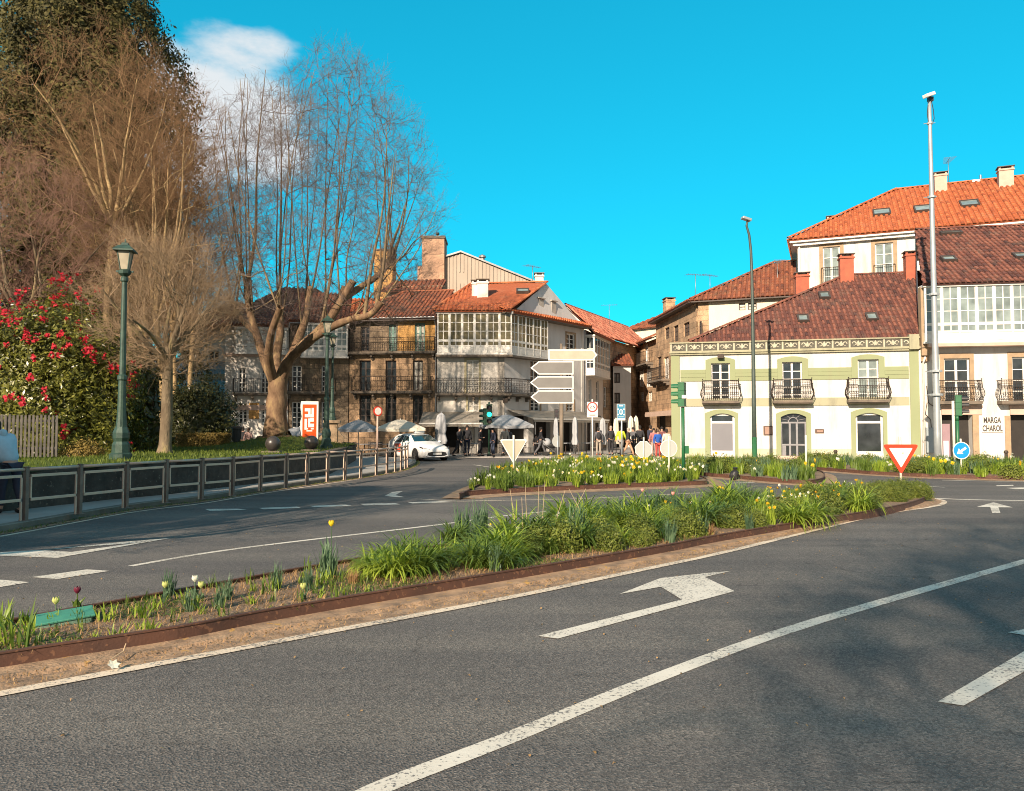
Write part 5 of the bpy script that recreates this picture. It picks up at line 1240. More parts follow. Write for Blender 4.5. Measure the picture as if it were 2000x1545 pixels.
# finger signs, blank backs
b = Vector((D(1097, 890, 33).x, 33, 0.1)); r = empty('direction_sign', b, 0, 'four blank grey arrow shaped direction panels on one post in the middle bed', 'direction sign')
Z = lambda v: D(1097, v, 33).z-0.1
X = lambda u: D(u, 700, 33).x-b.x
m = MB(); m.tube([(0, 0.07, 0), (0, 0.07, Z(788))], 0.09, 10); m.tube([(0, 0.07, Z(788)), (0, 0.07, Z(671))], 0.06, 10); m.build('post', surf('brown_post', (0.20, 0.15, 0.10), (0.12, 0.10, 0.08), 3, 0.6, 0.05), r, smooth=True)
for u0, u1, v0, v1, dr in ((1071, 1167, 682.5, 704, 1), (1036, 1120, 705.5, 731.5, -1), (1035, 1120, 735, 759.5, -1), (1036, 1120, 762.5, 788, -1)):
    x0, x1, z0, z1 = X(u0), X(u1), Z(v1), Z(v0); h = z1-z0; tip = 0.45*h if dr > 0 else 0.62*h
    def outline(e):
        if dr > 0: return [(x0+e, z0+e), (x1-tip-e*0.3, z0+e), (x1-e*1.5, (z0+z1)/2), (x1-tip-e*0.3, z1-e), (x0+e, z1-e)]
        return [(x0+tip+e*0.3, z0+e), (x1-e, z0+e), (x1-e, z1-e), (x0+tip+e*0.3, z1-e), (x0+e*1.5, (z0+z1)/2)]
    m = MB(); plate(m, outline(0), -0.015, 0.012); pl = m.build('sign_panel', M_rim, r)
    m = MB(); plate(m, outline(0.05), -0.021, -0.0145); m.build('panel_face', M_alu2 if dr > 0 else M_alu, pl)
# octagon and round signs seen from behind
for u, v, d, rr, n, nm, lb in ((1257, 878, 28.8, 0.335, 8, 'stop_sign', 'grey octagonal sign back on a cream post in the middle bed'), (1306, 875.5, 24.8, 0.28, 28, 'round_sign', 'grey round sign back on a cream post near the green signal')):
    b = Vector((D(u, v, d).x, d, 0.1)); r = empty(nm, b, R(3), lb, 'road sign'); zc = D(u, v, d).z-0.1
    m = MB(); m.tube([(0, -0.03, 0), (0, -0.03, zc+rr+0.12)], 0.03, 8); m.build('post', M_cpost, r, smooth=True)
    m = MB(); plate(m, ngon(rr, n, (0, zc), math.pi/n), -0.003, 0.004); pl = m.build('sign_panel', M_rim, r)
    m = MB(); plate(m, ngon(rr-0.02, n, (0, zc), math.pi/n), -0.007, -0.002); m.build('panel_face', surf('sign_back_pale', (0.42, 0.43, 0.40), (0.36, 0.37, 0.35), 2, 0.5, 0.02), pl)
b = Vector((D(1089, 862, 38).x, 38, 0.0)); r = empty('round_sign', b, R(18), 'small pale round sign back behind the direction sign post', 'road sign'); zc = D(1089, 862, 38).z
m = MB(); m.tube([(0, -0.03, 0), (0, -0.03, zc+0.4)], 0.028, 8); m.build('post', M_galv, r, smooth=True)
m = MB(); plate(m, ngon(0.29, 24, (0, zc)), -0.003, 0.004); m.build('sign_panel', MATS['sign_back_pale'], r)
# keep left sign
b = G(1879, 926, 0.1); r = empty('keep_left_sign', b, 0, 'blue disc with a white arrow pointing down and left beside the shop', 'road sign'); zc = D(1877, 880, b.y).z-0.1; k = b.y/FOC
m = MB(); m.tube([(0, 0.035, 0), (0, 0.035, zc+0.42)], 0.03, 8); m.build('post', M_cpost, r, smooth=True)
m = MB(); plate(m, ngon(17*k, 28, (0, zc)), -0.003, 0.004); pl = m.build('sign_border', M_rim, r)
m = MB(); plate(m, ngon(15.3*k, 28, (0, zc)), -0.007, -0.002); m.build('sign_face', M_blue, pl)
ar = [(-0.62,-0.45),(-0.35,0.28),(-0.17,0.02),(0.50,0.50),(0.66,0.24),(0.02,-0.20),(0.22,-0.43)]
m = MB(); plate(m, [(x*15*k, zc+y*15*k) for x, y in ar], -0.011, -0.006); m.build('arrow', M_rim, pl)
# weight limit sign with plate
def box_sign(): pass
b = Vector((D(1157, 800, 42).x, 42, 0)); k = 42/FOC; r = empty('weight_limit_sign', b, 0, 'red ringed 2.5 limit sign with a small plate on a white post', 'road sign')
Zs = lambda v: D(1157, v, 42).z
m = MB(); m.tube([(0, 0.04, 0.0), (0, 0.04, Zs(780))], 0.04, 8); m.build('post', M_rim, r, smooth=True)
m = MB(); plate(m, [(-10.5*k, Zs(815)), (10.5*k, Zs(815)), (10.5*k, Zs(785)), (-10.5*k, Zs(785))], -0.004, 0.006); pl = m.build('sign_panel', M_swhite, r)
m = MB(); plate(m, ngon(10.3*k, 28, (0, Zs(795))), -0.008, -0.003); m.build('sign_ring', surf('faded_red', (0.36, 0.07, 0.05), (0.30, 0.05, 0.04), 4, 0.5, 0), pl)
m = MB(); plate(m, ngon(7.6*k, 28, (0, Zs(795))), -0.012, -0.007); m.build('sign_face', M_swhite, pl)
class _F: pass
ff = _F(); ff.T = None; ff.root = r
text3(ff, '2.5', (-5.4*k, 5.0*k, Zs(797.8), Zs(792.2)), M_ink, y=-0.016, parent=pl); text3(ff, 'TON', (-6*k, 6*k, Zs(812.5), Zs(807)), M_alu, name='plate_lettering', y=-0.009, parent=pl) if False else None
m = MB()
for v_ in (808.2, 811.2): m.box(-6*k, 6*k, -0.008, -0.003, Zs(v_+1.2), Zs(v_))
m.build('plate_marking', M_alu, pl)
# blue information sign
b = Vector((D(1213, 800, 44).x, 44, 0.0)); k = 44/FOC; r = empty('information_sign', b, R(-8), 'tall blue sign with white ring and corner marks on a grey post', 'road sign'); Zs = lambda v: D(1213, v, 44).z
m = MB(); m.tube([(0.03, 0.06, 0), (0.03, 0.06, Zs(795))], 0.05, 8); m.build('post', M_galv, r, smooth=True)
m = MB(); plate(m, [(-8*k, Zs(821)), (8*k, Zs(821)), (8*k, Zs(789)), (-8*k, Zs(789))], -0.01, 0.02); pl = m.build('sign_panel', M_rim, r)
m = MB(); plate(m, [(-7.3*k, Zs(817)), (7.3*k, Zs(817)), (7.3*k, Zs(789.6)), (-7.3*k, Zs(789.6))], -0.014, -0.009); m.build('sign_face', M_teal, pl)
m = MB(); zc = Zs(804.5)
for t in range(20):
    a0, a1 = 2*math.pi*t/20, 2*math.pi*(t+1)/20
    m.add([(3.8*k*math.cos(a0)*q, -0.018, zc+5.2*k*math.sin(a0)*q) for q in (0.72, 1.0)] + [(3.8*k*math.cos(a1)*q, -0.018, zc+5.2*k*math.sin(a1)*q) for q in (0.72, 1.0)], [(0, 1, 3, 2)])
m.box(-0.5*k, 0.5*k, -0.019, -0.013, zc-3*k, zc+3*k)
for sx in (-1, 1):
    for sz in (-1, 1): m.box(sx*5.5*k-1.1*k, sx*5.5*k+1.1*k, -0.018, -0.013, zc+sz*5.2*k-1.2*k, zc+sz*5.2*k+1.2*k)
m.box(-5*k, 5*k, -0.018, -0.013, Zs(814.6), Zs(813.8)); m.box(-4*k, 4*k, -0.018, -0.013, Zs(793.5), Zs(791.8)); m.build('sign_marking', M_rim, pl)
# red poster board
b = Vector((D(604, 860, 37).x, 37, lawn_h(D(604, 860, 37).x, 37)-0.05)); k = 37/FOC; r = empty('poster_board', b, R(14), 'white framed red poster board with big white block letters on the lawn', 'poster board'); Zs = lambda v: D(604, v, 37).z-b.z
m = MB(); m.box(-17*k, 17*k, -0.09, 0.09, Zs(859), Zs(784)); fr_ = m.build('board_frame', M_rim, r, bevel=0.02)
m = MB(); m.box(-0.12, 0.12, -0.06, 0.06, 0, Zs(859)-0.002); m.build('leg', M_galv, r)
m = MB(); m.box(-13.2*k, 13.2*k, -0.098, -0.085, Zs(854.5), Zs(790)); pf = m.build('poster', surf('poster_red', (0.72, 0.085, 0.012), (0.66, 0.07, 0.01), 2, 0.3, 0), fr_)
m = MB(); pc = lambda x, y: ((570+x/12.87-604.5)*k, Zs(770+y/12.87))
for x0, x1, y0, y1 in ((328,468,352,432),(412,468,432,580),(330,412,500,580),(492,550,345,575),(470,492,500,575),(325,385,618,890),(412,462,610,830),(462,552,590,690),(462,555,740,830),(385,412,850,885),(480,548,850,885),(375,515,905,935)):
    a, c = pc(x0, y1), pc(x1, y0); m.box(a[0], c[0], -0.104, -0.097, a[1], c[1])
m.build('poster_lettering', M_rim, pf)
# small round sign on a post by the terrace
b = Vector((D(738, 800, 40).x, 40, 0.1)); r = empty('round_sign', b, R(40), 'small white round sign on a pink post beside the parasols', 'road sign'); zc = D(738, 803, 40).z-0.1
m = MB(); m.tube([(0, 0.03, 0), (0, 0.03, zc+0.2)], 0.05, 8); m.build('post', M_pink, r, smooth=True)
m = MB(); plate(m, ngon(0.26, 22, (0, zc)), -0.02, 0.012); pl = m.build('sign_panel', M_red, r); m = MB(); plate(m, ngon(0.19, 22, (0, zc)), -0.026, -0.018); m.build('sign_face', M_swhite, pl)
# ---- traffic signals
def signal(r, cx, cy, z0, h, w, face, lit=None, mat=M_tgreen, dep=0.2):
    """three lens head facing direction `face`"""
    c = Vector((cx, cy, z0+h/2)); T = Matrix.Translation((cx, cy, 0)) @ Matrix.Rotation(face, 4, 'Z')
    m = MB(T); m.box(-w/2, w/2, -dep/2, dep/2, z0, z0+h)
    for k in range(4): m.box(-w/2-0.012, w/2+0.012, -dep/2-0.01, dep/2+0.01, z0+h*k/3-0.012 if k else z0-0.02, z0+h*k/3+0.012 if k < 3 else z0+h+0.02)
    hd = m.build('signal_head', mat, r, bevel=0.012)
    for k in range(3):
        zc = z0+h*(k+0.5)/3; rr = h/3*0.36
        m = MB(T); m.lathe([(rr, 0), (rr, 0.02), (0, 0.035)], 14); m.v = [T @ (Matrix.Translation((0, -dep/2-0.012, zc)) @ Matrix.Rotation(R(90), 4, 'X') @ (T.inverted() @ q)) for q in m.v]
        m.build('lens', emit_mat('signal_lit_green', (0.02, 1.0, 0.55), 2.0) if lit == k else M_lens, hd, smooth=False)
        m = MB(T); n = 10; pts = []; L = 0.24
        for y, q in ((-dep/2, 1.12), (-dep/2-L, 1.05)):
            for i in range(n+1):
                a = math.pi*(-0.12) + math.pi*1.24*i/n
                pts.append((rr*q*math.cos(a), y, zc+rr*q*math.sin(a)))
        m.add(pts, [(i, i+1, n+2+i, n+1+i) for i in range(n)]); m.build('visor', mat if mat is not M_black else M_black, hd)
    return hd
M_tdark = surf('signal_dark_green', (0.02, 0.06, 0.035), (0.015, 0.045, 0.028), 5, 0.5, 0.03)
b = Vector((D(955, 880, 46).x, 46, 0.1)); r = empty('traffic_signal', b, 0, 'dark traffic signal with a lit green lamp in front of the corner house', 'traffic light'); Zs = lambda v: D(955, v, 46).z-0.1
m = MB(); m.tube([(0, 0.12, 0), (0, 0.12, Zs(785))], 0.055, 8); m.build('post', M_tdark, r, smooth=True)
signal(r, 0.02, 0, Zs(829), Zs(790)-Zs(829), 0.34, 0, lit=1, mat=M_tdark); signal(r, -0.24, 0.16, Zs(829), Zs(798)-Zs(829), 0.28, R(-75), mat=M_tdark)
m = MB(); m.lathe([(0.12,0),(0.12,0.06),(0.07,0.2),(0.07,0.25)], 10, (0,0.12,0)); m.build('base', M_tdark, r)
m = MB(); m.box(0.26, 0.44, 0.02, 0.10, Zs(833), Zs(824)); m.build('push_button_box', M_cpost, r)
b = G(1335, 936, 0.1); r = empty('traffic_signal', b, 0, 'back of a bright green traffic signal on a green pole by the sage house', 'traffic light'); Zs = lambda v: D(1335, v, b.y).z-0.1
m = MB(); m.tube([(0, 0, 0), (0, 0, Zs(795))], 0.055, 10); m.build('post', M_tgreen, r, smooth=True)
signal(r, -0.02, 0.0, Zs(793), Zs(748)-Zs(793), 0.26, R(-118), mat=M_tgreen)
m = MB(); m.box(-0.065, 0.055, -0.18, -0.15, Zs(778.5), Zs(772)); m.build('white_tag', M_rim, r); m = MB(); m.box(0.05, 0.17, -0.06, 0.08, Zs(886), Zs(871)); m.build('junction_box', M_tgreen, r)
b = G(1872, 925, 0.1); r = empty('traffic_signal', b, 0, 'green traffic signal with black visors turned away, before the shop door', 'traffic light'); Zs = lambda v: D(1872, v, b.y).z-0.1
m = MB(); m.tube([(0, 0, 0), (0, 0, Zs(811))], 0.06, 10); m.tube([(0, 0, Zs(822)), (0, 0, Zs(811))], 0.063, 10); m.build('post', M_tgreen, r, smooth=True)
hd = signal(r, 0.05, 0.0, Zs(811), Zs(773)-Zs(811), 0.22, R(70), mat=M_tgreen)
for ch in hd.children:
    if ch.name.startswith('visor'): ch.data.materials[0] = M_black
b = Vector((D(1864, 900, 33).x, 33, 0.1)); r = empty('slim_post', b, 0, 'slim cream post standing close beside the green signal with black visors', 'post'); m = MB(); m.tube([(0,0,0),(0,0,D(1864,783,33).z-0.1)], 0.055, 8); m.build('shaft', M_cpost, r, smooth=True); m = MB(); m.lathe([(0.11,0),(0.11,0.04),(0.06,0.06)], 10); m.build('base', M_galv, r)
b = Vector((D(1087, 830, 46).x, 46, 0.1)); r = empty('pedestrian_signal', b, 0, 'small black pedestrian signal beside the direction sign post', 'traffic light'); Zs = lambda v: D(1087, v, 46).z-0.1
m = MB(); m.tube([(0, 0.15, 0), (0, 0.15, Zs(799))], 0.05, 8); m.build('post', M_black, r); m = MB(); m.box(-0.12, 0.12, -0.1, 0.1, Zs(817), Zs(799)); hd = m.build('signal_head', M_black, r, bevel=0.01)
for v_ in (803.5, 812.5):
    m = MB(); plate(m, ngon(0.09, 14, (0, Zs(v_))), -0.115, -0.1); m.build('lens', M_lens, hd)
# ---- masts and lamps
b = Vector((D(1832, 900, 36.6).x, 36.6, 0.1)); r = empty('camera_mast', b, 0, 'very tall pale grey camera mast in front of the white shop house', 'mast'); Zs = lambda v: D(1825, v, 36.6).z-0.1
m = MB(); m.tube([(0,0,0),(0,0,Zs(850)),(0,0,Zs(600)),(0,0,Zs(380)),(0,0,Zs(240)),(0,0,Zs(197))], [0.175,0.155,0.13,0.105,0.085,0.075], 14); m.build('pole', M_galv, r, smooth=True)
m = MB(); m.obox((-0.12, -0.2, Zs(189)), (0.55, 0.30, 0.16), R(20), 0, R(-22)); hd = m.build('camera', M_rim, r, bevel=0.02); m = MB(); m.obox((0.05, 0, Zs(194)), (0.22, 0.2, 0.2), 0); m.build('camera_mount', M_black, r)
for v_ in (241, 385, 575, 725, 771):
    m = MB(); z = Zs(v_); m.lathe([(0.13+0.0003*(v_-240), z-0.05),(0.13+0.0003*(v_-240), z+0.05)], 12); m.tube([(-0.30-0.0004*(v_-240), 0, z-0.02), (0.25, 0, z+0.03)], 0.022, 5); m.build('bracket', M_galv, r)
m = MB(); m.tube([(0.1,-0.02,Zs(200)),(0.17,-0.02,Zs(215)),(0.2,-0.02,Zs(232)),(0.1,-0.05,Zs(241))], 0.02, 5); m.tube([(-0.08,-0.02,Zs(205)),(-0.13,-0.02,Zs(222)),(-0.1,-0.05,Zs(240))], 0.02, 5); m.build('cable', M_black, r)
b = Vector((D(1474, 900, 37).x, 37, 0.1)); r = empty('street_lamp', b, 0, 'slender modern lamp post curving at the top before the sage house', 'street lamp'); Zs = lambda v: D(1472, v, 37).z-0.1
xt = D(1456, 430, 37).x-b.x
M_lp = surf('lamp_grey_green', (0.075, 0.10, 0.085), (0.055, 0.075, 0.065), 4, 0.5, 0.05, metal=0.2)
m = MB(); m.tube([(0,0,0),(0,0,Zs(780)),(0,0,Zs(640)),(-0.01,0,Zs(540)),(-0.05,-0.02,Zs(490)),(-0.13,-0.05,Zs(460)),(-0.27,-0.1,Zs(442)),(xt+0.05,-0.16,Zs(433))], [0.115,0.10,0.08,0.07,0.065,0.06,0.055,0.05], 10); m.build('pole', M_lp, r, smooth=True)
m = MB(); m.obox((xt-0.02, -0.2, Zs(430)), (0.46, 0.30, 0.13), R(10), 0, R(16)); m.build('lamp_head', M_galv, r, bevel=0.03)
m = MB(); m.lathe([(0.16,0),(0.16,0.05),(0.12,0.35),(0.12,1.2),(0.105,1.22)], 10); m.build('base', M_tgreen, r, smooth=False)
def lantern_post(loc, H, label, rz=0.0):
    """cast iron lamp post with a four sided lantern; H = full height"""
    s = H/6.0; r = empty('lamp_post', loc, rz, label, 'street lamp', None)
    sq = R(45)
    m = MB(); m.lathe([(0.29*s,0),(0.29*s,0.16*s),(0.23*s,0.20*s),(0.22*s,0.42*s),(0.18*s,0.50*s),(0.21*s,0.60*s),(0.21*s,0.74*s),(0.15*s,0.90*s)], 8, ang0=R(22.5)); m.build('base', M_lgreen, r)
    m = MB(); m.lathe([(0.145*s,0.90*s),(0.115*s,1.3*s),(0.10*s,2.15*s),(0.13*s,2.18*s),(0.13*s,2.28*s),(0.085*s,2.32*s),(0.068*s,4.85*s),(0.10*s,4.88*s),(0.10*s,4.95*s),(0.07*s,5.0*s)], 12); m.build('shaft', M_lgreen, r, smooth=False)
    m = MB(); m.lathe([(0.07*s,5.0*s),(0.16*s,5.08*s),(0.17*s,5.16*s),(0.10*s,5.2*s)], 8); m.box(-0.22*s,-0.15*s,-0.02*s,0.02*s,5.12*s,5.17*s); m.box(0.15*s,0.22*s,-0.02*s,0.02*s,5.12*s,5.17*s); m.build('collar', M_lgreen, r)
    g = MB(); g.lathe([(0.13*s,5.2*s),(0.225*s,5.70*s)], 4, ang0=sq); la = g.build('lantern_glass', M_lampglass, r)
    m = MB()
    for k in range(4):
        a = sq+k*math.pi/2; m.tube([(0.135*s*math.cos(a),0.135*s*math.sin(a),5.19*s),(0.232*s*math.cos(a),0.232*s*math.sin(a),5.71*s)], 0.016*s, 5)
    m.build('lantern_bars', M_lgreen, la) if False else m.build('lantern_frame', M_lgreen, la)
    m = MB(); m.lathe([(0.36*s,5.69*s),(0.36*s,5.73*s),(0.22*s,5.83*s),(0.14*s,5.86*s),(0.10*s,5.93*s),(0.02*s,5.95*s),(0.03*s,5.99*s),(0.0,6.06*s)], 4, ang0=sq); m.build('lantern_roof', M_lgreen, r)
    return r
p = D(236, 880, 21); lantern_post((p.x, 21, lawn_h(p.x, 21)-0.03), D(236, 470, 21).z-lawn_h(p.x, 21)+0.03, 'tall green cast iron lamp post beside the flowering bush', R(12))
p = D(637, 880, 33); z = lawn_h(p.x, 33); lantern_post((p.x, 33, z-0.03), D(637, 615, 33).z-z+0.03, 'green cast iron lamp post in front of the carved stone pedestal', R(20))
b = D(648, 870, 37.2); z = 0.86; r = empty('stone_pedestal', (b.x, 37.2, z-0.1), R(10), 'weathered stone pedestal with scroll sides behind the lamp post', 'pedestal'); H_ = D(648, 821, 37.2).z - z+0.1
m = MB(); m.box(-0.52,0.52,-0.4,0.4,0,0.32); m.box(-0.27,0.27,-0.27,0.27,0.32,H_-0.14); m.box(-0.40,0.40,-0.40,0.40,H_-0.14,H_); m.build('shaft', M_trimst, r, bevel=0.02)
m = MB()
for sx in (-1, 1): m.extr([(sx*0.27,-0.2,0.32),(sx*0.56,-0.2,0.32),(sx*0.58,-0.2,0.55),(sx*0.45,-0.2,0.68),(sx*0.36,-0.2,0.85),(sx*0.27,-0.2,0.9)][::sx], (0,0.4,0))
m.build('scroll_side', M_trimst, r)
lantern_post((b.x, 37.2, z-0.1+H_), D(648, 650, 37.2).z-(z-0.1+H_), 'smaller green lamp post standing on top of the stone pedestal', R(35))
for u, lb in ((533, 'dark stone ball on a slab at the lawn edge before the tree trunk'), (608, 'dark stone ball under the red poster board')):
    d = 29.0 if u < 560 else 31.0; p = D(u, 870, d); z = lawn_h(p.x, d)-0.03
    r = empty('stone_ball', (p.x, d, z), 0, lb, 'stone ball', 'stone balls on the lawn edge')
    m = MB(); m.ball((0,0,0.36), 0.285, 20, 14); m.build('ball', surf('dark_granite_ball', (0.035, 0.03, 0.028), (0.06, 0.05, 0.045), 4, 0.35, 0.1), r, smooth=True)
    m = MB(); m.box(-0.34,0.34,-0.3,0.3,-0.1,0.09); m.build('slab', M_slabst, r, bevel=0.02)
for u, d, lb in ((1632, 38.2, 'short dark iron bollard in front of the ground window right of the door'), (1965, 37.2, 'short dark iron bollard before the pier beside the lettering')):
    p = D(u, 890, d); r = empty('bollard', (p.x, d, 0.11), 0, lb, 'bollard', 'iron bollards along the right pavement')
    m = MB(); m.lathe([(0.11,0),(0.11,0.08),(0.075,0.12),(0.07,0.42),(0.10,0.45),(0.10,0.49)], 10); m.build('shaft', M_iron, r); m = MB(); m.lathe([(0.10,0.49),(0.08,0.56),(0.0,0.58)], 10); m.build('cap', M_iron, r)
b = G(1575, 928, 0.1); r = empty('marker_post', b, 0, 'slim white marker post in the bed before the grey door', 'post'); m = MB(); m.tube([(0,0,0),(0,0,D(1573,852,b.y).z-0.1)], 0.035, 8); m.build('shaft', M_cpost, r, smooth=True); m = MB(); m.lathe([(0.036,D(1573,852,b.y).z-0.105),(0.03,D(1573,852,b.y).z-0.07),(0,D(1573,852,b.y).z-0.06)], 8); m.build('cap', M_rim, r)
# green valve box lid in the near bed
c = G(122, 1212, 0.12); r = empty('valve_box', (c.x, c.y, 0.09), R(33), 'green plastic valve box tilted among the tulips of the nearest bed', 'valve box')
m = MB(); m.obox((0,0,0.0), (0.42,0.25,0.12), 0, R(5), R(-4)); m.build('box', surf('valve_green', (0.16,0.26,0.20), (0.10,0.18,0.13), 8, 0.6, 0.2), r, bevel=0.012)
m = MB(); m.obox((0,0,0.068), (0.46,0.28,0.02), 0, R(5), R(-4)); m.build('lid', surf('valve_lid', (0.06,0.26,0.18), (0.05,0.20,0.14), 8, 0.5, 0.2), r, bevel=0.006)
# black bag on the road
c = G(1432, 938, 0); r = empty('black_bag', (c.x, c.y, 0), 0, 'small black plastic bag lying on the road before the far bed', 'bag')
m = MB(); m.ball((0,0,0.17), (0.15,0.13,0.17), 18, 12)
m.v = [v + Vector((random.gauss(0,0.012), random.gauss(0,0.012), random.gauss(0,0.012))) + Vector((0.06*(v.z/0.3),0,0)) for v in m.v]; m.build('bag', M_black, r, smooth=True)
m = MB(); m.lathe([(0.03,0.30),(0.05,0.36),(0.09,0.42),(0.07,0.43)], 9, (0.07,0,0)); m.build('knot', M_black, r)
# wooden slat fence in front of the bush
fa, fb = D(-90, 880, 21.6), D(112, 880, 22.6)
r = empty('slat_fence', (fa.x, 21.6, LAWN_Z), math.atan2(1.0, fb.x-fa.x), 'grey weathered vertical slat fence behind the person in pale blue', 'fence'); L = math.hypot(fb.x-fa.x, 1.0); M_slat = surf('grey_slats', (0.15, 0.135, 0.115), (0.07, 0.065, 0.06), 4, 0.9, 0.3, 30)
m = MB(); x = 0.03
while x < L-0.03: m.box(x-0.028, x+0.028, -0.02, 0.0, 0.03, 1.25+random.uniform(-0.015,0.015)); x += 0.098
m.build('slat_panel', M_slat, r)
for x in (0.05, L/2, L-0.05):
    m = MB(); m.box(x-0.04, x+0.04, 0.03, 0.11, -0.1, 1.2); m.build('post', M_slat, r)
for z in (0.25, 1.05):
    m = MB(); m.box(0, L, 0.002, 0.03, z, z+0.07); m.build('rail', M_slat, r)
p = D(462, 870, 35); r = empty('litter_bin', (p.x, 35, lawn_h(p.x, 35)-0.05), 0, 'dark litter bin beside the clipped hedge on the lawn', 'bin'); m = MB(); m.lathe([(0.17,0),(0.22,0.62),(0.24,0.64),(0.24,0.70)], 12); m.build('drum', M_black, r); m = MB(); m.lathe([(0.24,0.70),(0.2,0.76),(0,0.78)], 12); m.build('lid', M_iron, r)
# ================================================================== terrace
def parasol(loc, w, rim, apex, mat, label, rz=0.0, sides=4, group='open parasols over the terrace'):
    r = empty('parasol', loc, rz, label, 'parasol', group)
    m = MB(); m.tube([(0,0,0),(0,0,apex)], 0.03, 8); m.build('pole', M_wood, r, smooth=True)
    m = MB(); m.lathe([(0.28,0),(0.28,0.07),(0.05,0.09)], 10); m.build('base', M_slabst, r)
    a0 = R(45) if sides == 4 else 0
    m = MB(); pts = []; n = sides*4
    ring = []
    for k in range(n):
        i, t = divmod(k, 4); a, b_ = a0+2*math.pi*i/sides, a0+2*math.pi*(i+1)/sides
        q = Vector((math.cos(a), math.sin(a), 0)).lerp(Vector((math.cos(b_), math.sin(b_), 0)), t/4); ring.append((q*w/2*(1.414 if sides == 4 else 1), math.sin(math.pi*t/4)))
    for fr_, dz in ((0.12, 0), (0.5, 0.05), (1.0, 0), (1.0, -0.2)):
        for q, sgg in ring: pts.append((q.x*fr_, q.y*fr_, apex+(rim-apex)*fr_+dz*0.8-0.05*sgg*fr_))
    m.add(pts, [(j*n+k, (j+1)*n+k, (j+1)*n+(k+1)%n, j*n+(k+1)%n) for j in range(3) for k in range(n)] + [tuple(range(n))])
    m.build('canopy', mat, r)
    m = MB()
    for k in range(sides): q = ring[k*4][0]; m.tube([(0,0,apex-0.5),(q.x*0.96,q.y*0.96,rim+0.02)], 0.012, 4)
    m.build('rib', M_wood, r); return r
M_canvas = surf('cream_canvas', (0.70, 0.64, 0.52), (0.60, 0.54, 0.43), 2, 0.9, 0.15, 8); M_canvasg = surf('grey_canvas', (0.40, 0.41, 0.42), (0.30, 0.31, 0.32), 2, 0.9, 0.15, 8)
for u, v0, v1, d, w, mt, lb, rz in ((700, 820, 842, 47, 2.5, M_canvasg, 'open grey parasol nearest the stone pedestal', 0.2), (782, 819, 841, 46.5, 2.9, M_canvas, 'open cream parasol behind the white taxi', 0.15), (585, 834, 853, 46.8, 2.6, M_canvasg, 'open grey parasol behind the poster board', 0.1), (988, 809, 835, 47.0, 2.7, M_canvasg, 'open grey parasol under the street corner awning', 0.3)):
    p = D(u, v0, d); parasol((p.x, d, 0.1), w, D(u, v1, d).z-0.1+0.14, p.z-0.1+0.05, mt, lb, rz)
def closed_parasol(loc, h, wd, mat, label):
    r = empty('parasol', loc, random.uniform(0, 1), label, 'parasol', 'folded parasols in front of the cafes')
    m = MB(); m.tube([(0,0,0),(0,0,h+0.05)], 0.028, 8); m.build('pole', M_zinc, r, smooth=True)
    m = MB(); m.lathe([(0.26,0),(0.26,0.07),(0.05,0.09)], 10); m.build('base', M_slabst, r)
    n = 20; pts = []; prof = [(0.05, 1.0), (0.42, 0.94), (0.55, 0.82), (0.62, 0.6), (0.5, 0.52), (0.75, 0.36), (0.62, 0.28)]
    for q, z in prof:
        for k in range(n):
            a = 2*math.pi*k/n; rr = wd/2*q*(1.0+0.28*math.cos(a*5)); pts.append((rr*math.cos(a), rr*math.sin(a), h*z))
    m = MB(); m.add(pts, [(j*n+k, (j+1)*n+k, (j+1)*n+(k+1)%n, j*n+(k+1)%n) for j in range(len(prof)-1) for k in range(n)] + [tuple(range(n))]); m.build('canopy', mat, r, smooth=True); return r
for u, vt, d, wd, mt, lb in ((862, 806, 46, 0.95, M_canvasg, 'large folded grey parasol between the taxi and the cafe door'), (1086, 816, 45.5, 0.42, M_canvasg, 'folded grey parasol close beside the direction sign post'), (1123, 814, 47, 0.5, M_canvasg, 'folded grey parasol right of the direction sign'), (1177, 816, 48, 0.55, M_canvasg, 'folded grey parasol right of the 2.5 limit sign'), (1203, 816, 50, 0.5, M_canvas, 'folded pale parasol half behind the blue information sign'), (1232, 812, 50, 0.5, M_canvas, 'folded white parasol, the left one of the close pair'), (1242, 812, 50.5, 0.5, M_canvas, 'folded white parasol, the right one of the close pair')):
    p = D(u, vt, d); closed_parasol((p.x, d, 0.1), p.z-0.1, wd, mt, lb)
M_chair = surf('chair_frame', (0.16, 0.13, 0.11), (0.10, 0.085, 0.075), 4, 0.6, 0.05)
def chair(name='chair'):
    r = empty('cafe_chair', (0,0,0), 0, 'dark slatted cafe chair on the terrace', 'chair', 'dark cafe chairs on the terrace')
    m = MB(); m.box(-0.21,0.21,-0.2,0.2,0.43,0.46); m.build('seat', M_chair, r)
    m = MB()
    for z in (0.58, 0.68, 0.78): m.box(-0.21,0.21,0.19,0.21,z,z+0.06)
    m.build('backrest', M_chair, r)
    for x in (-0.19, 0.19):
        for y in (-0.18, 0.2):
            m = MB(); m.tube([(x,y,0),(x,y,0.43 if y < 0 else 0.86)], 0.015, 6); m.build('leg', M_chair, r)
    return r
def table():
    r = empty('cafe_table', (0,0,0), 0, 'small round cafe table on the terrace', 'table', 'round cafe tables on the terrace')
    m = MB(); m.lathe([(0.34,0.71),(0.35,0.73),(0.34,0.745)], 18); m.build('tabletop', M_canvasg, r); m = MB(); m.lathe([(0.24,0),(0.22,0.03),(0.03,0.06),(0.03,0.71)], 10); m.build('stem', M_iron, r); return r
ch0, tb0 = chair(), table(); firstc, firstt = True, True
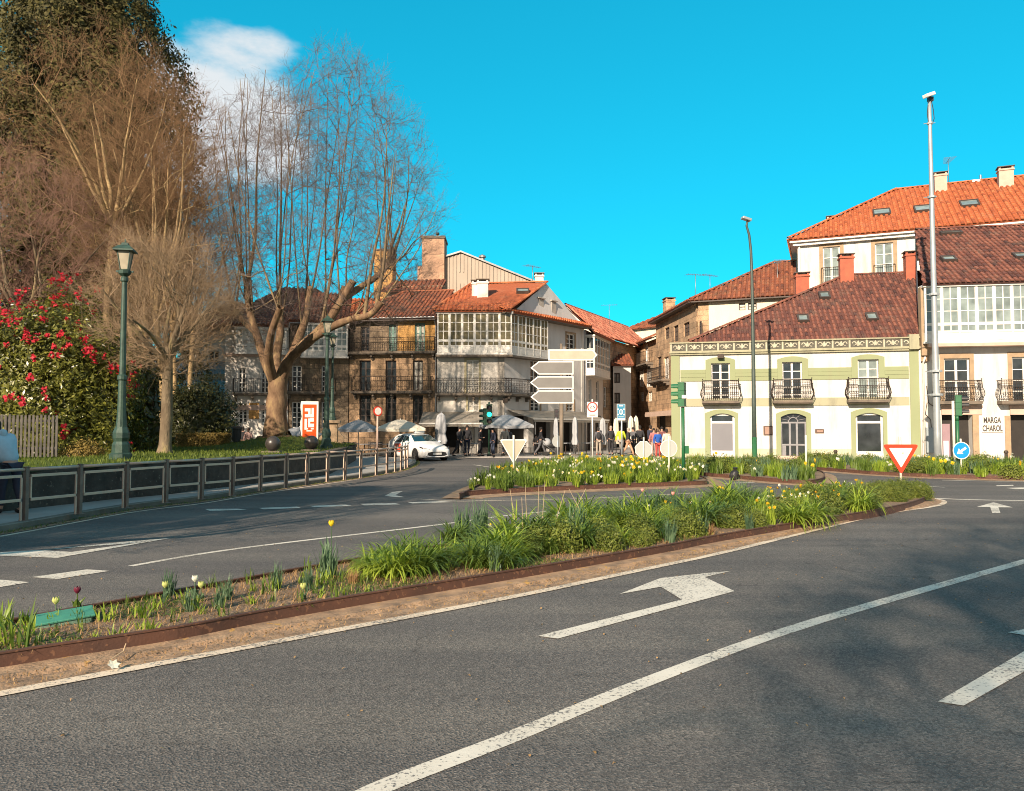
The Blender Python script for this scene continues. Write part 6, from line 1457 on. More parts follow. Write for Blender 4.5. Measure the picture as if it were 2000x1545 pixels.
spots = [(u, d) for u, d in ((668,44.6),(690,46.0),(712,44.8),(735,46.2),(757,45.0),(930,47.2),(1050,47.8),(1105,48.2),(1145,48.6),(1000,48.4))]
for (u, d) in spots:
    p = D(u, 880, d); t = tb0 if firstt else copy_tree(tb0); firstt = False; t.location = (p.x, d, 0.1)
    for k in range(2 if u < 900 else 2):
        a = random.uniform(0, 6.28)+k*math.pi; c = ch0 if firstc else copy_tree(ch0); firstc = False
        c.location = (p.x+0.6*math.cos(a), d+0.6*math.sin(a), 0.1); c.rotation_euler = (0, 0, a-math.pi/2)
# ================================================================== taxi
M_car = surf('white_car_paint', (0.80, 0.80, 0.78), (0.78, 0.78, 0.76), 1, 0.18, 0, spec=0.6); M_cred = surf('taxi_red', (0.60, 0.06, 0.02), (0.58, 0.055, 0.02), 2, 0.25, 0)
M_tyre = surf('tyre', (0.02, 0.02, 0.02), (0.028, 0.027, 0.026), 4, 0.85, 0.1); M_rimm = surf('wheel_rim', (0.20, 0.20, 0.20), (0.12, 0.12, 0.12), 4, 0.35, 0, metal=0.7)
M_cglass = glass_mat('car_glass', (0.012, 0.03, 0.034), 0.03, 0.9)
b = D(852, 895, 41.2); hd = math.atan2(-0.84, 0.54)
b.x -= 2.1*math.cos(hd); cy = 41.2-2.1*math.sin(hd)
car = empty('taxi', (b.x, cy, 0), hd, 'white estate taxi with a red rear door turning out of the square', 'car')
ST = [(2.20,0.30,0.52,0.60,0.62,0.55),(2.12,0.20,0.60,0.70,0.80,0.66),(1.80,0.17,0.72,0.82,0.88,0.72),(1.25,0.17,0.84,0.93,0.895,0.76),(0.88,0.17,0.92,1.00,0.90,0.78),(0.10,0.17,0.95,1.39,0.90,0.60),(-0.65,0.17,0.96,1.45,0.90,0.60),(-1.45,0.17,0.98,1.42,0.90,0.59),(-2.0,0.20,1.0,1.30,0.88,0.57),(-2.28,0.28,0.98,1.02,0.84,0.72),(-2.33,0.40,0.62,0.66,0.80,0.74)]
def ring(s):
    x, zb, zl, zt, w, wr = s
    h = [(w*0.92, zb), (w, zb+0.16), (w*1.0, (zb+zl)/2+0.05), (w*0.97, zl), (wr+(w*0.97-wr)*0.15, zt-0.05), (wr*0.9, zt), (0, zt+0.02)]
    return [Vector((x, a, z)) for a, z in h] + [Vector((x, -a, z)) for a, z in reversed(h[:-1])]
m = MB(); n = 13; rings = [ring(s) for s in ST]
for q in rings: m.v += q
for i in range(len(ST)-1):
    for k in range(n): m.f.append((i*n+k, i*n+(k+1)%n, (i+1)*n+(k+1)%n, (i+1)*n+k))
m.f.append(tuple(range(n-1,-1,-1))); m.f.append(tuple((len(ST)-1)*n+k for k in range(n)))
body = m.build('body', M_car, car, smooth=True)
def side(x, t, sgn, out=0.006):
    for i in range(len(ST)-1):
        if ST[i][0] >= x >= ST[i+1][0]:
            q = (ST[i][0]-x)/(ST[i][0]-ST[i+1][0]); A, B = rings[i], rings[i+1]; lo = A[3].lerp(B[3], q); hi = A[4].lerp(B[4], q); p = lo.lerp(hi, t); return Vector((p.x, sgn*(p.y+out), p.z))
for sgn in (1, -1):
    for xs_ in ((0.42, 0.2, -0.32, -0.36), (-0.46, -0.6, -1.25, -1.3), (-1.40, -1.45, -1.85, -1.95)):
        xa, xb = xs_[0], xs_[-1]; m = MB(); cols_ = np.linspace(xa, xb, 5)
        pts = [side(x, 0.06, sgn) for x in cols_] + [side(x, 0.9 if not (xa > 0.3 and i == 0) else 0.5, sgn) for i, x in enumerate(cols_)]
        m.add(pts, [(i, i+1, i+6, i+5) if sgn < 0 else (i+1, i, i+5, i+6) for i in range(4)]); m.build('side_window', M_cglass, body)
    for x in (1.36, -1.36):
        m = MB(); m.lathe([(0.37,-0.005),(0.37,0.012)], 22); m.v = [Vector((x+v.x, sgn*(0.897+v.z), 0.33+v.y)) for v in m.v]; m.build('wheel_arch', M_black, body)
        m = MB(); m.lathe([(0.21,-0.11),(0.29,-0.11),(0.315,-0.07),(0.315,0.07),(0.29,0.11),(0.21,0.10)], 22); m.v = [Vector((x+v.x, sgn*(0.82+v.z), 0.315+v.y)) for v in m.v]; ty = m.build('wheel', M_tyre, car, smooth=False)
        m = MB(); m.lathe([(0.22,0.05),(0.22,0.085),(0.05,0.10)], 22)
        for k in range(5): a = 2*math.pi*k/5; m.obox((0.12*math.cos(a), 0.12*math.sin(a), 0.10), (0.2,0.05,0.03), a)
        m.v = [Vector((x+v.x, sgn*(0.825+v.z), 0.315+v.y)) for v in m.v]; m.build('rim', M_rimm, ty)
    m = MB(); m.ball((0.55, sgn*1.0, 1.0), (0.09,0.12,0.075), 10, 8); m.build('mirror', M_car, car, smooth=True)
    y = sgn*0.55; m = MB(); m.add([(2.19,sgn*0.42,0.60),(2.09,sgn*0.74,0.63),(1.86,sgn*0.90,0.74),(1.90,sgn*0.89,0.78),(2.11,sgn*0.72,0.70),(2.195,sgn*0.42,0.635)], [(0,1,2,3,4,5) if sgn > 0 else (5,4,3,2,1,0)]); m.build('headlight', M_lens, car)
    m = MB(); xa, xb = -0.42, -1.28; m.add([(xa,sgn*0.909,0.42),(xb,sgn*0.909,0.48),(xb,sgn*0.906,0.90),(xa,sgn*0.906,0.90)], [(0,1,2,3) if sgn < 0 else (3,2,1,0)]); dr = m.build('door', M_cred, car)
    m = MB(); m.add([(-0.72,sgn*0.914,0.60),(-0.98,sgn*0.914,0.62),(-0.90,sgn*0.912,0.82),(-0.80,sgn*0.912,0.74)], [(0,1,2,3) if sgn < 0 else (3,2,1,0)]); m.build('emblem', M_rim, dr)
    m = MB(); m.box(-0.52,-0.36,min(sgn*0.91,sgn*0.935),max(sgn*0.91,sgn*0.935),0.80,0.83); m.build('handle', M_car, dr)
m = MB(); A, B = rings[4], rings[5]; nn = Vector((0.4,0,0.9)).normalized()*0.008
rowp = []
for q in (0.06, 0.5, 0.94):
    L_, R_ = A[4].lerp(B[4], q), A[8].lerp(B[8], q); c_ = A[6].lerp(B[6], q); rowp.append([L_*0.93+R_*0.07, A[5].lerp(B[5], q), c_, A[7].lerp(B[7], q), R_*0.93+L_*0.07])
m.add([p+nn for r_ in rowp for p in r_], [(i*5+k, i*5+k+1, (i+1)*5+k+1, (i+1)*5+k) for i in range(2) for k in range(4)]); m.build('windscreen', M_cglass, body)
m = MB(); m.add([(2.20,-0.62,0.24),(2.20,0.62,0.24),(2.22,0.52,0.46),(2.215,0.30,0.50),(2.215,-0.30,0.50),(2.22,-0.52,0.46),(2.14,-0.62,0.24),(2.14,0.62,0.24),(2.14,0.52,0.46),(2.14,0.30,0.50),(2.14,-0.30,0.50),(2.14,-0.52,0.46)], [(0,1,2,3,4,5),(0,6,7,1),(1,7,8,2),(2,8,9,3),(3,9,10,4),(4,10,11,5),(5,11,6,0)]); gr_ = m.build('grille', M_black, car)
m = MB(); m.tube([(2.20,-0.66,0.30),(2.235,-0.4,0.235),(2.24,0.4,0.235),(2.20,0.66,0.30)], 0.03, 6); m.build('lower_trim', M_car, gr_); m = MB(); m.box(2.222,2.236,-0.26,0.26,0.34,0.45); m.build('number_plate', M_rim, gr_)
m = MB(); m.box(-0.12,0.12,-0.28,0.28,1.46,1.60); m.build('roof_sign', M_rim, car, bevel=0.02); m = MB(); m.tube([(-0.25,0,1.46),(-0.25,0,1.78)], 0.012, 5); m.build('aerial', M_black, car)
# ================================================================== people
M_skin = surf('skin', (0.46, 0.27, 0.19), (0.42, 0.24, 0.17), 3, 0.6, 0.02)
def cloth(c): return surf('cloth_%02d%02d%02d' % tuple(int(q*99) for q in c), c, tuple(q*0.72 for q in c), 3, 0.9, 0.3, 14)
def skin_mesh(name, J, E, mat, parent, root=0, sub=1):
    me = bpy.data.meshes.new(name); me.from_pydata([j[:3] for j in J], E, []); me.materials.append(mat)
    o = put(name, me, parent); md = o.modifiers.new('skin', 'SKIN'); md.use_smooth_shade = True
    for k, j in enumerate(J):
        sv = me.skin_vertices[0].data[k]; rr = j[3]
        sv.radius = rr if hasattr(rr, '__len__') else (rr, rr); sv.use_root = (k == root)
    if sub: s = o.modifiers.new('smooth', 'SUBSURF'); s.levels = sub; s.render_levels = sub
    return o
def person(loc, rz, h, coat, legs, hair, label, pose='stand', group=None, bag=None, hood=False, detail=False, puff=1.0):
    r = empty('person', loc, rz, label, 'person', group); s = h/1.72; r.scale = (s, s, s)
    st = {'stand': 0.0, 'walk': 0.26, 'lean': 0.10, 'phone': 0.02, 'talk': 0.05}[pose]; ln = -0.42 if pose == 'lean' else 0.0
    P = (0,0,0.93); CH = (0, ln*0.75, 1.33); NK = (0, ln*1.0-0.01, 1.47); HB = (0, ln*1.1-0.03, 1.55); HT = (0, ln*1.15-0.03, 1.66)
    arms = []
    for sx in (-1, 1):
        sw = st*sx
        if pose == 'phone' and sx > 0: e, w, hn = (0.27*sx, -0.12, 1.22), (0.16*sx, -0.22, 1.42), (0.12*sx, -0.22, 1.50)
        elif pose == 'lean': e, w, hn = (0.24*sx, ln-0.10, 1.14), (0.20*sx, ln-0.30, 0.98), (0.18*sx, ln-0.36, 0.95)
        elif pose == 'talk': e, w, hn = (0.25*sx, 0.02, 1.12), (0.12*sx, -0.2, 1.10), (0.08*sx, -0.25, 1.12)
        else: e, w, hn = (0.24*sx, 0.03+sw*0.4, 1.13), (0.25*sx, -0.05+sw*0.9, 0.89), (0.25*sx, -0.07+sw*1.0, 0.80)
        arms.append(((0.17*sx, CH[1], 1.40), e, w, hn))
    feet = [((0.09*sx, 0, 0.87), (0.10*sx, -0.03-st*sx*0.6, 0.48), (0.10*sx, 0.02-st*sx*1.3+(0.05 if st*sx < 0 else 0), 0.085), (0.11*sx, -0.13-st*sx*1.3, 0.04)) for sx in (-1, 1)]
    J = [(*P, (0.145, 0.10)), ((CH[0]+P[0])/2, (CH[1]+P[1])/2, 1.13, (0.125, 0.09)), (*CH, (0.155, 0.10)), (*NK, 0.052), (*HB, (0.068, 0.08)), (*HT, (0.075, 0.09))]; E = [(0,1),(1,2),(2,3),(3,4),(4,5)]
    for (sh, e, w, hn) in arms:
        k = len(J); J += [(*sh, 0.06), (*e, 0.043), (*w, 0.03), (*hn, (0.036, 0.022))]; E += [(2,k),(k,k+1),(k+1,k+2),(k+2,k+3)]
        if detail:
            d = (Vector(hn)-Vector(w)).normalized(); sd = d.orthogonal().normalized()
            for t, l_ in ((-0.030, 0.075), (-0.010, 0.09), (0.010, 0.085), (0.030, 0.065)):
                q = Vector(hn)+d*0.03+sd*t; q2 = q+d*l_*0.6+Vector((0,0,-0.01)); kk = len(J); J += [(*q, 0.009), (*q2, 0.008)]; E += [(k+3, kk), (kk, kk+1)]
    for (hp, kn, an, to) in feet:
        k = len(J); J += [(*hp, 0.085), (*kn, 0.055), (*an, 0.04), (*to, 0.038)]; E += [(0,k),(k,k+1),(k+1,k+2),(k+2,k+3)]
    skin_mesh('body', J, E, M_skin, r)
    J = [(0,0,0.88,(0.175*puff,0.125*puff)), (0,(CH[1])/2,1.12,(0.16*puff,0.115*puff)), (*CH,(0.18*puff,0.125*puff)), (0,NK[1]*0.95,1.45,0.085)]; E = [(0,1),(1,2),(2,3)]
    for (sh, e, w, hn) in arms:
        k = len(J); J += [(*sh, 0.08*puff), (*e, 0.062*puff), (*w, 0.05*puff)]; E += [(2,k),(k,k+1),(k+1,k+2)]
    if hood: J += [(0, CH[1]+0.11, 1.50, 0.10)]; E += [(3, len(J)-1)]
    skin_mesh('jacket', J, E, cloth(coat), r)
    J = [(0,0,0.95,(0.15,0.105))]; E = []
    for (hp, kn, an, to) in feet:
        k = len(J); J += [(*hp, 0.098), (*kn, 0.072), (an[0], an[1], 0.12, 0.06)]; E += [(0,k),(k,k+1),(k+1,k+2)]
    skin_mesh('trousers', J, E, cloth(legs), r)
    m = MB(); m.ball((0, HT[1]+0.012, 1.655), (0.088, 0.102, 0.10), 14, 10); m.v = [v for v in m.v]; m.ball((0, HT[1]+0.05, 1.58), (0.078, 0.06, 0.09), 12, 8); m.build('hair', cloth(hair), r, smooth=True)
    if detail:
        m = MB(); m.ball((0, HB[1]-0.095, 1.575), (0.012, 0.016, 0.02), 8, 6); m.build('nose', M_skin, r, smooth=True)
        for sx in (-1, 1):
            m = MB(); m.ball((0.03*sx, HB[1]-0.082, 1.60), 0.009, 8, 6); m.build('eye', M_black, r, smooth=True); m = MB(); m.ball((0.082*sx, HB[1], 1.58), (0.012, 0.02, 0.03), 8, 6); m.build('ear', M_skin, r, smooth=True)
        m = MB(); m.box(-0.022, 0.022, HB[1]-0.092, HB[1]-0.086, 1.535, 1.541); m.build('mouth', M_brick, r)
    for (hp, kn, an, to) in feet:
        m = MB(); m.ball((to[0], (an[1]+to[1])/2, 0.045), (0.048, 0.13, 0.05), 10, 6); m.build('shoe', cloth((0.03,0.03,0.03)) if legs[0] < 0.3 else cloth((0.4,0.1,0.06)), r, smooth=True)
    if bag:
        m = MB(); m.ball((0, CH[1]+0.20, 1.22), (0.14, 0.09, 0.21), 12, 8); m.build('backpack', cloth(bag), r, smooth=True)
    return r
DK = (0.03,0.03,0.035); NV = (0.03,0.035,0.06); BL = (0.025,0.02,0.018); JN = (0.06,0.075,0.12); GY = (0.12,0.12,0.13)
p = D(20, 980, 14.6); person((p.x, 14.6, PAVZ), R(-115), 1.74, (0.46, 0.63, 0.72), NV, BL, 'person in pale blue padded jacket leaning forward behind the railing', 'lean', hood=True, detail=True, puff=1.28)
PG = 'people strolling and sitting on the square'
PPL = [(897,46.0,1.72,DK,DK,BL,'walk',60,'person in a long dark coat left of the pair by the folded parasol',None),
 (912,46.6,1.82,DK,NV,BL,'stand',20,'tall person in black right of the pair by the folded parasol',None),
 (986,49.0,1.75,(0.6,0.58,0.52),JN,BL,'stand',10,'person in a white top under the grey corner parasol',None),
 (994,49.4,1.68,GY,NV,BL,'talk',-30,'person in grey beside the white top under the corner parasol',None),
 (938,45.8,1.70,DK,DK,BL,'talk',80,'person in black at the foot of the lit traffic signal',None),
 (963,45.6,1.66,NV,JN,BL,'stand',-60,'person in navy right of the lit traffic signal',None),
 (1056,46.8,1.70,DK,GY,BL,'walk',90,'person in dark clothes pushing the pram',None),
 (1046,47.6,1.25,(0.20,0.16,0.14),DK,BL,'stand',40,'small child beside the pram',None),
 (1169,47.5,1.70,(0.10,0.10,0.11),(0.35,0.30,0.24),BL,'stand',180,'person with a dark backpack and beige trousers by the limit sign',DK),
 (1193,48.0,1.78,DK,DK,(0.35,0.30,0.26),'stand',20,'grey haired person in black between the folded parasols',None),
 (1213,47.0,1.74,(0.52,0.62,0.03),(0.34,0.31,0.28),BL,'walk',150,'person in a bright yellow safety jacket under the blue sign',None),
 (1227,46.4,1.66,DK,(0.55,0.30,0.18),(0.4,0.36,0.3),'walk',70,'person in black top and orange trousers right of the blue sign',None),
 (1237,47.4,1.70,GY,DK,BL,'walk',-40,'person in a grey jacket before the white folded parasols',None),
 (1250,47.8,1.80,DK,NV,BL,'stand',170,'tall person in dark jacket behind the octagonal sign',None),
 (1277,45.5,1.64,(0.42,0.16,0.16),(0.45,0.35,0.30),BL,'stand',0,'person in dull red at the left of the crowded corner',None),
 (1285,44.4,1.66,(0.02,0.10,0.42),(0.42,0.06,0.05),(0.10,0.06,0.04),'stand',10,'person in a bright blue jacket and red trousers at the corner',None),
 (1293,45.4,1.72,(0.16,0.06,0.06),DK,BL,'talk',-20,'person in maroon behind the bright blue jacket',None),
 (1302,44.2,1.70,(0.60,0.52,0.44),(0.5,0.42,0.36),BL,'stand',190,'person in a pale cream coat next to the sage pilaster',None),
 (1271,48.5,1.82,NV,DK,BL,'walk',200,'tall person in navy entering the shaded street',None),
 (485,44.8,1.66,(0.50,0.32,0.28),GY,(0.06,0.035,0.025),'stand',180,'long haired person in a pink coat behind the clipped hedge',None),
 (474,45.2,1.72,DK,DK,BL,'stand',170,'person in black beside the pink coat',None),
 (283,44.2,1.74,(0.015,0.014,0.014),(0.10,0.10,0.10),BL,'phone',-90,'dark silhouetted person raising a phone under the park trees',None)]
for u, d, h, c, l, hr, po, az, lb, bg_ in PPL:
    p = D(u, 870, d); person((p.x, d, 0.10 if d > 45 or u < 600 else 0.0), R(az), h, c, l, hr, lb, po, PG, bg_)
b = D(1075, 880, 46.8); r = empty('pram', (b.x, 46.8, 0.10), R(100), 'dark pram with rounded hood in front of the cafe', 'pram')
m = MB(); m.ball((0,0,0.62), (0.26,0.42,0.20), 14, 8); m.build('basket', M_black, r, smooth=True); m = MB(); m.ball((0,0.22,0.80), (0.27,0.26,0.26), 14, 8); m.build('hood', M_canvasg, r, smooth=True)
for x in (-0.24, 0.24):
    for y in (-0.35, 0.35):
        m = MB(); m.lathe([(0.06,-0.02),(0.13,-0.02),(0.13,0.02),(0.06,0.02)], 14); m.v = [Vector((x+v.z, y+v.x, 0.13+v.y)) for v in m.v]; m.build('wheel', M_tyre, r)
m = MB(); m.tube([(-0.24,-0.35,0.13),(-0.2,0.3,0.6),(-0.2,0.62,1.0),(0.2,0.62,1.0),(0.2,0.3,0.6),(0.24,-0.35,0.13)], 0.015, 6); m.build('frame', M_zinc, r)
# ================================================================== trees
def tubes_mesh(name, paths, radii, k, mat, parent=None, smooth=False):
    """paths: list of (N,3) arrays; radii: list of (N,)"""
    V, Fq, off = [], [], 0
    by = {}
    for p, r_ in zip(paths, radii): by.setdefault(len(p), []).append((p, r_))
    for N, lst in by.items():
        P = np.array([a for a, _ in lst]); Rr = np.array([b for _, b in lst]); M = len(lst)
        T = np.empty_like(P); T[:, 1:-1] = P[:, 2:]-P[:, :-2]; T[:, 0] = P[:, 1]-P[:, 0]; T[:, -1] = P[:, -1]-P[:, -2]
        T /= np.linalg.norm(T, axis=2, keepdims=True)+1e-9
        ov = P[:, -1]-P[:, 0]; ref = np.where(np.abs(ov[:, 2:3]) < 0.7*np.linalg.norm(ov, axis=1, keepdims=True), np.array([[0, 0, 1.0]]), np.array([[1.0, 0, 0]]))
        A = np.cross(T, ref[:, None, :]); A /= np.linalg.norm(A, axis=2, keepdims=True)+1e-9; B = np.cross(T, A)
        th = np.arange(k)*2*np.pi/k
        ring = P[:, :, None, :] + Rr[:, :, None, None]*(A[:, :, None, :]*np.cos(th)[None, None, :, None] + B[:, :, None, :]*np.sin(th)[None, None, :, None])
        V.append(ring.reshape(-1, 3))
        idx = np.arange(M*N*k).reshape(M, N, k)+off
        a = idx[:, :-1, :]; b = np.roll(idx, -1, axis=2)[:, :-1, :]; c = np.roll(idx, -1, axis=2)[:, 1:, :]; d = idx[:, 1:, :]
        Fq.append(np.stack([a, b, c, d], axis=-1).reshape(-1, 4)); off += M*N*k
    return np_mesh(name, np.concatenate(V), np.concatenate(Fq), 4, mat, parent, smooth)
def bark_mat(name, c1, c2, scale=2.0, c3=None):
    m, n, l, p = new_mat(name)
    tc_ = n.new('ShaderNodeTexCoord'); mp_ = n.new('ShaderNodeMapping'); mp_.inputs['Scale'].default_value = (1, 1, 0.4); l.new(tc_.outputs['Object'], mp_.inputs[0])
    a = noise(n, l, mp_.outputs[0], scale, 6, 0.65); r_ = ramp(n, l, a.outputs['Fac'], [(0.3, c1), (0.55, c2), (0.75, c3 or c2)])
    l.new(r_.outputs[0], p.inputs['Base Color']); p.inputs['Roughness'].default_value = 0.92; p.inputs['Specular IOR Level'].default_value = 0.2
    b = noise(n, l, mp_.outputs[0], scale*7, 4, 0.7); bump(n, l, p, b.outputs['Fac'], 0.9, 0.04)
    return m
def unit(v): return v/(np.linalg.norm(v)+1e-9)
def perp(d, ang, az):
    a = np.cross(d, [0, 0, 1.0]); a = np.cross(d, [1.0, 0, 0]) if np.linalg.norm(a) < 0.1 else a
    a = unit(a); b = np.cross(d, a)
    return unit(d*math.cos(ang) + (a*math.cos(az)+b*math.sin(az))*math.sin(ang))
class Tree:
    def __init__(s, seed): s.g = np.random.default_rng(seed); s.paths = [[] for _ in range(6)]; s.rad = [[] for _ in range(6)]; s.env = None; s.rmin = 0.0045; s.rk = 0.34
    def limb(s, p, d, L, r0, r1, n, wig, up, lvl):
        p = np.array(p, float); d = unit(np.array(d, float)); pts = [p.copy()]; st = L/n
        for _ in range(n):
            d = unit(d + s.g.normal(0, wig, 3) + np.array([0, 0, up])); p = p + d*st
            pts.append(p.copy())
        pts = np.array(pts); s.paths[lvl].append(pts); s.rad[lvl].append(np.linspace(r0, r1, n+1)); return pts
    def along(s, pts, t):
        x = t*(len(pts)-1); i = min(int(x), len(pts)-2); f = x-i
        return pts[i]*(1-f)+pts[i+1]*f, unit(pts[i+1]-pts[i])
    def twigs(s, pts, L, r0, lvl, count, lr, ang, up, wig, n, t0=0.15, sub=None, taper=0.35):
        """side shoots along a limb; sub = list of further (count, ratio, angle) levels"""
        for k in range(count):
            t = t0+(1-t0)*(k+s.g.random())/count
            p, d = s.along(pts, t); az = s.g.random()*6.283
            dd = perp(d, ang*(0.7+0.6*s.g.random()), az); l_ = L*lr*(1.15-0.75*t)*(0.6+0.8*s.g.random()); rr = max(r0*(1-0.7*t)*s.rk, s.rmin)
            if s.env is not None:
                q = p+dd*l_*0.9
                if s.env(q) > 0.75+0.6*s.g.random(): l_ *= 0.6
            q = s.limb(p, dd, l_, rr, max(rr*taper, s.rmin*0.75), n, wig, up, lvl)
            if sub: s.twigs(q, l_, rr, min(lvl+1, 5), sub[0][0], sub[0][1], sub[0][2], up, wig, max(2, n-1), 0.2, sub[1:] if len(sub) > 1 else None, taper)
    def colonize(s, seeds, pts, rtip, bal=0.3, wob=0.07, step=0.6, twig=(4, 0.7, 3), rmax=0.16, down=1.2):
        """branches that fork towards scattered points of the crown volume; girth follows the number of tips carried"""
        g = s.g; M = len(seeds)+int(len(pts)*9)+500
        pos = np.zeros((M, 3)); pl = np.zeros(M); par = np.full(M, -1); n = 0; tip = []
        for q, l_ in seeds: pos[n] = q; pl[n] = l_; n += 1
        n0 = n
        dd = np.min(np.linalg.norm(pts[:, None, :]-pos[None, :n0:2, :], axis=2), axis=1)
        for i in np.argsort(dd):
            p = pts[i]; v = p-pos[:n]; d = np.linalg.norm(v, axis=1)
            j = int(np.argmin(d + bal*pl[:n] + down*np.maximum(0, 0.35*d-v[:, 2])))
            L = d[j]; k = max(1, int(L/step)); a = pos[j].copy(); b = p; bow = g.normal(0, wob*L, 3); bow[2] += 0.05*L; last = j
            for m in range(1, k+1):
                f = m/k; q = a+(b-a)*f+bow*math.sin(math.pi*f)*(1 if k > 1 else 0)
                if n >= M: break
                pos[n] = q; par[n] = last; pl[n] = pl[last]+L/k; last = n; n += 1
            tip.append(last)
        w = np.zeros(n); w[tip] += 1
        for i in range(n-1, n0-1, -1):
            if par[i] >= 0: w[par[i]] += w[i]
        rad = np.minimum(rtip*np.maximum(w, 1)**0.46, rmax); best = {}
        for i in range(n0, n):
            q = par[i]
            if q >= n0 and (q not in best or w[i] > w[best[q]]): best[q] = i
        starts = [i for i in range(n0, n) if par[i] < n0 or best.get(par[i]) != i]
        for i in starts:
            ch = [par[i], i]
            while ch[-1] in best: ch.append(best[ch[-1]])
            P = pos[ch]; r_ = rad[ch].copy(); r_[0] = min(rad[i]*1.15, rmax)
            lv = 2 if rad[i] > 0.022 else 3
            s.paths[lv].append(P); s.rad[lv].append(r_)
        cnt, tl, sub_ = twig
        for i in range(n0, n):
            if w[i] > 4: continue
            dr = unit(pos[i]-pos[par[i]])
            for _ in range(cnt if w[i] == 1 else 1):
                d0 = perp(dr, abs(g.normal(0.45, 0.35)), g.random()*6.283); l_ = tl*(0.5+0.9*g.random())
                q = s.limb(pos[i]-dr*g.random()*0.3, d0, l_, rtip*0.8, rtip*0.5, 4, 0.16, 0.05, 4)
                for _ in range(sub_):
                    p_, d_ = s.along(q, 0.15+0.8*g.random()); s.limb(p_, perp(d_, 0.5+0.5*g.random(), g.random()*6.283), l_*(0.35+0.35*g.random()), rtip*0.6, rtip*0.4, 3, 0.16, 0.05, 5)
    def build(s, name, loc, label, trunk_mat, twig_mat, group=None, levels=(2, 3)):
        r = empty(name, loc, 0, label, 'tree', group)
        tp = [p for l in range(levels[0]) for p in s.paths[l]]; tr = [q for l in range(levels[0]) for q in s.rad[l]]
        if tp: tubes_mesh('trunk', tp, tr, 9, trunk_mat, r, True)
        lp_ = [p for l in range(levels[0], levels[1]) for p in s.paths[l]]; lr_ = [q for l in range(levels[0], levels[1]) for q in s.rad[l]]
        if lp_: tubes_mesh('limb_crown', lp_, lr_, 5, trunk_mat, r, True).name = 'crown_limbs'
        cp = [p for l in range(levels[1], 6) for p in s.paths[l]]; cr = [q for l in range(levels[1], 6) for q in s.rad[l]]
        if cp: tubes_mesh('crown', cp, cr, 3, twig_mat, r)
        return r
M_plane = bark_mat('plane_bark', (0.085, 0.05, 0.03), (0.21, 0.135, 0.08), 3.0, (0.36, 0.26, 0.12))
M_planelimb = bark_mat('plane_limb_bark', (0.09, 0.065, 0.045), (0.20, 0.145, 0.085), 2.6, (0.36, 0.26, 0.10))
M_ptwig = bark_mat('plane_twigs', (0.115, 0.085, 0.07), (0.165, 0.125, 0.105), 0.5)
M_btrunk = bark_mat('pale_bark', (0.20, 0.14, 0.08), (0.40, 0.28, 0.14), 2.0, (0.46, 0.34, 0.17))
M_btwig = bark_mat('russet_twigs', (0.155, 0.088, 0.045), (0.23, 0.14, 0.075), 0.5)
M_rtwig = bark_mat('red_brown_twigs', (0.20, 0.115, 0.085), (0.26, 0.155, 0.115), 0.5)
M_stwig = bark_mat('tawny_twigs', (0.22, 0.155, 0.095), (0.30, 0.215, 0.135), 0.5)
M_strunk = bark_mat('lichened_bark', (0.10, 0.075, 0.05), (0.20, 0.155, 0.10), 2.2, (0.42, 0.34, 0.14))
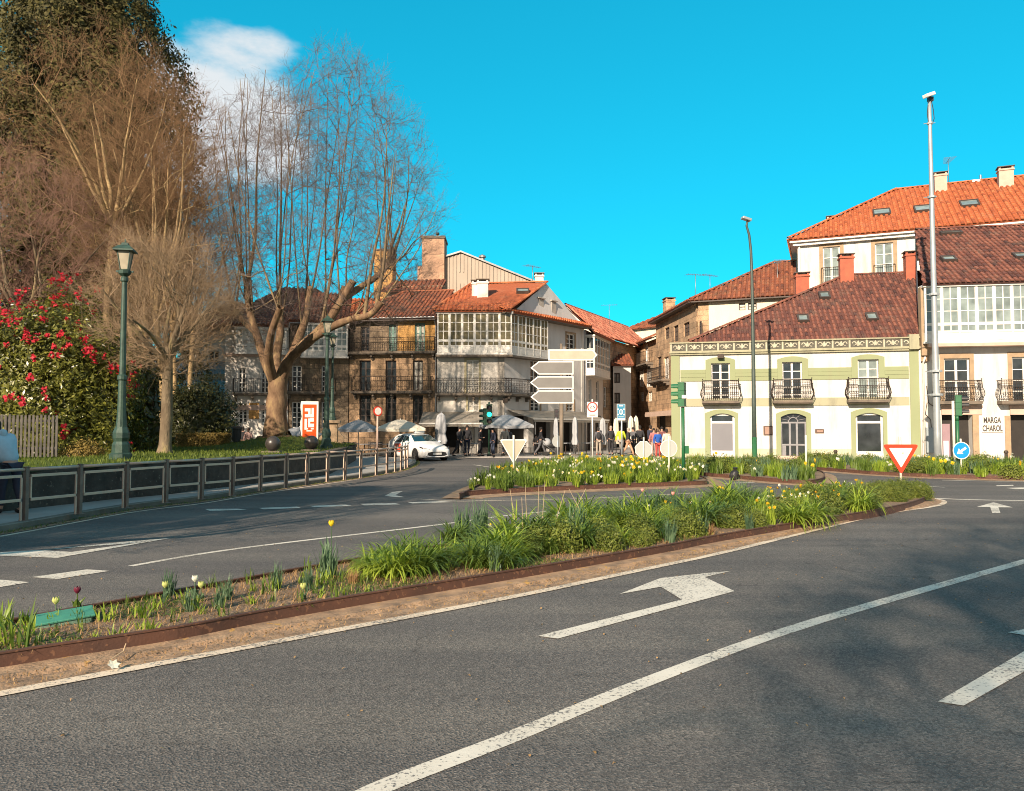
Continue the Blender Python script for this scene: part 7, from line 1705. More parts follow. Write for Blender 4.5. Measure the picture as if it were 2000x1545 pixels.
# ---- the big pollarded plane
def plane_tree():
    t = Tree(5); t.rmin = 0.0040; t.rk = 0.27; Y0 = 36.0; base = D(537, 870, Y0); gz = lawn_h(base.x, Y0)-0.15
    O = np.array([base.x, Y0, gz])
    def PX(u, v, dy=0.0): q = D(u, v, Y0+dy); return np.array([q.x, q.y, q.z])-O
    k = Y0/FOC
    def path(pts, rpx, lvl):
        P = np.array([np.array(p) for p in pts]); Q = np.array(catmull([Vector(p) for p in P], 4)); rr = np.interp(np.linspace(0, 1, len(Q)), np.linspace(0, 1, len(rpx)), rpx)*k*(0.68 if lvl else 0.95)
        t.paths[lvl].append(Q); t.rad[lvl].append(rr*(1+t.g.normal(0, 0.05, len(Q)))); return Q
    path([(0, 0, -0.2), (0, 0, 0.12), PX(538, 850), PX(540, 800), PX(542, 760), PX(545, 730)], [46, 34, 25, 21, 20, 21], 0)
    limbs = [path([PX(538, 752), PX(518, 705, 0.2), PX(500, 650, .4), PX(486, 600, .5), PX(482, 556, .5)], [17, 14, 12, 10, 10], 1),
             path([PX(545, 750), PX(566, 700, -.4), PX(604, 665, -.8), PX(640, 628, -1), PX(668, 585, -1.2), PX(690, 548, -1.3)], [18, 16, 15, 13, 11, 10], 1),
             path([PX(540, 745), PX(541, 690, .8), PX(548, 640, 1.6), PX(543, 580, 2.0)], [15, 13, 11, 10], 1),
             path([PX(548, 742), PX(575, 680, .6), PX(596, 625, 1), PX(606, 560, 1.2)], [15, 13, 11, 9], 1),
             path([PX(604, 665, -.8), PX(645, 640, -1.6), PX(684, 624, -2.2), PX(722, 615, -2.6), PX(745, 590, -2.8)], [13, 11, 10, 9, 9], 1),
             path([PX(668, 585, -1.2), PX(705, 560, -0.6), PX(742, 535, 0), PX(770, 500, .4)], [10, 9, 8, 7], 1),
             path([PX(535, 748), PX(525, 700, -1.2), PX(530, 650, -2.2), PX(548, 600, -3.0)], [14, 12, 10, 9], 1),
             path([PX(500, 650, .4), PX(470, 620, 1.4), PX(452, 590, 2.0)], [10, 9, 8], 1),
             path([PX(575, 680, .6), PX(620, 650, 2.4), PX(655, 600, 3.2), PX(672, 560, 3.6)], [11, 10, 9, 8], 1)]
    C = PX(632, 560); ax, ay, az_ = 236*k, 5.2, 462*k
    def env(p):
        e = (p-C)/np.array([ax, ay, az_]); e[2] = e[2] if e[2] > 0 else e[2]*3.2
        return float(e@e)
    g = t.g; seeds = []
    for L in limbs:
        for i in range(len(L)//3, len(L)): seeds.append((L[i], 2.0+0.35*(len(L)-1-i)))
    # long straight poles grown since the last pollarding
    for k in range(46):
        if k < 34:
            uu = 418+(k % 17)*26+g.uniform(-12, 12); e = PX(uu, float(np.interp(uu, [400, 430, 470, 560, 640, 700, 760, 800, 830, 862], [285, 185, 130, 125, 130, 175, 215, 265, 325, 405]))+g.uniform(5, 70), g.uniform(-3.6, 3.6))
        else: e = PX(*[(850,440),(838,500),(800,520),(770,470),(856,400),(820,450),(790,400),(410,330),(415,420),(425,250),(740,420),(700,330)][k-34], g.uniform(-2.5, 2.5))
        best = min(limbs, key=lambda L: np.linalg.norm((L[-1]-e)*np.array([1, 0.8, 0.12])) + g.random()*1.2); s0, d0 = t.along(best, 0.45+0.55*g.random()); v = e-s0
        if v[2] < 0.5: continue
        P = np.array(catmull([Vector(s0), Vector(s0+v*0.25+np.array([v[0], v[1], 0])*0.10+g.normal(0, 0.08, 3)), Vector(s0+v*0.6+np.array([v[0], v[1], 0])*0.06+g.normal(0, 0.14, 3)), Vector(e)], 4))
        r0 = 0.10 if k % 9 == 4 else g.uniform(0.035, 0.062); t.paths[2].append(P); t.rad[2].append(np.linspace(r0, 0.012, len(P)))
        seeds += [(P[i], 0.15*i) for i in range(3, len(P))]
    pts = []
    while len(pts) < 2400:
        u_ = g.normal(0, 1, 3); u_ /= np.linalg.norm(u_); q = C+u_*np.array([ax, ay, az_])*(0.40+0.60*g.random()**0.6)*(1+0.05*math.sin(5*u_[0]+7*u_[2]))
        if q[2] < C[2]-1.6 or (q[2] < C[2]+1.0 and math.hypot((q[0]-C[0])/ax, (q[1]-C[1])/ay) < 0.45): continue
        pts.append(q)
    t.colonize(seeds, np.array(pts), 0.0056, bal=0.35, wob=0.06, step=0.5, twig=(5, 0.75, 4), rmax=0.05)
    for L in limbs: t.twigs(L, 3.5, 0.06, 3, 9, 0.5, 1.1, 0.06, 0.2, 5, 0.35, [(5, 0.5, 0.8), (3, 0.6, 0.8)])
    return t, O
t, O = plane_tree(); plane_root = t.build('plane_tree', O, 'huge bare pollarded plane tree with a dome of fine twigs over the lawn', M_plane, M_ptwig)
for c in plane_root.children:
    if c.name.startswith('crown_limbs'): c.data.materials[0] = M_planelimb
# ---- other bare trees
def bare_tree(seed, H, spread, stems, r0, fork, lab, loc, tm, wm, dens=1.0, group=None, up=0.10, shape=0.9, lean=(0, 0), spr0=0.4):
    t = Tree(seed); g = t.g; C = np.array([lean[0], lean[1], fork+(H-fork)*0.42]); ax = np.array([spread, spread, (H-fork)*0.58])
    t.env = lambda p: float((((p-C)/ax)**2).sum())
    tr = t.limb((0, 0, -0.1), (lean[0]*0.03, lean[1]*0.03, 1), fork+0.2, r0, r0*0.75, 7, 0.035, 0.05, 0)
    t.rad[0][-1][0] *= 1.5
    seeds = [(tr[-1], 0.0), (tr[-2], 0.6)]
    for k in range(stems):
        az = 6.283*(k+g.random()*0.6)/stems; an = spr0*(0.35+0.9*g.random()); d = np.array([math.sin(an)*math.cos(az), math.sin(an)*math.sin(az), math.cos(an)])
        s = t.limb(tr[-1]-np.array([0, 0, 0.15*g.random()]), d, (H-fork)*(0.55+0.25*g.random()), r0*(0.42+0.2*g.random()), 0.022, 10, 0.07, up*0.5, 1)
        seeds += [(q, 0.25*i) for i, q in enumerate(s[1:])]
    pts = []; N = int(760*dens)
    while len(pts) < N:
        u_ = g.normal(0, 1, 3); u_ /= np.linalg.norm(u_); q = C+u_*ax*(0.25+0.75*g.random()**0.55)*(1+0.10*math.sin(4*u_[0]+6*u_[2]+seed))
        if q[2] > fork*0.85: pts.append(q)
    t.colonize(seeds, np.array(pts), 0.0058, bal=0.30, wob=0.07, step=0.5, twig=(5, 0.8, 4), rmax=r0*0.5)
    return t.build('bare_tree', loc, lab, tm, wm, group)
def on_lawn(u, v, d): p = D(u, v, d); return (p.x, d, lawn_h(p.x, d)-0.1)
BT = 'bare trees in the park'
def top(v, d): return D(1000, v, d).z - LAWN_Z
bare_tree(29, top(120, 33.5), 3.9, 7, 0.16, top(640, 33.5), 'golden stemmed bare tree with long bare poles right of the first lamp post', on_lawn(318, 870, 33.5), M_btrunk, M_btwig, 0.95, BT, 0.14, spr0=0.40)
bare_tree(21, top(75, 33), 4.4, 7, 0.20, top(440, 33), 'bare tree with pale trunk forking into several golden stems before the conifer', on_lawn(188, 870, 33), M_btrunk, M_btwig, 0.95, BT, 0.12, spr0=0.50)
bare_tree(22, top(165, 41.5), 3.7, 6, 0.19, top(600, 41.5), 'russet bare tree with many pale stems behind the flowering bush lamp post', on_lawn(283, 870, 41.5), M_btrunk, M_btwig, 1.15, BT, 0.13, spr0=0.42)
bare_tree(23, top(285, 30), 3.6, 6, 0.16, top(640, 30), 'reddish twiggy bare tree rising above the flowering bush at the left', on_lawn(40, 870, 30), M_strunk, M_rtwig, 1.2, BT, 0.10, spr0=0.55)
bare_tree(26, top(330, 42.5), 3.3, 6, 0.15, top(620, 42.5), 'low dense russet bare tree behind the small lichened trunk', on_lawn(375, 870, 42.5), M_btrunk, M_btwig, 1.0, BT, 0.10, spr0=0.6)
bare_tree(27, top(130, 40), 3.6, 7, 0.17, top(560, 40), 'tall slender russet bare tree right in front of the conifer', on_lawn(250, 870, 40), M_btrunk, M_btwig, 1.1, BT, 0.13, spr0=0.40)
bare_tree(28, top(235, 42.5), 3.5, 7, 0.17, top(640, 42.5), 'russet bare tree with a dense rounded crown beside the plane tree', on_lawn(345, 870, 42.5), M_btrunk, M_btwig, 1.1, BT, 0.12, spr0=0.45)
small_tree = bare_tree(24, top(455, 26), 2.25, 7, 0.21, top(706, 26), 'small bare tree with thick lichened trunk and tangled tawny twigs', on_lawn(321, 880, 26), M_strunk, M_stwig, 1.0, BT, 0.05, spr0=0.85)
# ---- conifer and leafy bushes: many small sprays through the crown volume
def spray_cloud(centres, normals_, per, size, g, droop=0.3, spread=0.5, aspect=0.45):
    """leaf-sized quads round clump centres"""
    N = len(centres)*per; c = np.repeat(centres, per, 0)+g.normal(0, spread, (N, 3)); nn = np.repeat(normals_, per, 0)+g.normal(0, 0.55, (N, 3)); nn /= np.linalg.norm(nn, axis=1, keepdims=True)
    d = np.cross(nn, g.normal(0, 1, (N, 3))); d /= np.linalg.norm(d, axis=1, keepdims=True)+1e-9; d[:, 2] -= droop; d /= np.linalg.norm(d, axis=1, keepdims=True)
    e = np.cross(nn, d); s = size*(0.6+0.8*g.random((N, 1)))
    V = np.stack([c-d*s*0.5, c+e*s*aspect*0.5, c+d*s*0.5, c-e*s*aspect*0.5], 1).reshape(-1, 3)
    return V, np.arange(N*4).reshape(N, 4)
M_conif = leafy('conifer_sprays', (0.012, 0.014, 0.006), (0.115, 0.10, 0.030), 0.55, 0.15, 0.7, 0.2)
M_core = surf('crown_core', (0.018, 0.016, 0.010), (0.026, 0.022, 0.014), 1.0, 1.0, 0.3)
def conifer(loc, H, rx, ry, label, seed=3, nclump=2600, per=46):
    g = np.random.default_rng(seed); r = empty('conifer', loc, 0, label, 'tree', None)
    def prof(z):                                              # radius fraction against height fraction
        return np.interp(z, [0, 0.08, 0.35, 0.6, 0.8, 0.92, 1.0], [0.75, 0.95, 1.0, 0.90, 0.72, 0.50, 0.08])
    z = g.random(nclump)**0.85; th = g.random(nclump)*6.283; lump = 1+0.13*np.sin(3*th+9*z)+0.10*np.sin(7*th-17*z)+g.normal(0, 0.05, nclump)
    rr = prof(z)*lump*(0.80+0.20*g.random(nclump)**0.5)
    C = np.stack([rx*rr*np.cos(th), ry*rr*np.sin(th), H*(0.06+0.94*z)], 1); Nn = np.stack([np.cos(th), np.sin(th), np.full(nclump, 0.35)], 1)
    V, Fq = spray_cloud(C, Nn, per, 0.25, g, 0.25, 0.34, 0.45); np_mesh('crown', V, Fq, 4, M_conif, r)
    m = MB(); m.lathe([(0.55, -0.2), (0.45, H*0.3), (0.25, H*0.75), (0.05, H*0.96)], 12); m.build('trunk', M_plane, r, smooth=True)
    # dark inner branches fill the heart of the crown
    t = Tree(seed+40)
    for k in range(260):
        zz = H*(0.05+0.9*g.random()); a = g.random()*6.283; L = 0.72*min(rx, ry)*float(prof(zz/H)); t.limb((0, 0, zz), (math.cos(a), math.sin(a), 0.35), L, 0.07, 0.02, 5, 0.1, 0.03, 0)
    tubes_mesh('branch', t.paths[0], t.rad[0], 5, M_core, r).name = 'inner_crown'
    z = g.random(700); th = g.random(700)*6.283; rr = prof(z)*0.62*np.sqrt(g.random(700))
    C = np.stack([rx*rr*np.cos(th), ry*rr*np.sin(th), H*(0.06+0.9*z)], 1); V, Fq = spray_cloud(C, np.stack([np.cos(th), np.sin(th), 0*th], 1), 10, 1.2, g, 0.2, 0.5, 0.6); np_mesh('inner_foliage', V, Fq, 4, M_conif, r)
    return r
p = D(150, 870, 46); con = conifer((p.x, 46, 0.3), 29.5, 6.6, 6.6, 'towering dark green conifer behind the bare trees at the left', 3)
M_rhodo = leafy('glossy_bush_leaves', (0.030, 0.042, 0.010), (0.22, 0.22, 0.035), 0.7, 0.2, 0.35, 0.5)
M_shrub = leafy('dark_shrub_leaves', (0.030, 0.038, 0.012), (0.10, 0.10, 0.03), 0.9, 0.2, 0.35, 0.5)
M_petal = leafy('red_blossom', (0.40, 0.008, 0.025), (0.62, 0.035, 0.055), 2.0, 0.3, 0.6)
M_hedge = leafy('hedge_leaves', (0.12, 0.085, 0.025), (0.28, 0.20, 0.05), 1.4, 0.25, 0.6)
M_stem = surf('bush_stem', (0.10, 0.07, 0.05), (0.07, 0.05, 0.035), 5, 0.9, 0.3)
def bush(name, loc, r3, label, mat, n, size, seed, flowers=0, cat='bush', lump=0.12, core=True, flip=None):
    g = np.random.default_rng(seed); r = empty(name, loc, 0, label, cat)
    def pts(n, lo):
        u = g.normal(0, 1, (n, 3)); u /= np.linalg.norm(u, axis=1, keepdims=True); u /= ((np.abs(u)**3).sum(1, keepdims=True))**(1/3); u[:, 2] = np.abs(u[:, 2])*1.25-0.25
        L = 1+lump*np.sin(4*u[:, 0]+3*u[:, 1]*2)+lump*np.sin(7*u[:, 2]+5*u[:, 0])+lump*0.6*np.sin(11*u[:, 1]-6*u[:, 2])
        return u*(L*(lo+(1-lo)*g.random(n)**0.4))[:, None]*np.array(r3), u
    C, U = pts(n, 0.72); C[:, 2] = np.maximum(C[:, 2]+r3[2]*0.25, 0.05)
    V, Fq = spray_cloud(C, U, 8, size, g, 0.25, size*1.2, 0.36); np_mesh('foliage', V, Fq, 4, mat, r)
    if core:
        C2, U2 = pts(max(60, n//3), 0.2); C2 *= 0.66; C2[:, 2] = np.maximum(C2[:, 2]+r3[2]*0.3, 0.05); V, Fq = spray_cloud(C2, U2, 8, size*2.2, g, 0.2, size*2, 0.6); np_mesh('inner_foliage', V, Fq, 4, mat, r)
    t = Tree(seed)
    for k in range(14):
        a = g.random()*6.283; t.limb((0.25*math.cos(a), 0.25*math.sin(a), -0.1), (0.5*math.cos(a)*r3[0]/r3[2], 0.5*math.sin(a)*r3[1]/r3[2], 1), r3[2]*0.95, 0.05, 0.015, 6, 0.12, 0.0, 0)
    tubes_mesh('stem', t.paths[0], t.rad[0], 6, M_stem, r)
    if flowers:
        Cf, Uf = pts(flowers*3, 1.0); keep = (Uf[:, 1] < 0.4); Cf, Uf = Cf[keep][:max(6, flowers//7)], Uf[keep][:max(6, flowers//7)]; Cf = np.repeat(Cf, 7, 0)+g.normal(0, 0.30, (len(Cf)*7, 3)); Uf = np.repeat(Uf, 7, 0); Cf = Cf*1.04; Cf[:, 2] = np.maximum(Cf[:, 2]+r3[2]*0.25, 0.3)
        rep = 1+g.integers(0, 2, len(Cf)); Cf = np.repeat(Cf, rep, 0)+g.normal(0, 0.10, (rep.sum(), 3)); Uf = np.repeat(Uf, rep, 0)
        V, Fq = spray_cloud(Cf, Uf, 12, 0.10, g, 0.0, 0.05, 0.8); np_mesh('blossom', V, Fq, 4, M_petal, r)
    return r
p = D(78, 880, 26.4); bush('flowering_bush', (p.x, 26.4, LAWN_Z-0.05), (3.0, 2.2, 3.75), 'big glossy bush dotted with red flowers behind the slat fence', M_rhodo, 5200, 0.15, 7, 170)
p = D(-90, 880, 28.5); bush('flowering_bush', (p.x, 28.5, LAWN_Z-0.05), (2.8, 2.2, 3.9), 'second flowering bush at the edge beyond the slat fence', M_rhodo, 1500, 0.18, 8, 20)
p = D(385, 880, 39.5); bush('round_shrub', (p.x, 39.5, LAWN_Z-0.1), (1.75, 1.5, 2.5), 'dark green rounded shrub behind the clipped hedge', M_shrub, 1900, 0.15, 9)
p = D(262, 880, 30); bush('dark_shrub', (p.x, 30, LAWN_Z-0.1), (0.55, 0.8, 3.2), 'narrow dark shrub in shade right of the first lamp post', M_shrub, 900, 0.16, 10)
p = D(160, 885, 23.2); bush('low_shrub', (p.x, 23.2, LAWN_Z-0.08), (0.55, 0.35, 0.38), 'low yellow green shrub at the foot of the flowering bush', M_hedge, 260, 0.09, 12, core=False)
# clipped hedge: a box of leaves
g = np.random.default_rng(4); a, b = D(338, 870, 34), D(452, 870, 35); L = b.x-a.x; r = empty('clipped_hedge', (a.x, 34.4, lawn_h(a.x, 34.4)-0.06), math.atan2(1, L)*0.9, 'low clipped hedge of yellowing leaves right of the lichened trunk', 'hedge')
n = 900; side_ = g.integers(0, 3, n); C = np.stack([g.random(n)*L, g.random(n)*0.6, g.random(n)*0.62], 1); C[side_ == 0, 1] = 0; C[side_ == 1, 2] = 0.62; Nn = np.zeros((n, 3)); Nn[side_ == 0] = (0, -1, 0.2); Nn[side_ == 1] = (0, 0, 1); Nn[side_ == 2] = (0, -0.5, 0.8)
V, Fq = spray_cloud(C, Nn, 8, 0.075, g, 0.1, 0.045, 0.5); np_mesh('foliage', V, Fq, 4, M_hedge, r)
t = Tree(3)
for k in range(30): t.limb((L*(k+0.5)/30, 0.3, -0.05), (g.normal(0, .2), g.normal(0, .2), 1), 0.6, 0.02, 0.008, 4, 0.1, 0, 0)
tubes_mesh('stem', t.paths[0], t.rad[0], 5, M_stem, r)
# ---- park trees just outside the picture; their shadows fall across the road and the pavement
def clone(src, loc, rz, s, label):
    c = copy_tree(src); c.location = loc; c.rotation_euler = (0, 0, rz); c.scale = s if hasattr(s, '__len__') else (s, s, s); c['label'] = label; return c
clone(con, (-15.6, -1.0, LAWN_Z-0.2), 1.0, 0.40, 'smaller conifer in the park beyond the left edge of the picture')
clone(con, (-23.5, 9.0, LAWN_Z-0.2), 2.4, (0.40, 0.40, 0.20), 'broad low conifer in the park beyond the left edge')
clone(con, (-21.5, -4.0, LAWN_Z-0.2), 3.4, 0.34, 'third smaller conifer in the park behind the pavement')
clone(con, (-15.0, 5.0, LAWN_Z-0.2), 5.0, (0.30, 0.30, 0.20), 'low conifer at the pavement edge beyond the left of the picture')
clone(plane_root, (-10.5, 6.2, 0.1), 0.7, 0.52, 'bare plane tree at the pavement edge beyond the left of the picture')
clone(small_tree, (-1.8, -11.3, 0.0), 2.2, 1.7, 'bare tree on the pavement behind the photographer')
# ================================================================== grass and flower beds
M_grass = leafy('grass_blades', (0.075, 0.115, 0.016), (0.15, 0.19, 0.03), 0.6, 0.3, 0.6)
g = np.random.default_rng(2)
def blades(pts, L, w, g, lean=0.5, segs=2):
    """arching strips rising from pts"""
    N = len(pts); az = g.random(N)*6.283; le = L*(0.6+0.7*g.random(N)); ln = lean*((0.2+1.1*g.random(N)) if lean < 1 else (0.55+0.75*g.random(N))); dx = np.stack([np.cos(az), np.sin(az)], 1); wv = np.stack([-dx[:, 1], dx[:, 0], 0*az], 1)*(w/2)
    V = []; hx = 0*le; hz = 0*le
    for k in range(segs+1):
        f = k/segs
        if k: ang = ln*(0.22+1.35*(f-0.5/segs)); hx = hx+le/segs*np.sin(ang); hz = hz+le/segs*np.cos(ang)
        c = np.stack([pts[:, 0]+dx[:, 0]*hx, pts[:, 1]+dx[:, 1]*hx, pts[:, 2]+hz], 1); ww = wv*(0.75+1.2*f*(1-f))*(1-f**3*0.95)
        V += [c-ww, c+ww]
    V = np.stack(V, 1); n = 2*(segs+1); idx = np.arange(N)[:, None]*n
    Fq = np.concatenate([np.stack([idx[:, 0]+2*k, idx[:, 0]+2*k+1, idx[:, 0]+2*k+3, idx[:, 0]+2*k+2], 1) for k in range(segs)])
    return V.reshape(-1, 3), Fq
P = []
while len(P) < 26000:
    x, y = g.uniform(-26, -5.5), g.uniform(12, 42)
    if inside((x, y), LAWN_POLY): P.append((x, y, lawn_h(x, y)-0.01))
V, Fq = blades(np.array(P), 0.10, 0.02, g, 0.6); np_mesh('grass', V, Fq, 4, M_grass)['kind'] = 'stuff'
M_lily = leafy('daylily_leaves', (0.115, 0.20, 0.014), (0.36, 0.45, 0.055), 1.2, 0.35, 0.45, 0.4)
M_lily2 = leafy('fresh_leaves', (0.05, 0.10, 0.012), (0.15, 0.22, 0.035), 1.2, 0.3, 0.45, 0.4)
M_blue = leafy('blue_green_leaves', (0.06, 0.12, 0.065), (0.15, 0.23, 0.12), 1.2, 0.3, 0.5)
M_azal = leafy('azalea_leaves', (0.045, 0.075, 0.013), (0.20, 0.235, 0.04), 1.5, 0.25, 0.5)
M_yel = leafy('yellow_petals', (0.72, 0.42, 0.01), (0.80, 0.60, 0.03), 2, 0.3, 0.6); M_org = leafy('deep_yellow_trumpet', (0.75, 0.30, 0.01), (0.80, 0.38, 0.02), 2, 0.3, 0.6)
M_wht = leafy('white_petals', (0.72, 0.70, 0.52), (0.80, 0.80, 0.68), 2, 0.3, 0.6); M_pnk = leafy('pink_petals', (0.62, 0.22, 0.18), (0.74, 0.40, 0.33), 2, 0.3, 0.6)
M_lime = leafy('lime_bud', (0.45, 0.50, 0.10), (0.60, 0.62, 0.22), 2, 0.3, 0.6); M_pur = leafy('dark_purple_petals', (0.10, 0.012, 0.03), (0.16, 0.02, 0.045), 2, 0.2, 0.5)
M_dry = leafy('dry_leaves', (0.30, 0.17, 0.07), (0.44, 0.28, 0.13), 2, 0.25, 0.8)
def clump(name, label, group, n, L, rad, w, lean, mat, seed, extra=None):
    gg = np.random.default_rng(seed); a = gg.random(n)*6.283; q = rad*np.sqrt(gg.random(n)); pts = np.stack([q*np.cos(a), q*np.sin(a), np.zeros(n)], 1)
    V, Fq = blades(pts, L, w, gg, lean, 5); o = np_mesh(name, V, Fq, 4, mat); tag(o, label, 'plant', group, 'thing'); return o
def petal_ring(m, c, n, L, w, tilt, face, back=0.0):
    """n petals round a flower that looks along `face`"""
    c = Vector(c); f = Vector(face).normalized(); a = f.orthogonal().normalized(); b = f.cross(a)
    for k in range(n):
        t = 2*math.pi*k/n; d = a*math.cos(t)+b*math.sin(t); e = f.cross(d); p = c+f*back
        m.add([p, p+d*L*0.55+e*w/2+f*tilt*L*0.4, p+d*L+f*tilt*L, p+d*L*0.55-e*w/2+f*tilt*L*0.4], [(0, 1, 2, 3)])
def daffodil_clump(name, label, group, nfl, pm, tm, lm, seed, H=0.40, leaves=26, fl=0.042):
    gg = random.Random(seed); o = clump(name, label, group, leaves, H*0.9, 0.09, 0.016, 0.45, lm, seed)
    for k in range(nfl):
        a = gg.uniform(0, 6.283); rr = gg.uniform(0.03, 0.16); h = H*gg.uniform(0.85, 1.12); top_ = Vector((rr*1.6*math.cos(a), rr*1.6*math.sin(a), h))
        fdir = Vector((gg.uniform(-1, 0.8), gg.uniform(-1.2, 0.1), gg.uniform(0.0, 0.5))).normalized()
        m = MB(); m.tube([(rr*0.3*math.cos(a), rr*0.3*math.sin(a), 0), (rr*math.cos(a), rr*math.sin(a), h*0.6), top_-fdir*0.02], 0.004, 4, False); st = m.build('flower_stem', lm, o)
        m = MB(); petal_ring(m, top_, 6, fl, fl*0.75, 0.15, fdir); m.build('petals', pm, st)
        m = MB(); f = fdir; a_ = f.orthogonal().normalized(); b_ = f.cross(a_); pts = []
        for l_, r_ in ((0.0, 0.010), (0.022, 0.012), (0.028, 0.019)):
            pts += [top_+f*l_+(a_*math.cos(t)+b_*math.sin(t))*r_*fl/0.042 for t in np.linspace(0, 2*math.pi, 9)[:-1]]
        m.add(pts, [(j*8+i, j*8+(i+1)%8, (j+1)*8+(i+1)%8, (j+1)*8+i) for j in range(2) for i in range(8)]); m.build('trumpet', tm, st)
    return o
def tulip(label, group, pm, lm, seed, H=0.26, leaves=4, open_=0.25):
    gg = random.Random(seed); m = MB()
    for k in range(leaves):
        a = gg.uniform(0, 6.283); L = H*gg.uniform(0.6, 0.95); w = 0.032; d = Vector((math.cos(a), math.sin(a), 0)); e = Vector((-d.y, d.x, 0)); pts = []
        for f in (0, 0.25, 0.5, 0.75, 1.0):
            c = d*(L*0.45*f**1.5)+Vector((0, 0, L*(f-0.12*f*f))); ww = w*(0.5+2*f*(1-f))*(1-f**4); pts += [c-e*ww, c+d*0.008+Vector((0,0,-0.004)), c+e*ww]
        m.add(pts, [(3*i+j, 3*i+j+1, 3*i+j+4, 3*i+j+3) for i in range(4) for j in range(2)])
    o = m.build('tulip', lm, None); tag(o, label, 'tulip', group)
    m = MB(); m.tube([(0, 0, 0), (0.006, 0, H*0.5), (0, 0, H)], 0.005, 5, False); st = m.build('flower_stem', lm, o)
    m = MB(); n = 6
    for k in range(n):
        a = 2*math.pi*k/n; d = Vector((math.cos(a), math.sin(a), 0)); e = Vector((-d.y, d.x, 0)); pts = []
        for f in (0, 0.3, 0.6, 0.85, 1.0):
            rr = 0.020*math.sin(math.pi*min(f*0.75+0.05, 0.75))*(1.2+open_*f); c = d*rr+Vector((0, 0, H+0.06*f)); ww = 0.017*math.sin(math.pi*(0.12+0.83*f)); pts += [c-e*ww, c+d*0.005, c+e*ww]
        m.add(pts, [(3*i+j, 3*i+j+1, 3*i+j+4, 3*i+j+3) for i in range(4) for j in range(2)])
    m.build('petals', pm, st, smooth=True); return o
def shrub_mesh(name, label, group, r3, n, size, mat, seed):
    gg = np.random.default_rng(seed); u = gg.normal(0, 1, (n, 3)); u /= np.linalg.norm(u, axis=1, keepdims=True); u[:, 2] = np.abs(u[:, 2])*1.2-0.2
    C = u*np.array(r3)*(0.55+0.45*gg.random((n, 1))**0.5)*(1+0.12*np.sin(6*u[:, :1]+5*u[:, 1:2])); C[:, 2] += r3[2]*0.2; C[:, 2] = np.maximum(C[:, 2], 0.02)
    o = empty(name, (0, 0, 0), 0, label, 'plant', group); V, Fq = spray_cloud(C, u, 5, size, gg, 0.0, size*1.1, 0.42); np_mesh('foliage', V, Fq, 4, mat, o)
    t_ = Tree(seed)
    for k in range(9): a = gg.random()*6.283; t_.limb((0, 0, -0.02), (0.6*math.cos(a), 0.6*math.sin(a), 1), r3[2]*1.0, 0.008, 0.004, 4, 0.15, 0, 0)
    tubes_mesh('stem', t_.paths[0], t_.rad[0], 4, M_stem, o); return o
SOIL = BEDZ-0.05
protos = {}
class Kind:
    """first use moves the original, later uses copy it with its parts"""
    def __init__(s, objs): s.objs = objs; s.used = [False]*len(objs)
    def place(s, x, y, z, sc=1.0, label=None, group=None, k=None):
        k = random.randrange(len(s.objs)) if k is None else k
        o = s.objs[k] if not s.used[k] else copy_tree(s.objs[k]); s.used[k] = True
        o.location = (x, y, z); o.rotation_euler = (0, 0, random.uniform(0, 6.283)); o.scale = (sc, sc, sc*random.uniform(0.92, 1.1))
        if label: o['label'] = label
        if group: o['group'] = group
        return o
GN = 'leafy plants filling the nearest bed'
LL = 'arching bright green daylily clump in the nearest bed'
lily = Kind([clump('daylily_clump', LL, 'daylily clumps in the nearest bed', 230, 0.60, 0.15, 0.022, 1.55, M_lily, 31), clump('daylily_clump', LL, 'daylily clumps in the nearest bed', 200, 0.56, 0.14, 0.021, 1.7, M_lily, 32), clump('daylily_clump', LL, 'daylily clumps in the nearest bed', 200, 0.58, 0.15, 0.021, 1.45, M_lily2, 33)])
blue = Kind([clump('narcissus_leaves', 'upright blue green leaf tuft without flowers in the nearest bed', 'blue green leaf tufts', 70, 0.44, 0.10, 0.017, 0.42, M_blue, 34)])
azal = Kind([shrub_mesh('small_shrub', 'small dark leaved shrub low in the nearest bed', 'small shrubs in the nearest bed', (0.26, 0.26, 0.34), 620, 0.040, M_azal, 35), shrub_mesh('small_shrub', 'small dark leaved shrub low in the nearest bed', 'small shrubs in the nearest bed', (0.30, 0.26, 0.30), 620, 0.042, M_azal, 36)])
dry = Kind([clump('dry_tuft', 'withered orange brown tuft at the edge of the nearest bed', 'withered tufts', 120, 0.22, 0.09, 0.010, 0.8, M_dry, 37)])
ydaf = Kind([daffodil_clump('daffodil_clump', 'yellow daffodil clump in the nearest bed', 'yellow daffodils in the nearest bed', 2, M_yel, M_org, M_lily2, 41, 0.36, 55, 0.038), daffodil_clump('daffodil_clump', 'yellow daffodil clump in the nearest bed', 'yellow daffodils in the nearest bed', 2, M_yel, M_org, M_lily, 42, 0.34, 55, 0.036)])
wdaf = Kind([daffodil_clump('daffodil_clump', 'white narcissus clump in the nearest bed', 'white narcissi in the nearest bed', 2, M_wht, M_yel, M_lily2, 43, 0.34, 55, 0.034), daffodil_clump('daffodil_clump', 'white narcissus clump in the nearest bed', 'white narcissi in the nearest bed', 2, M_wht, M_wht, M_lily, 44, 0.32, 55, 0.034)])
def px(u, v): q = G(u, v, SOIL); return q.x, q.y
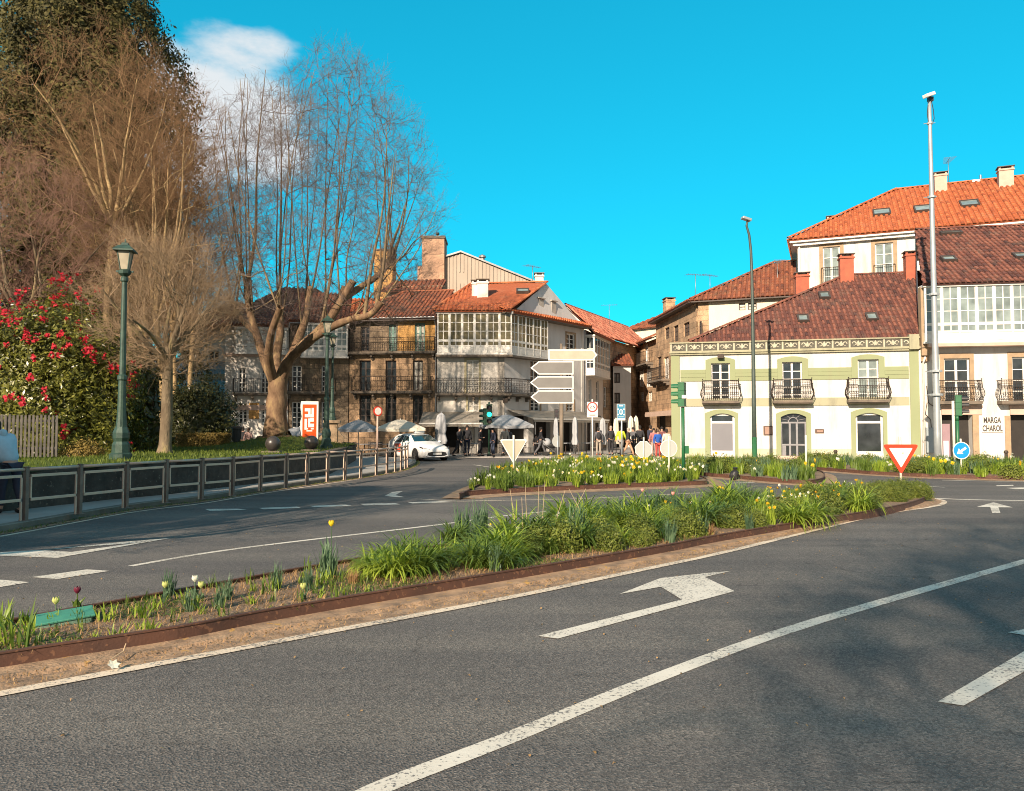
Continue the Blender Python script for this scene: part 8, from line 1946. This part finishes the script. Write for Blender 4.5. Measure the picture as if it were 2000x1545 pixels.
# hand placed: (kind, pixel of the foot, scale)
for u, v, s in ((730, 1122, 0.8), (770, 1128, 0.85), (815, 1124, 0.9), (850, 1110, 0.8), (795, 1100, 0.85), (745, 1100, 0.8), (885, 1065, 0.85), (900, 1095, 0.8), (935, 1110, 0.85), (965, 1092, 0.8), (980, 1112, 0.7)): lily.place(*px(u, v), SOIL, s)
for u, v, s in ((640, 1130, 0.85), (905, 1055, 1.0), (940, 1045, 1.05), (930, 1062, 0.9), (600, 1155, 0.5), (540, 1150, 0.5), (370, 1195, 0.42), (428, 1190, 0.42), (445, 1172, 0.5), (330, 1165, 0.5)): blue.place(*px(u, v), SOIL, s)
for u, v, s in ((1005, 1082, 1.1), (990, 1095, 0.9), (1385, 1045, 0.8), (1555, 1010, 0.9), (690, 1140, 0.6)): dry.place(*px(u, v), SOIL, s)
for u, v, s in ((1050, 1078, 0.85), (1100, 1078, 0.95), (1165, 1064, 0.9), (1250, 1054, 0.9), (1345, 1048, 0.85), (1440, 1030, 0.8), (1700, 985, 0.9), (1740, 978, 0.9), (1775, 972, 0.9), (1795, 968, 0.9), (1760, 967, 0.9)): azal.place(*px(u, v), SOIL, s)
tall = Kind([tulip('tall yellow tulip rising alone out of the blue green tuft', None, M_yel, M_blue, 51, 0.50, 3)])
tall.place(*px(646, 1128), SOIL, 1.0)
for mat_, lab, u, v, h in ((M_pur, 'dark purple tulip behind the green valve box', 150, 1195, 0.16), (M_lime, 'pale green tulip bud left of the green valve box', 108, 1208, 0.12), (M_lime, 'yellow green tulip bud left of the white tulip', 322, 1178, 0.14), (M_wht, 'single white tulip among bare leaves in the nearest bed', 380, 1172, 0.17), (M_lime, 'drooping lime tulip right of the white tulip', 392, 1176, 0.13), (M_lime, 'stubby lime tulip near the front edge of the bed', 592, 1172, 0.10)):
    o = tulip(lab, None, mat_, M_blue if mat_ is not M_pur else M_lily2, int(u), h, 4); o.location = (*px(u, v), SOIL); o.scale = (0.95, 0.95, 1.0)
# the rest of the near bed, thick from the daylilies on
PTS = []
def scatter(poly, n, mind, cond=None, margin=0.12, tries=20000):
    xs_, ys_ = [p.x for p in poly], [p.y for p in poly]; out = []
    ring_ = [(p.x, p.y) for p in poly]
    for _ in range(tries):
        if len(out) >= n: break
        x, y = random.uniform(min(xs_), max(xs_)), random.uniform(min(ys_), max(ys_))
        if not inside((x, y), poly) or (cond and not cond(x, y)): continue
        if min((x-a)**2+(y-b)**2 for a, b in ring_) < margin**2: continue
        if all((x-a)**2+(y-b)**2 > mind**2 for a, b in out): out.append((x, y))
    return out
def proj_u(x, y): return 1000+FOC*x/(y*CP+(0.1-CAMH)*SP)
pts = scatter(NEAR, 120, 0.28, lambda x, y: proj_u(x, y) > 960, 0.22)
for x, y in pts:
    u = proj_u(x, y); f = random.random()
    ed = min((x-a.x)**2+(y-a.y)**2 for a in fr)**0.5                  # distance from the front edge
    if u < 1480:
        if ed > 0.75: (lily if f < 0.84 else ydaf if f < 0.88 else wdaf if f < 0.92 else blue).place(x, y, SOIL, random.uniform(0.95, 1.25))
        elif ed > 0.45: (lily if f < 0.75 else azal).place(x, y, SOIL, random.uniform(0.65, 0.9))
        else: (azal if f < 0.6 else blue).place(x, y, SOIL, random.uniform(0.5, 0.8))
    elif u < 1690: (ydaf if f < 0.32 else wdaf if f < 0.55 else azal if f < 0.7 else lily).place(x, y, SOIL, random.uniform(0.85, 1.1))
    else: (azal if f < 0.75 else wdaf).place(x, y, SOIL, random.uniform(0.7, 0.9))
for u, v in ((1315, 1030), (1255, 1020)):
    o = tulip('pink tulip standing above the daylilies of the nearest bed', 'pink tulips in the nearest bed', M_pnk, M_lily2, 77, 0.52, 3); o.location = (*px(u, v), SOIL)
# sparse weeds and sprouts at the near end
sprout = Kind([clump('weed_sprout', 'tiny green sprout in the bare soil of the nearest bed', 'tiny sprouts in the bare soil', 16, 0.12, 0.05, 0.012, 0.8, M_lily, 61), clump('weed_sprout', 'tiny green sprout in the bare soil of the nearest bed', 'tiny sprouts in the bare soil', 12, 0.16, 0.05, 0.010, 0.6, M_lily2, 62)])
for x, y in scatter(NEAR, 60, 0.16, lambda x, y: proj_u(x, y) < 720 and y < 9 and proj_u(x, y) > -60, 0.1): sprout.place(x, y, SOIL, random.uniform(0.5, 1.2))
for x, y in scatter(NEAR, 16, 0.12, lambda x, y: proj_u(x, y) < 60 and y < 6.6, 0.08): sprout.place(x, y, SOIL, random.uniform(1.0, 1.8))
# dry flower stalks
M_straw = surf('straw_stalk', (0.50, 0.38, 0.24), (0.40, 0.29, 0.18), 5, 0.9, 0)
for k, (u, v, ht, lx) in enumerate(((1010, 1060, 0.75, -0.10), (1030, 1058, 0.8, -0.03), (1050, 1055, 0.78, 0.02), (1058, 1057, 0.85, 0.05), (1080, 1052, 0.7, 0.18), (1105, 1050, 0.72, 0.30), (1150, 1045, 0.7, -0.30), (1022, 1066, 0.66, -0.02))):
    q = px(u, v); m = MB(); m.tube([(0, 0, 0), (lx*0.4, 0.02, ht*0.5), (lx, 0.0, ht)], [0.005, 0.004, 0.003], 4); o = m.build('dry_stalk', M_straw, None); o.location = (*q, SOIL); tag(o, 'thin dry flower stalk sticking up from the daylilies', 'stalk', 'dry stalks in the nearest bed')
# mulch and litter
def litter(name, poly, n, L, w, mat, z, cond=None):
    xs_, ys_ = [p.x for p in poly], [p.y for p in poly]; P_ = []
    gg = np.random.default_rng(n)
    while len(P_) < n:
        x, y = gg.uniform(min(xs_), max(xs_)), gg.uniform(min(ys_), max(ys_))
        if inside((x, y), poly) and (cond is None or cond(x, y)): P_.append((x, y, z))
    V, Fq = blades(np.array(P_), L, w, gg, 1.5, 2); o = np_mesh(name, V, Fq, 4, mat); o['kind'] = 'stuff'; return o
litter('mulch_litter', NEAR, 9000, 0.08, 0.007, M_dry, SOIL+0.004, lambda x, y: y < 12 and x > -5)
litter('weed_cover', NEAR, 9000, 0.065, 0.008, M_lily2, SOIL, lambda x, y: math.sin(x*3.1)+math.sin(y*4.3+x) > 0.3 and y < 12 and x > -5)
apron = [Vector((p.x, p.y, 0)) for p in near_pts[8:70]] + [Vector((p.x, p.y, 0)) for p in reversed(fr[4:40])]
litter('gutter_litter', apron, 2600, 0.03, 0.008, M_dry, 0.03, lambda x, y: y < 14)
# a picked daffodil lying in the gutter
c = G(215, 1302, 0.03); m = MB(); m.tube([(0, 0, 0.01), (-0.03, 0.03, 0.012), (-0.05, 0.10, 0.02), (-0.01, 0.20, 0.05), (0.0, 0.22, 0.10)], 0.004, 5); o = m.build('picked_flower', M_straw, None); o.location = c; tag(o, 'withered picked white flower lying in the gutter dirt', 'flower')
m = MB(); petal_ring(m, (0.03, -0.01, 0.015), 6, 0.045, 0.03, 0.2, (0.5, -0.4, 0.8)); m.build('petals', M_wht, o)
# middle bed
GM = 'plants of the middle bed'
mly = Kind([daffodil_clump('daffodil_clump', 'yellow daffodil clump in the middle bed', 'yellow daffodils in the middle bed', 4, M_yel, M_org, M_lily2, 81, 0.46, 70, 0.055), daffodil_clump('daffodil_clump', 'yellow daffodil clump in the middle bed', 'yellow daffodils in the middle bed', 3, M_yel, M_yel, M_lily, 82, 0.44, 70, 0.055)])
mlw = Kind([daffodil_clump('daffodil_clump', 'white narcissus clump in the middle bed', 'white narcissi in the middle bed', 4, M_wht, M_yel, M_lily2, 83, 0.46, 70, 0.05), daffodil_clump('daffodil_clump', 'white narcissus clump in the middle bed', 'white narcissi in the middle bed', 4, M_wht, M_wht, M_lily, 84, 0.42, 70, 0.05)])
mlg = Kind([clump('leaf_clump', 'plain green leaf clump in the middle bed', 'green leaf clumps in the middle bed', 120, 0.46, 0.22, 0.022, 0.7, M_lily2, 85), clump('leaf_clump', 'plain green leaf clump in the middle bed', 'green leaf clumps in the middle bed', 110, 0.40, 0.22, 0.022, 0.8, M_lily, 86)])
for x, y in scatter(MID, 230, 0.42, None, 0.2):
    f = random.random(); (mlw if f < 0.12 else mly if f < 0.22 else mlg).place(x, y, SOIL, random.uniform(0.85, 1.15) if y > 23 else random.uniform(0.7, 0.95))
# far beds
fg = Kind([clump('leaf_clump', 'plain green leaf clump in the bed before the sage house', 'green leaf clumps in the far beds', 90, 0.48, 0.24, 0.028, 0.6, M_lily2, 91), clump('leaf_clump', 'plain green leaf clump in the bed before the sage house', 'green leaf clumps in the far beds', 90, 0.42, 0.24, 0.028, 0.75, M_lily, 92), clump('leaf_clump', 'plain green leaf clump in the bed before the sage house', 'green leaf clumps in the far beds', 90, 0.44, 0.22, 0.028, 0.5, M_blue, 93)])
fy = Kind([daffodil_clump('daffodil_clump', 'daffodil clump with few yellow flowers in a far bed', 'yellow daffodils in the far beds', 2, M_yel, M_org, M_lily2, 94, 0.42, 40, 0.07)]); fw = Kind([daffodil_clump('daffodil_clump', 'narcissus clump with few white flowers in a far bed', 'white narcissi in the far beds', 3, M_wht, M_wht, M_lily2, 95, 0.42, 40, 0.065)])
fs = Kind([shrub_mesh('small_shrub', 'small dark leaved shrub in a far bed', 'small shrubs in the far beds', (0.36, 0.36, 0.36), 380, 0.07, M_azal, 96)])
for poly, n in ((FAR1, 62), (FAR2, 150)):
    for x, y in scatter(poly, n, 0.45, lambda x, y: proj_u(x, y) < 2080, 0.22):
        f = random.random(); (fg if f < 0.68 else fs if f < 0.86 else fw if f < 0.95 else fy).place(x, y, SOIL, random.uniform(0.8, 1.15))
for o in list(SC.objects):                                        # labels true of each far bed
    if o.parent is None and 'far bed' in (o.get('group') or '') and o.get('label'):
        second = proj_u(o.location.x, o.location.y) > 1600 or not inside((o.location.x, o.location.y), FAR1)
        if second:
            o['label'] = o['label'].replace('in the bed before the sage house', 'in the long bed before the white shop').replace('in a far bed', 'in the long bed before the white shop'); o['group'] = o['group'].replace('the far beds', 'the long far bed')
        else: o['label'] = o['label'].replace('in a far bed', 'in the short bed before the sage house').replace('in the bed before', 'in the short bed before'); o['group'] = o['group'].replace('the far beds', 'the short far bed')

# weeds along the foot of the kerb, twigs and dead leaves blown on to the road
kd = [Vector((p.x, p.y, 0)) for p in kerb if p.y > 8]; kn = normals2(kd)
strip = [p - n*0.20 for p, n in zip(kd, kn)] + [p for p in reversed(kd)]
litter('kerb_weeds', strip, 3200, 0.07, 0.010, M_azal, 0.008)
g5 = np.random.default_rng(9); P5 = np.stack([g5.uniform(-7, 9, 420), g5.uniform(3.2, 15, 420), np.full(420, 0.010)], 1)
V, Fq = blades(P5, 0.03, 0.016, g5, 1.9, 2); np_mesh('fallen_leaves', V, Fq, 4, M_dry)['kind'] = 'stuff'
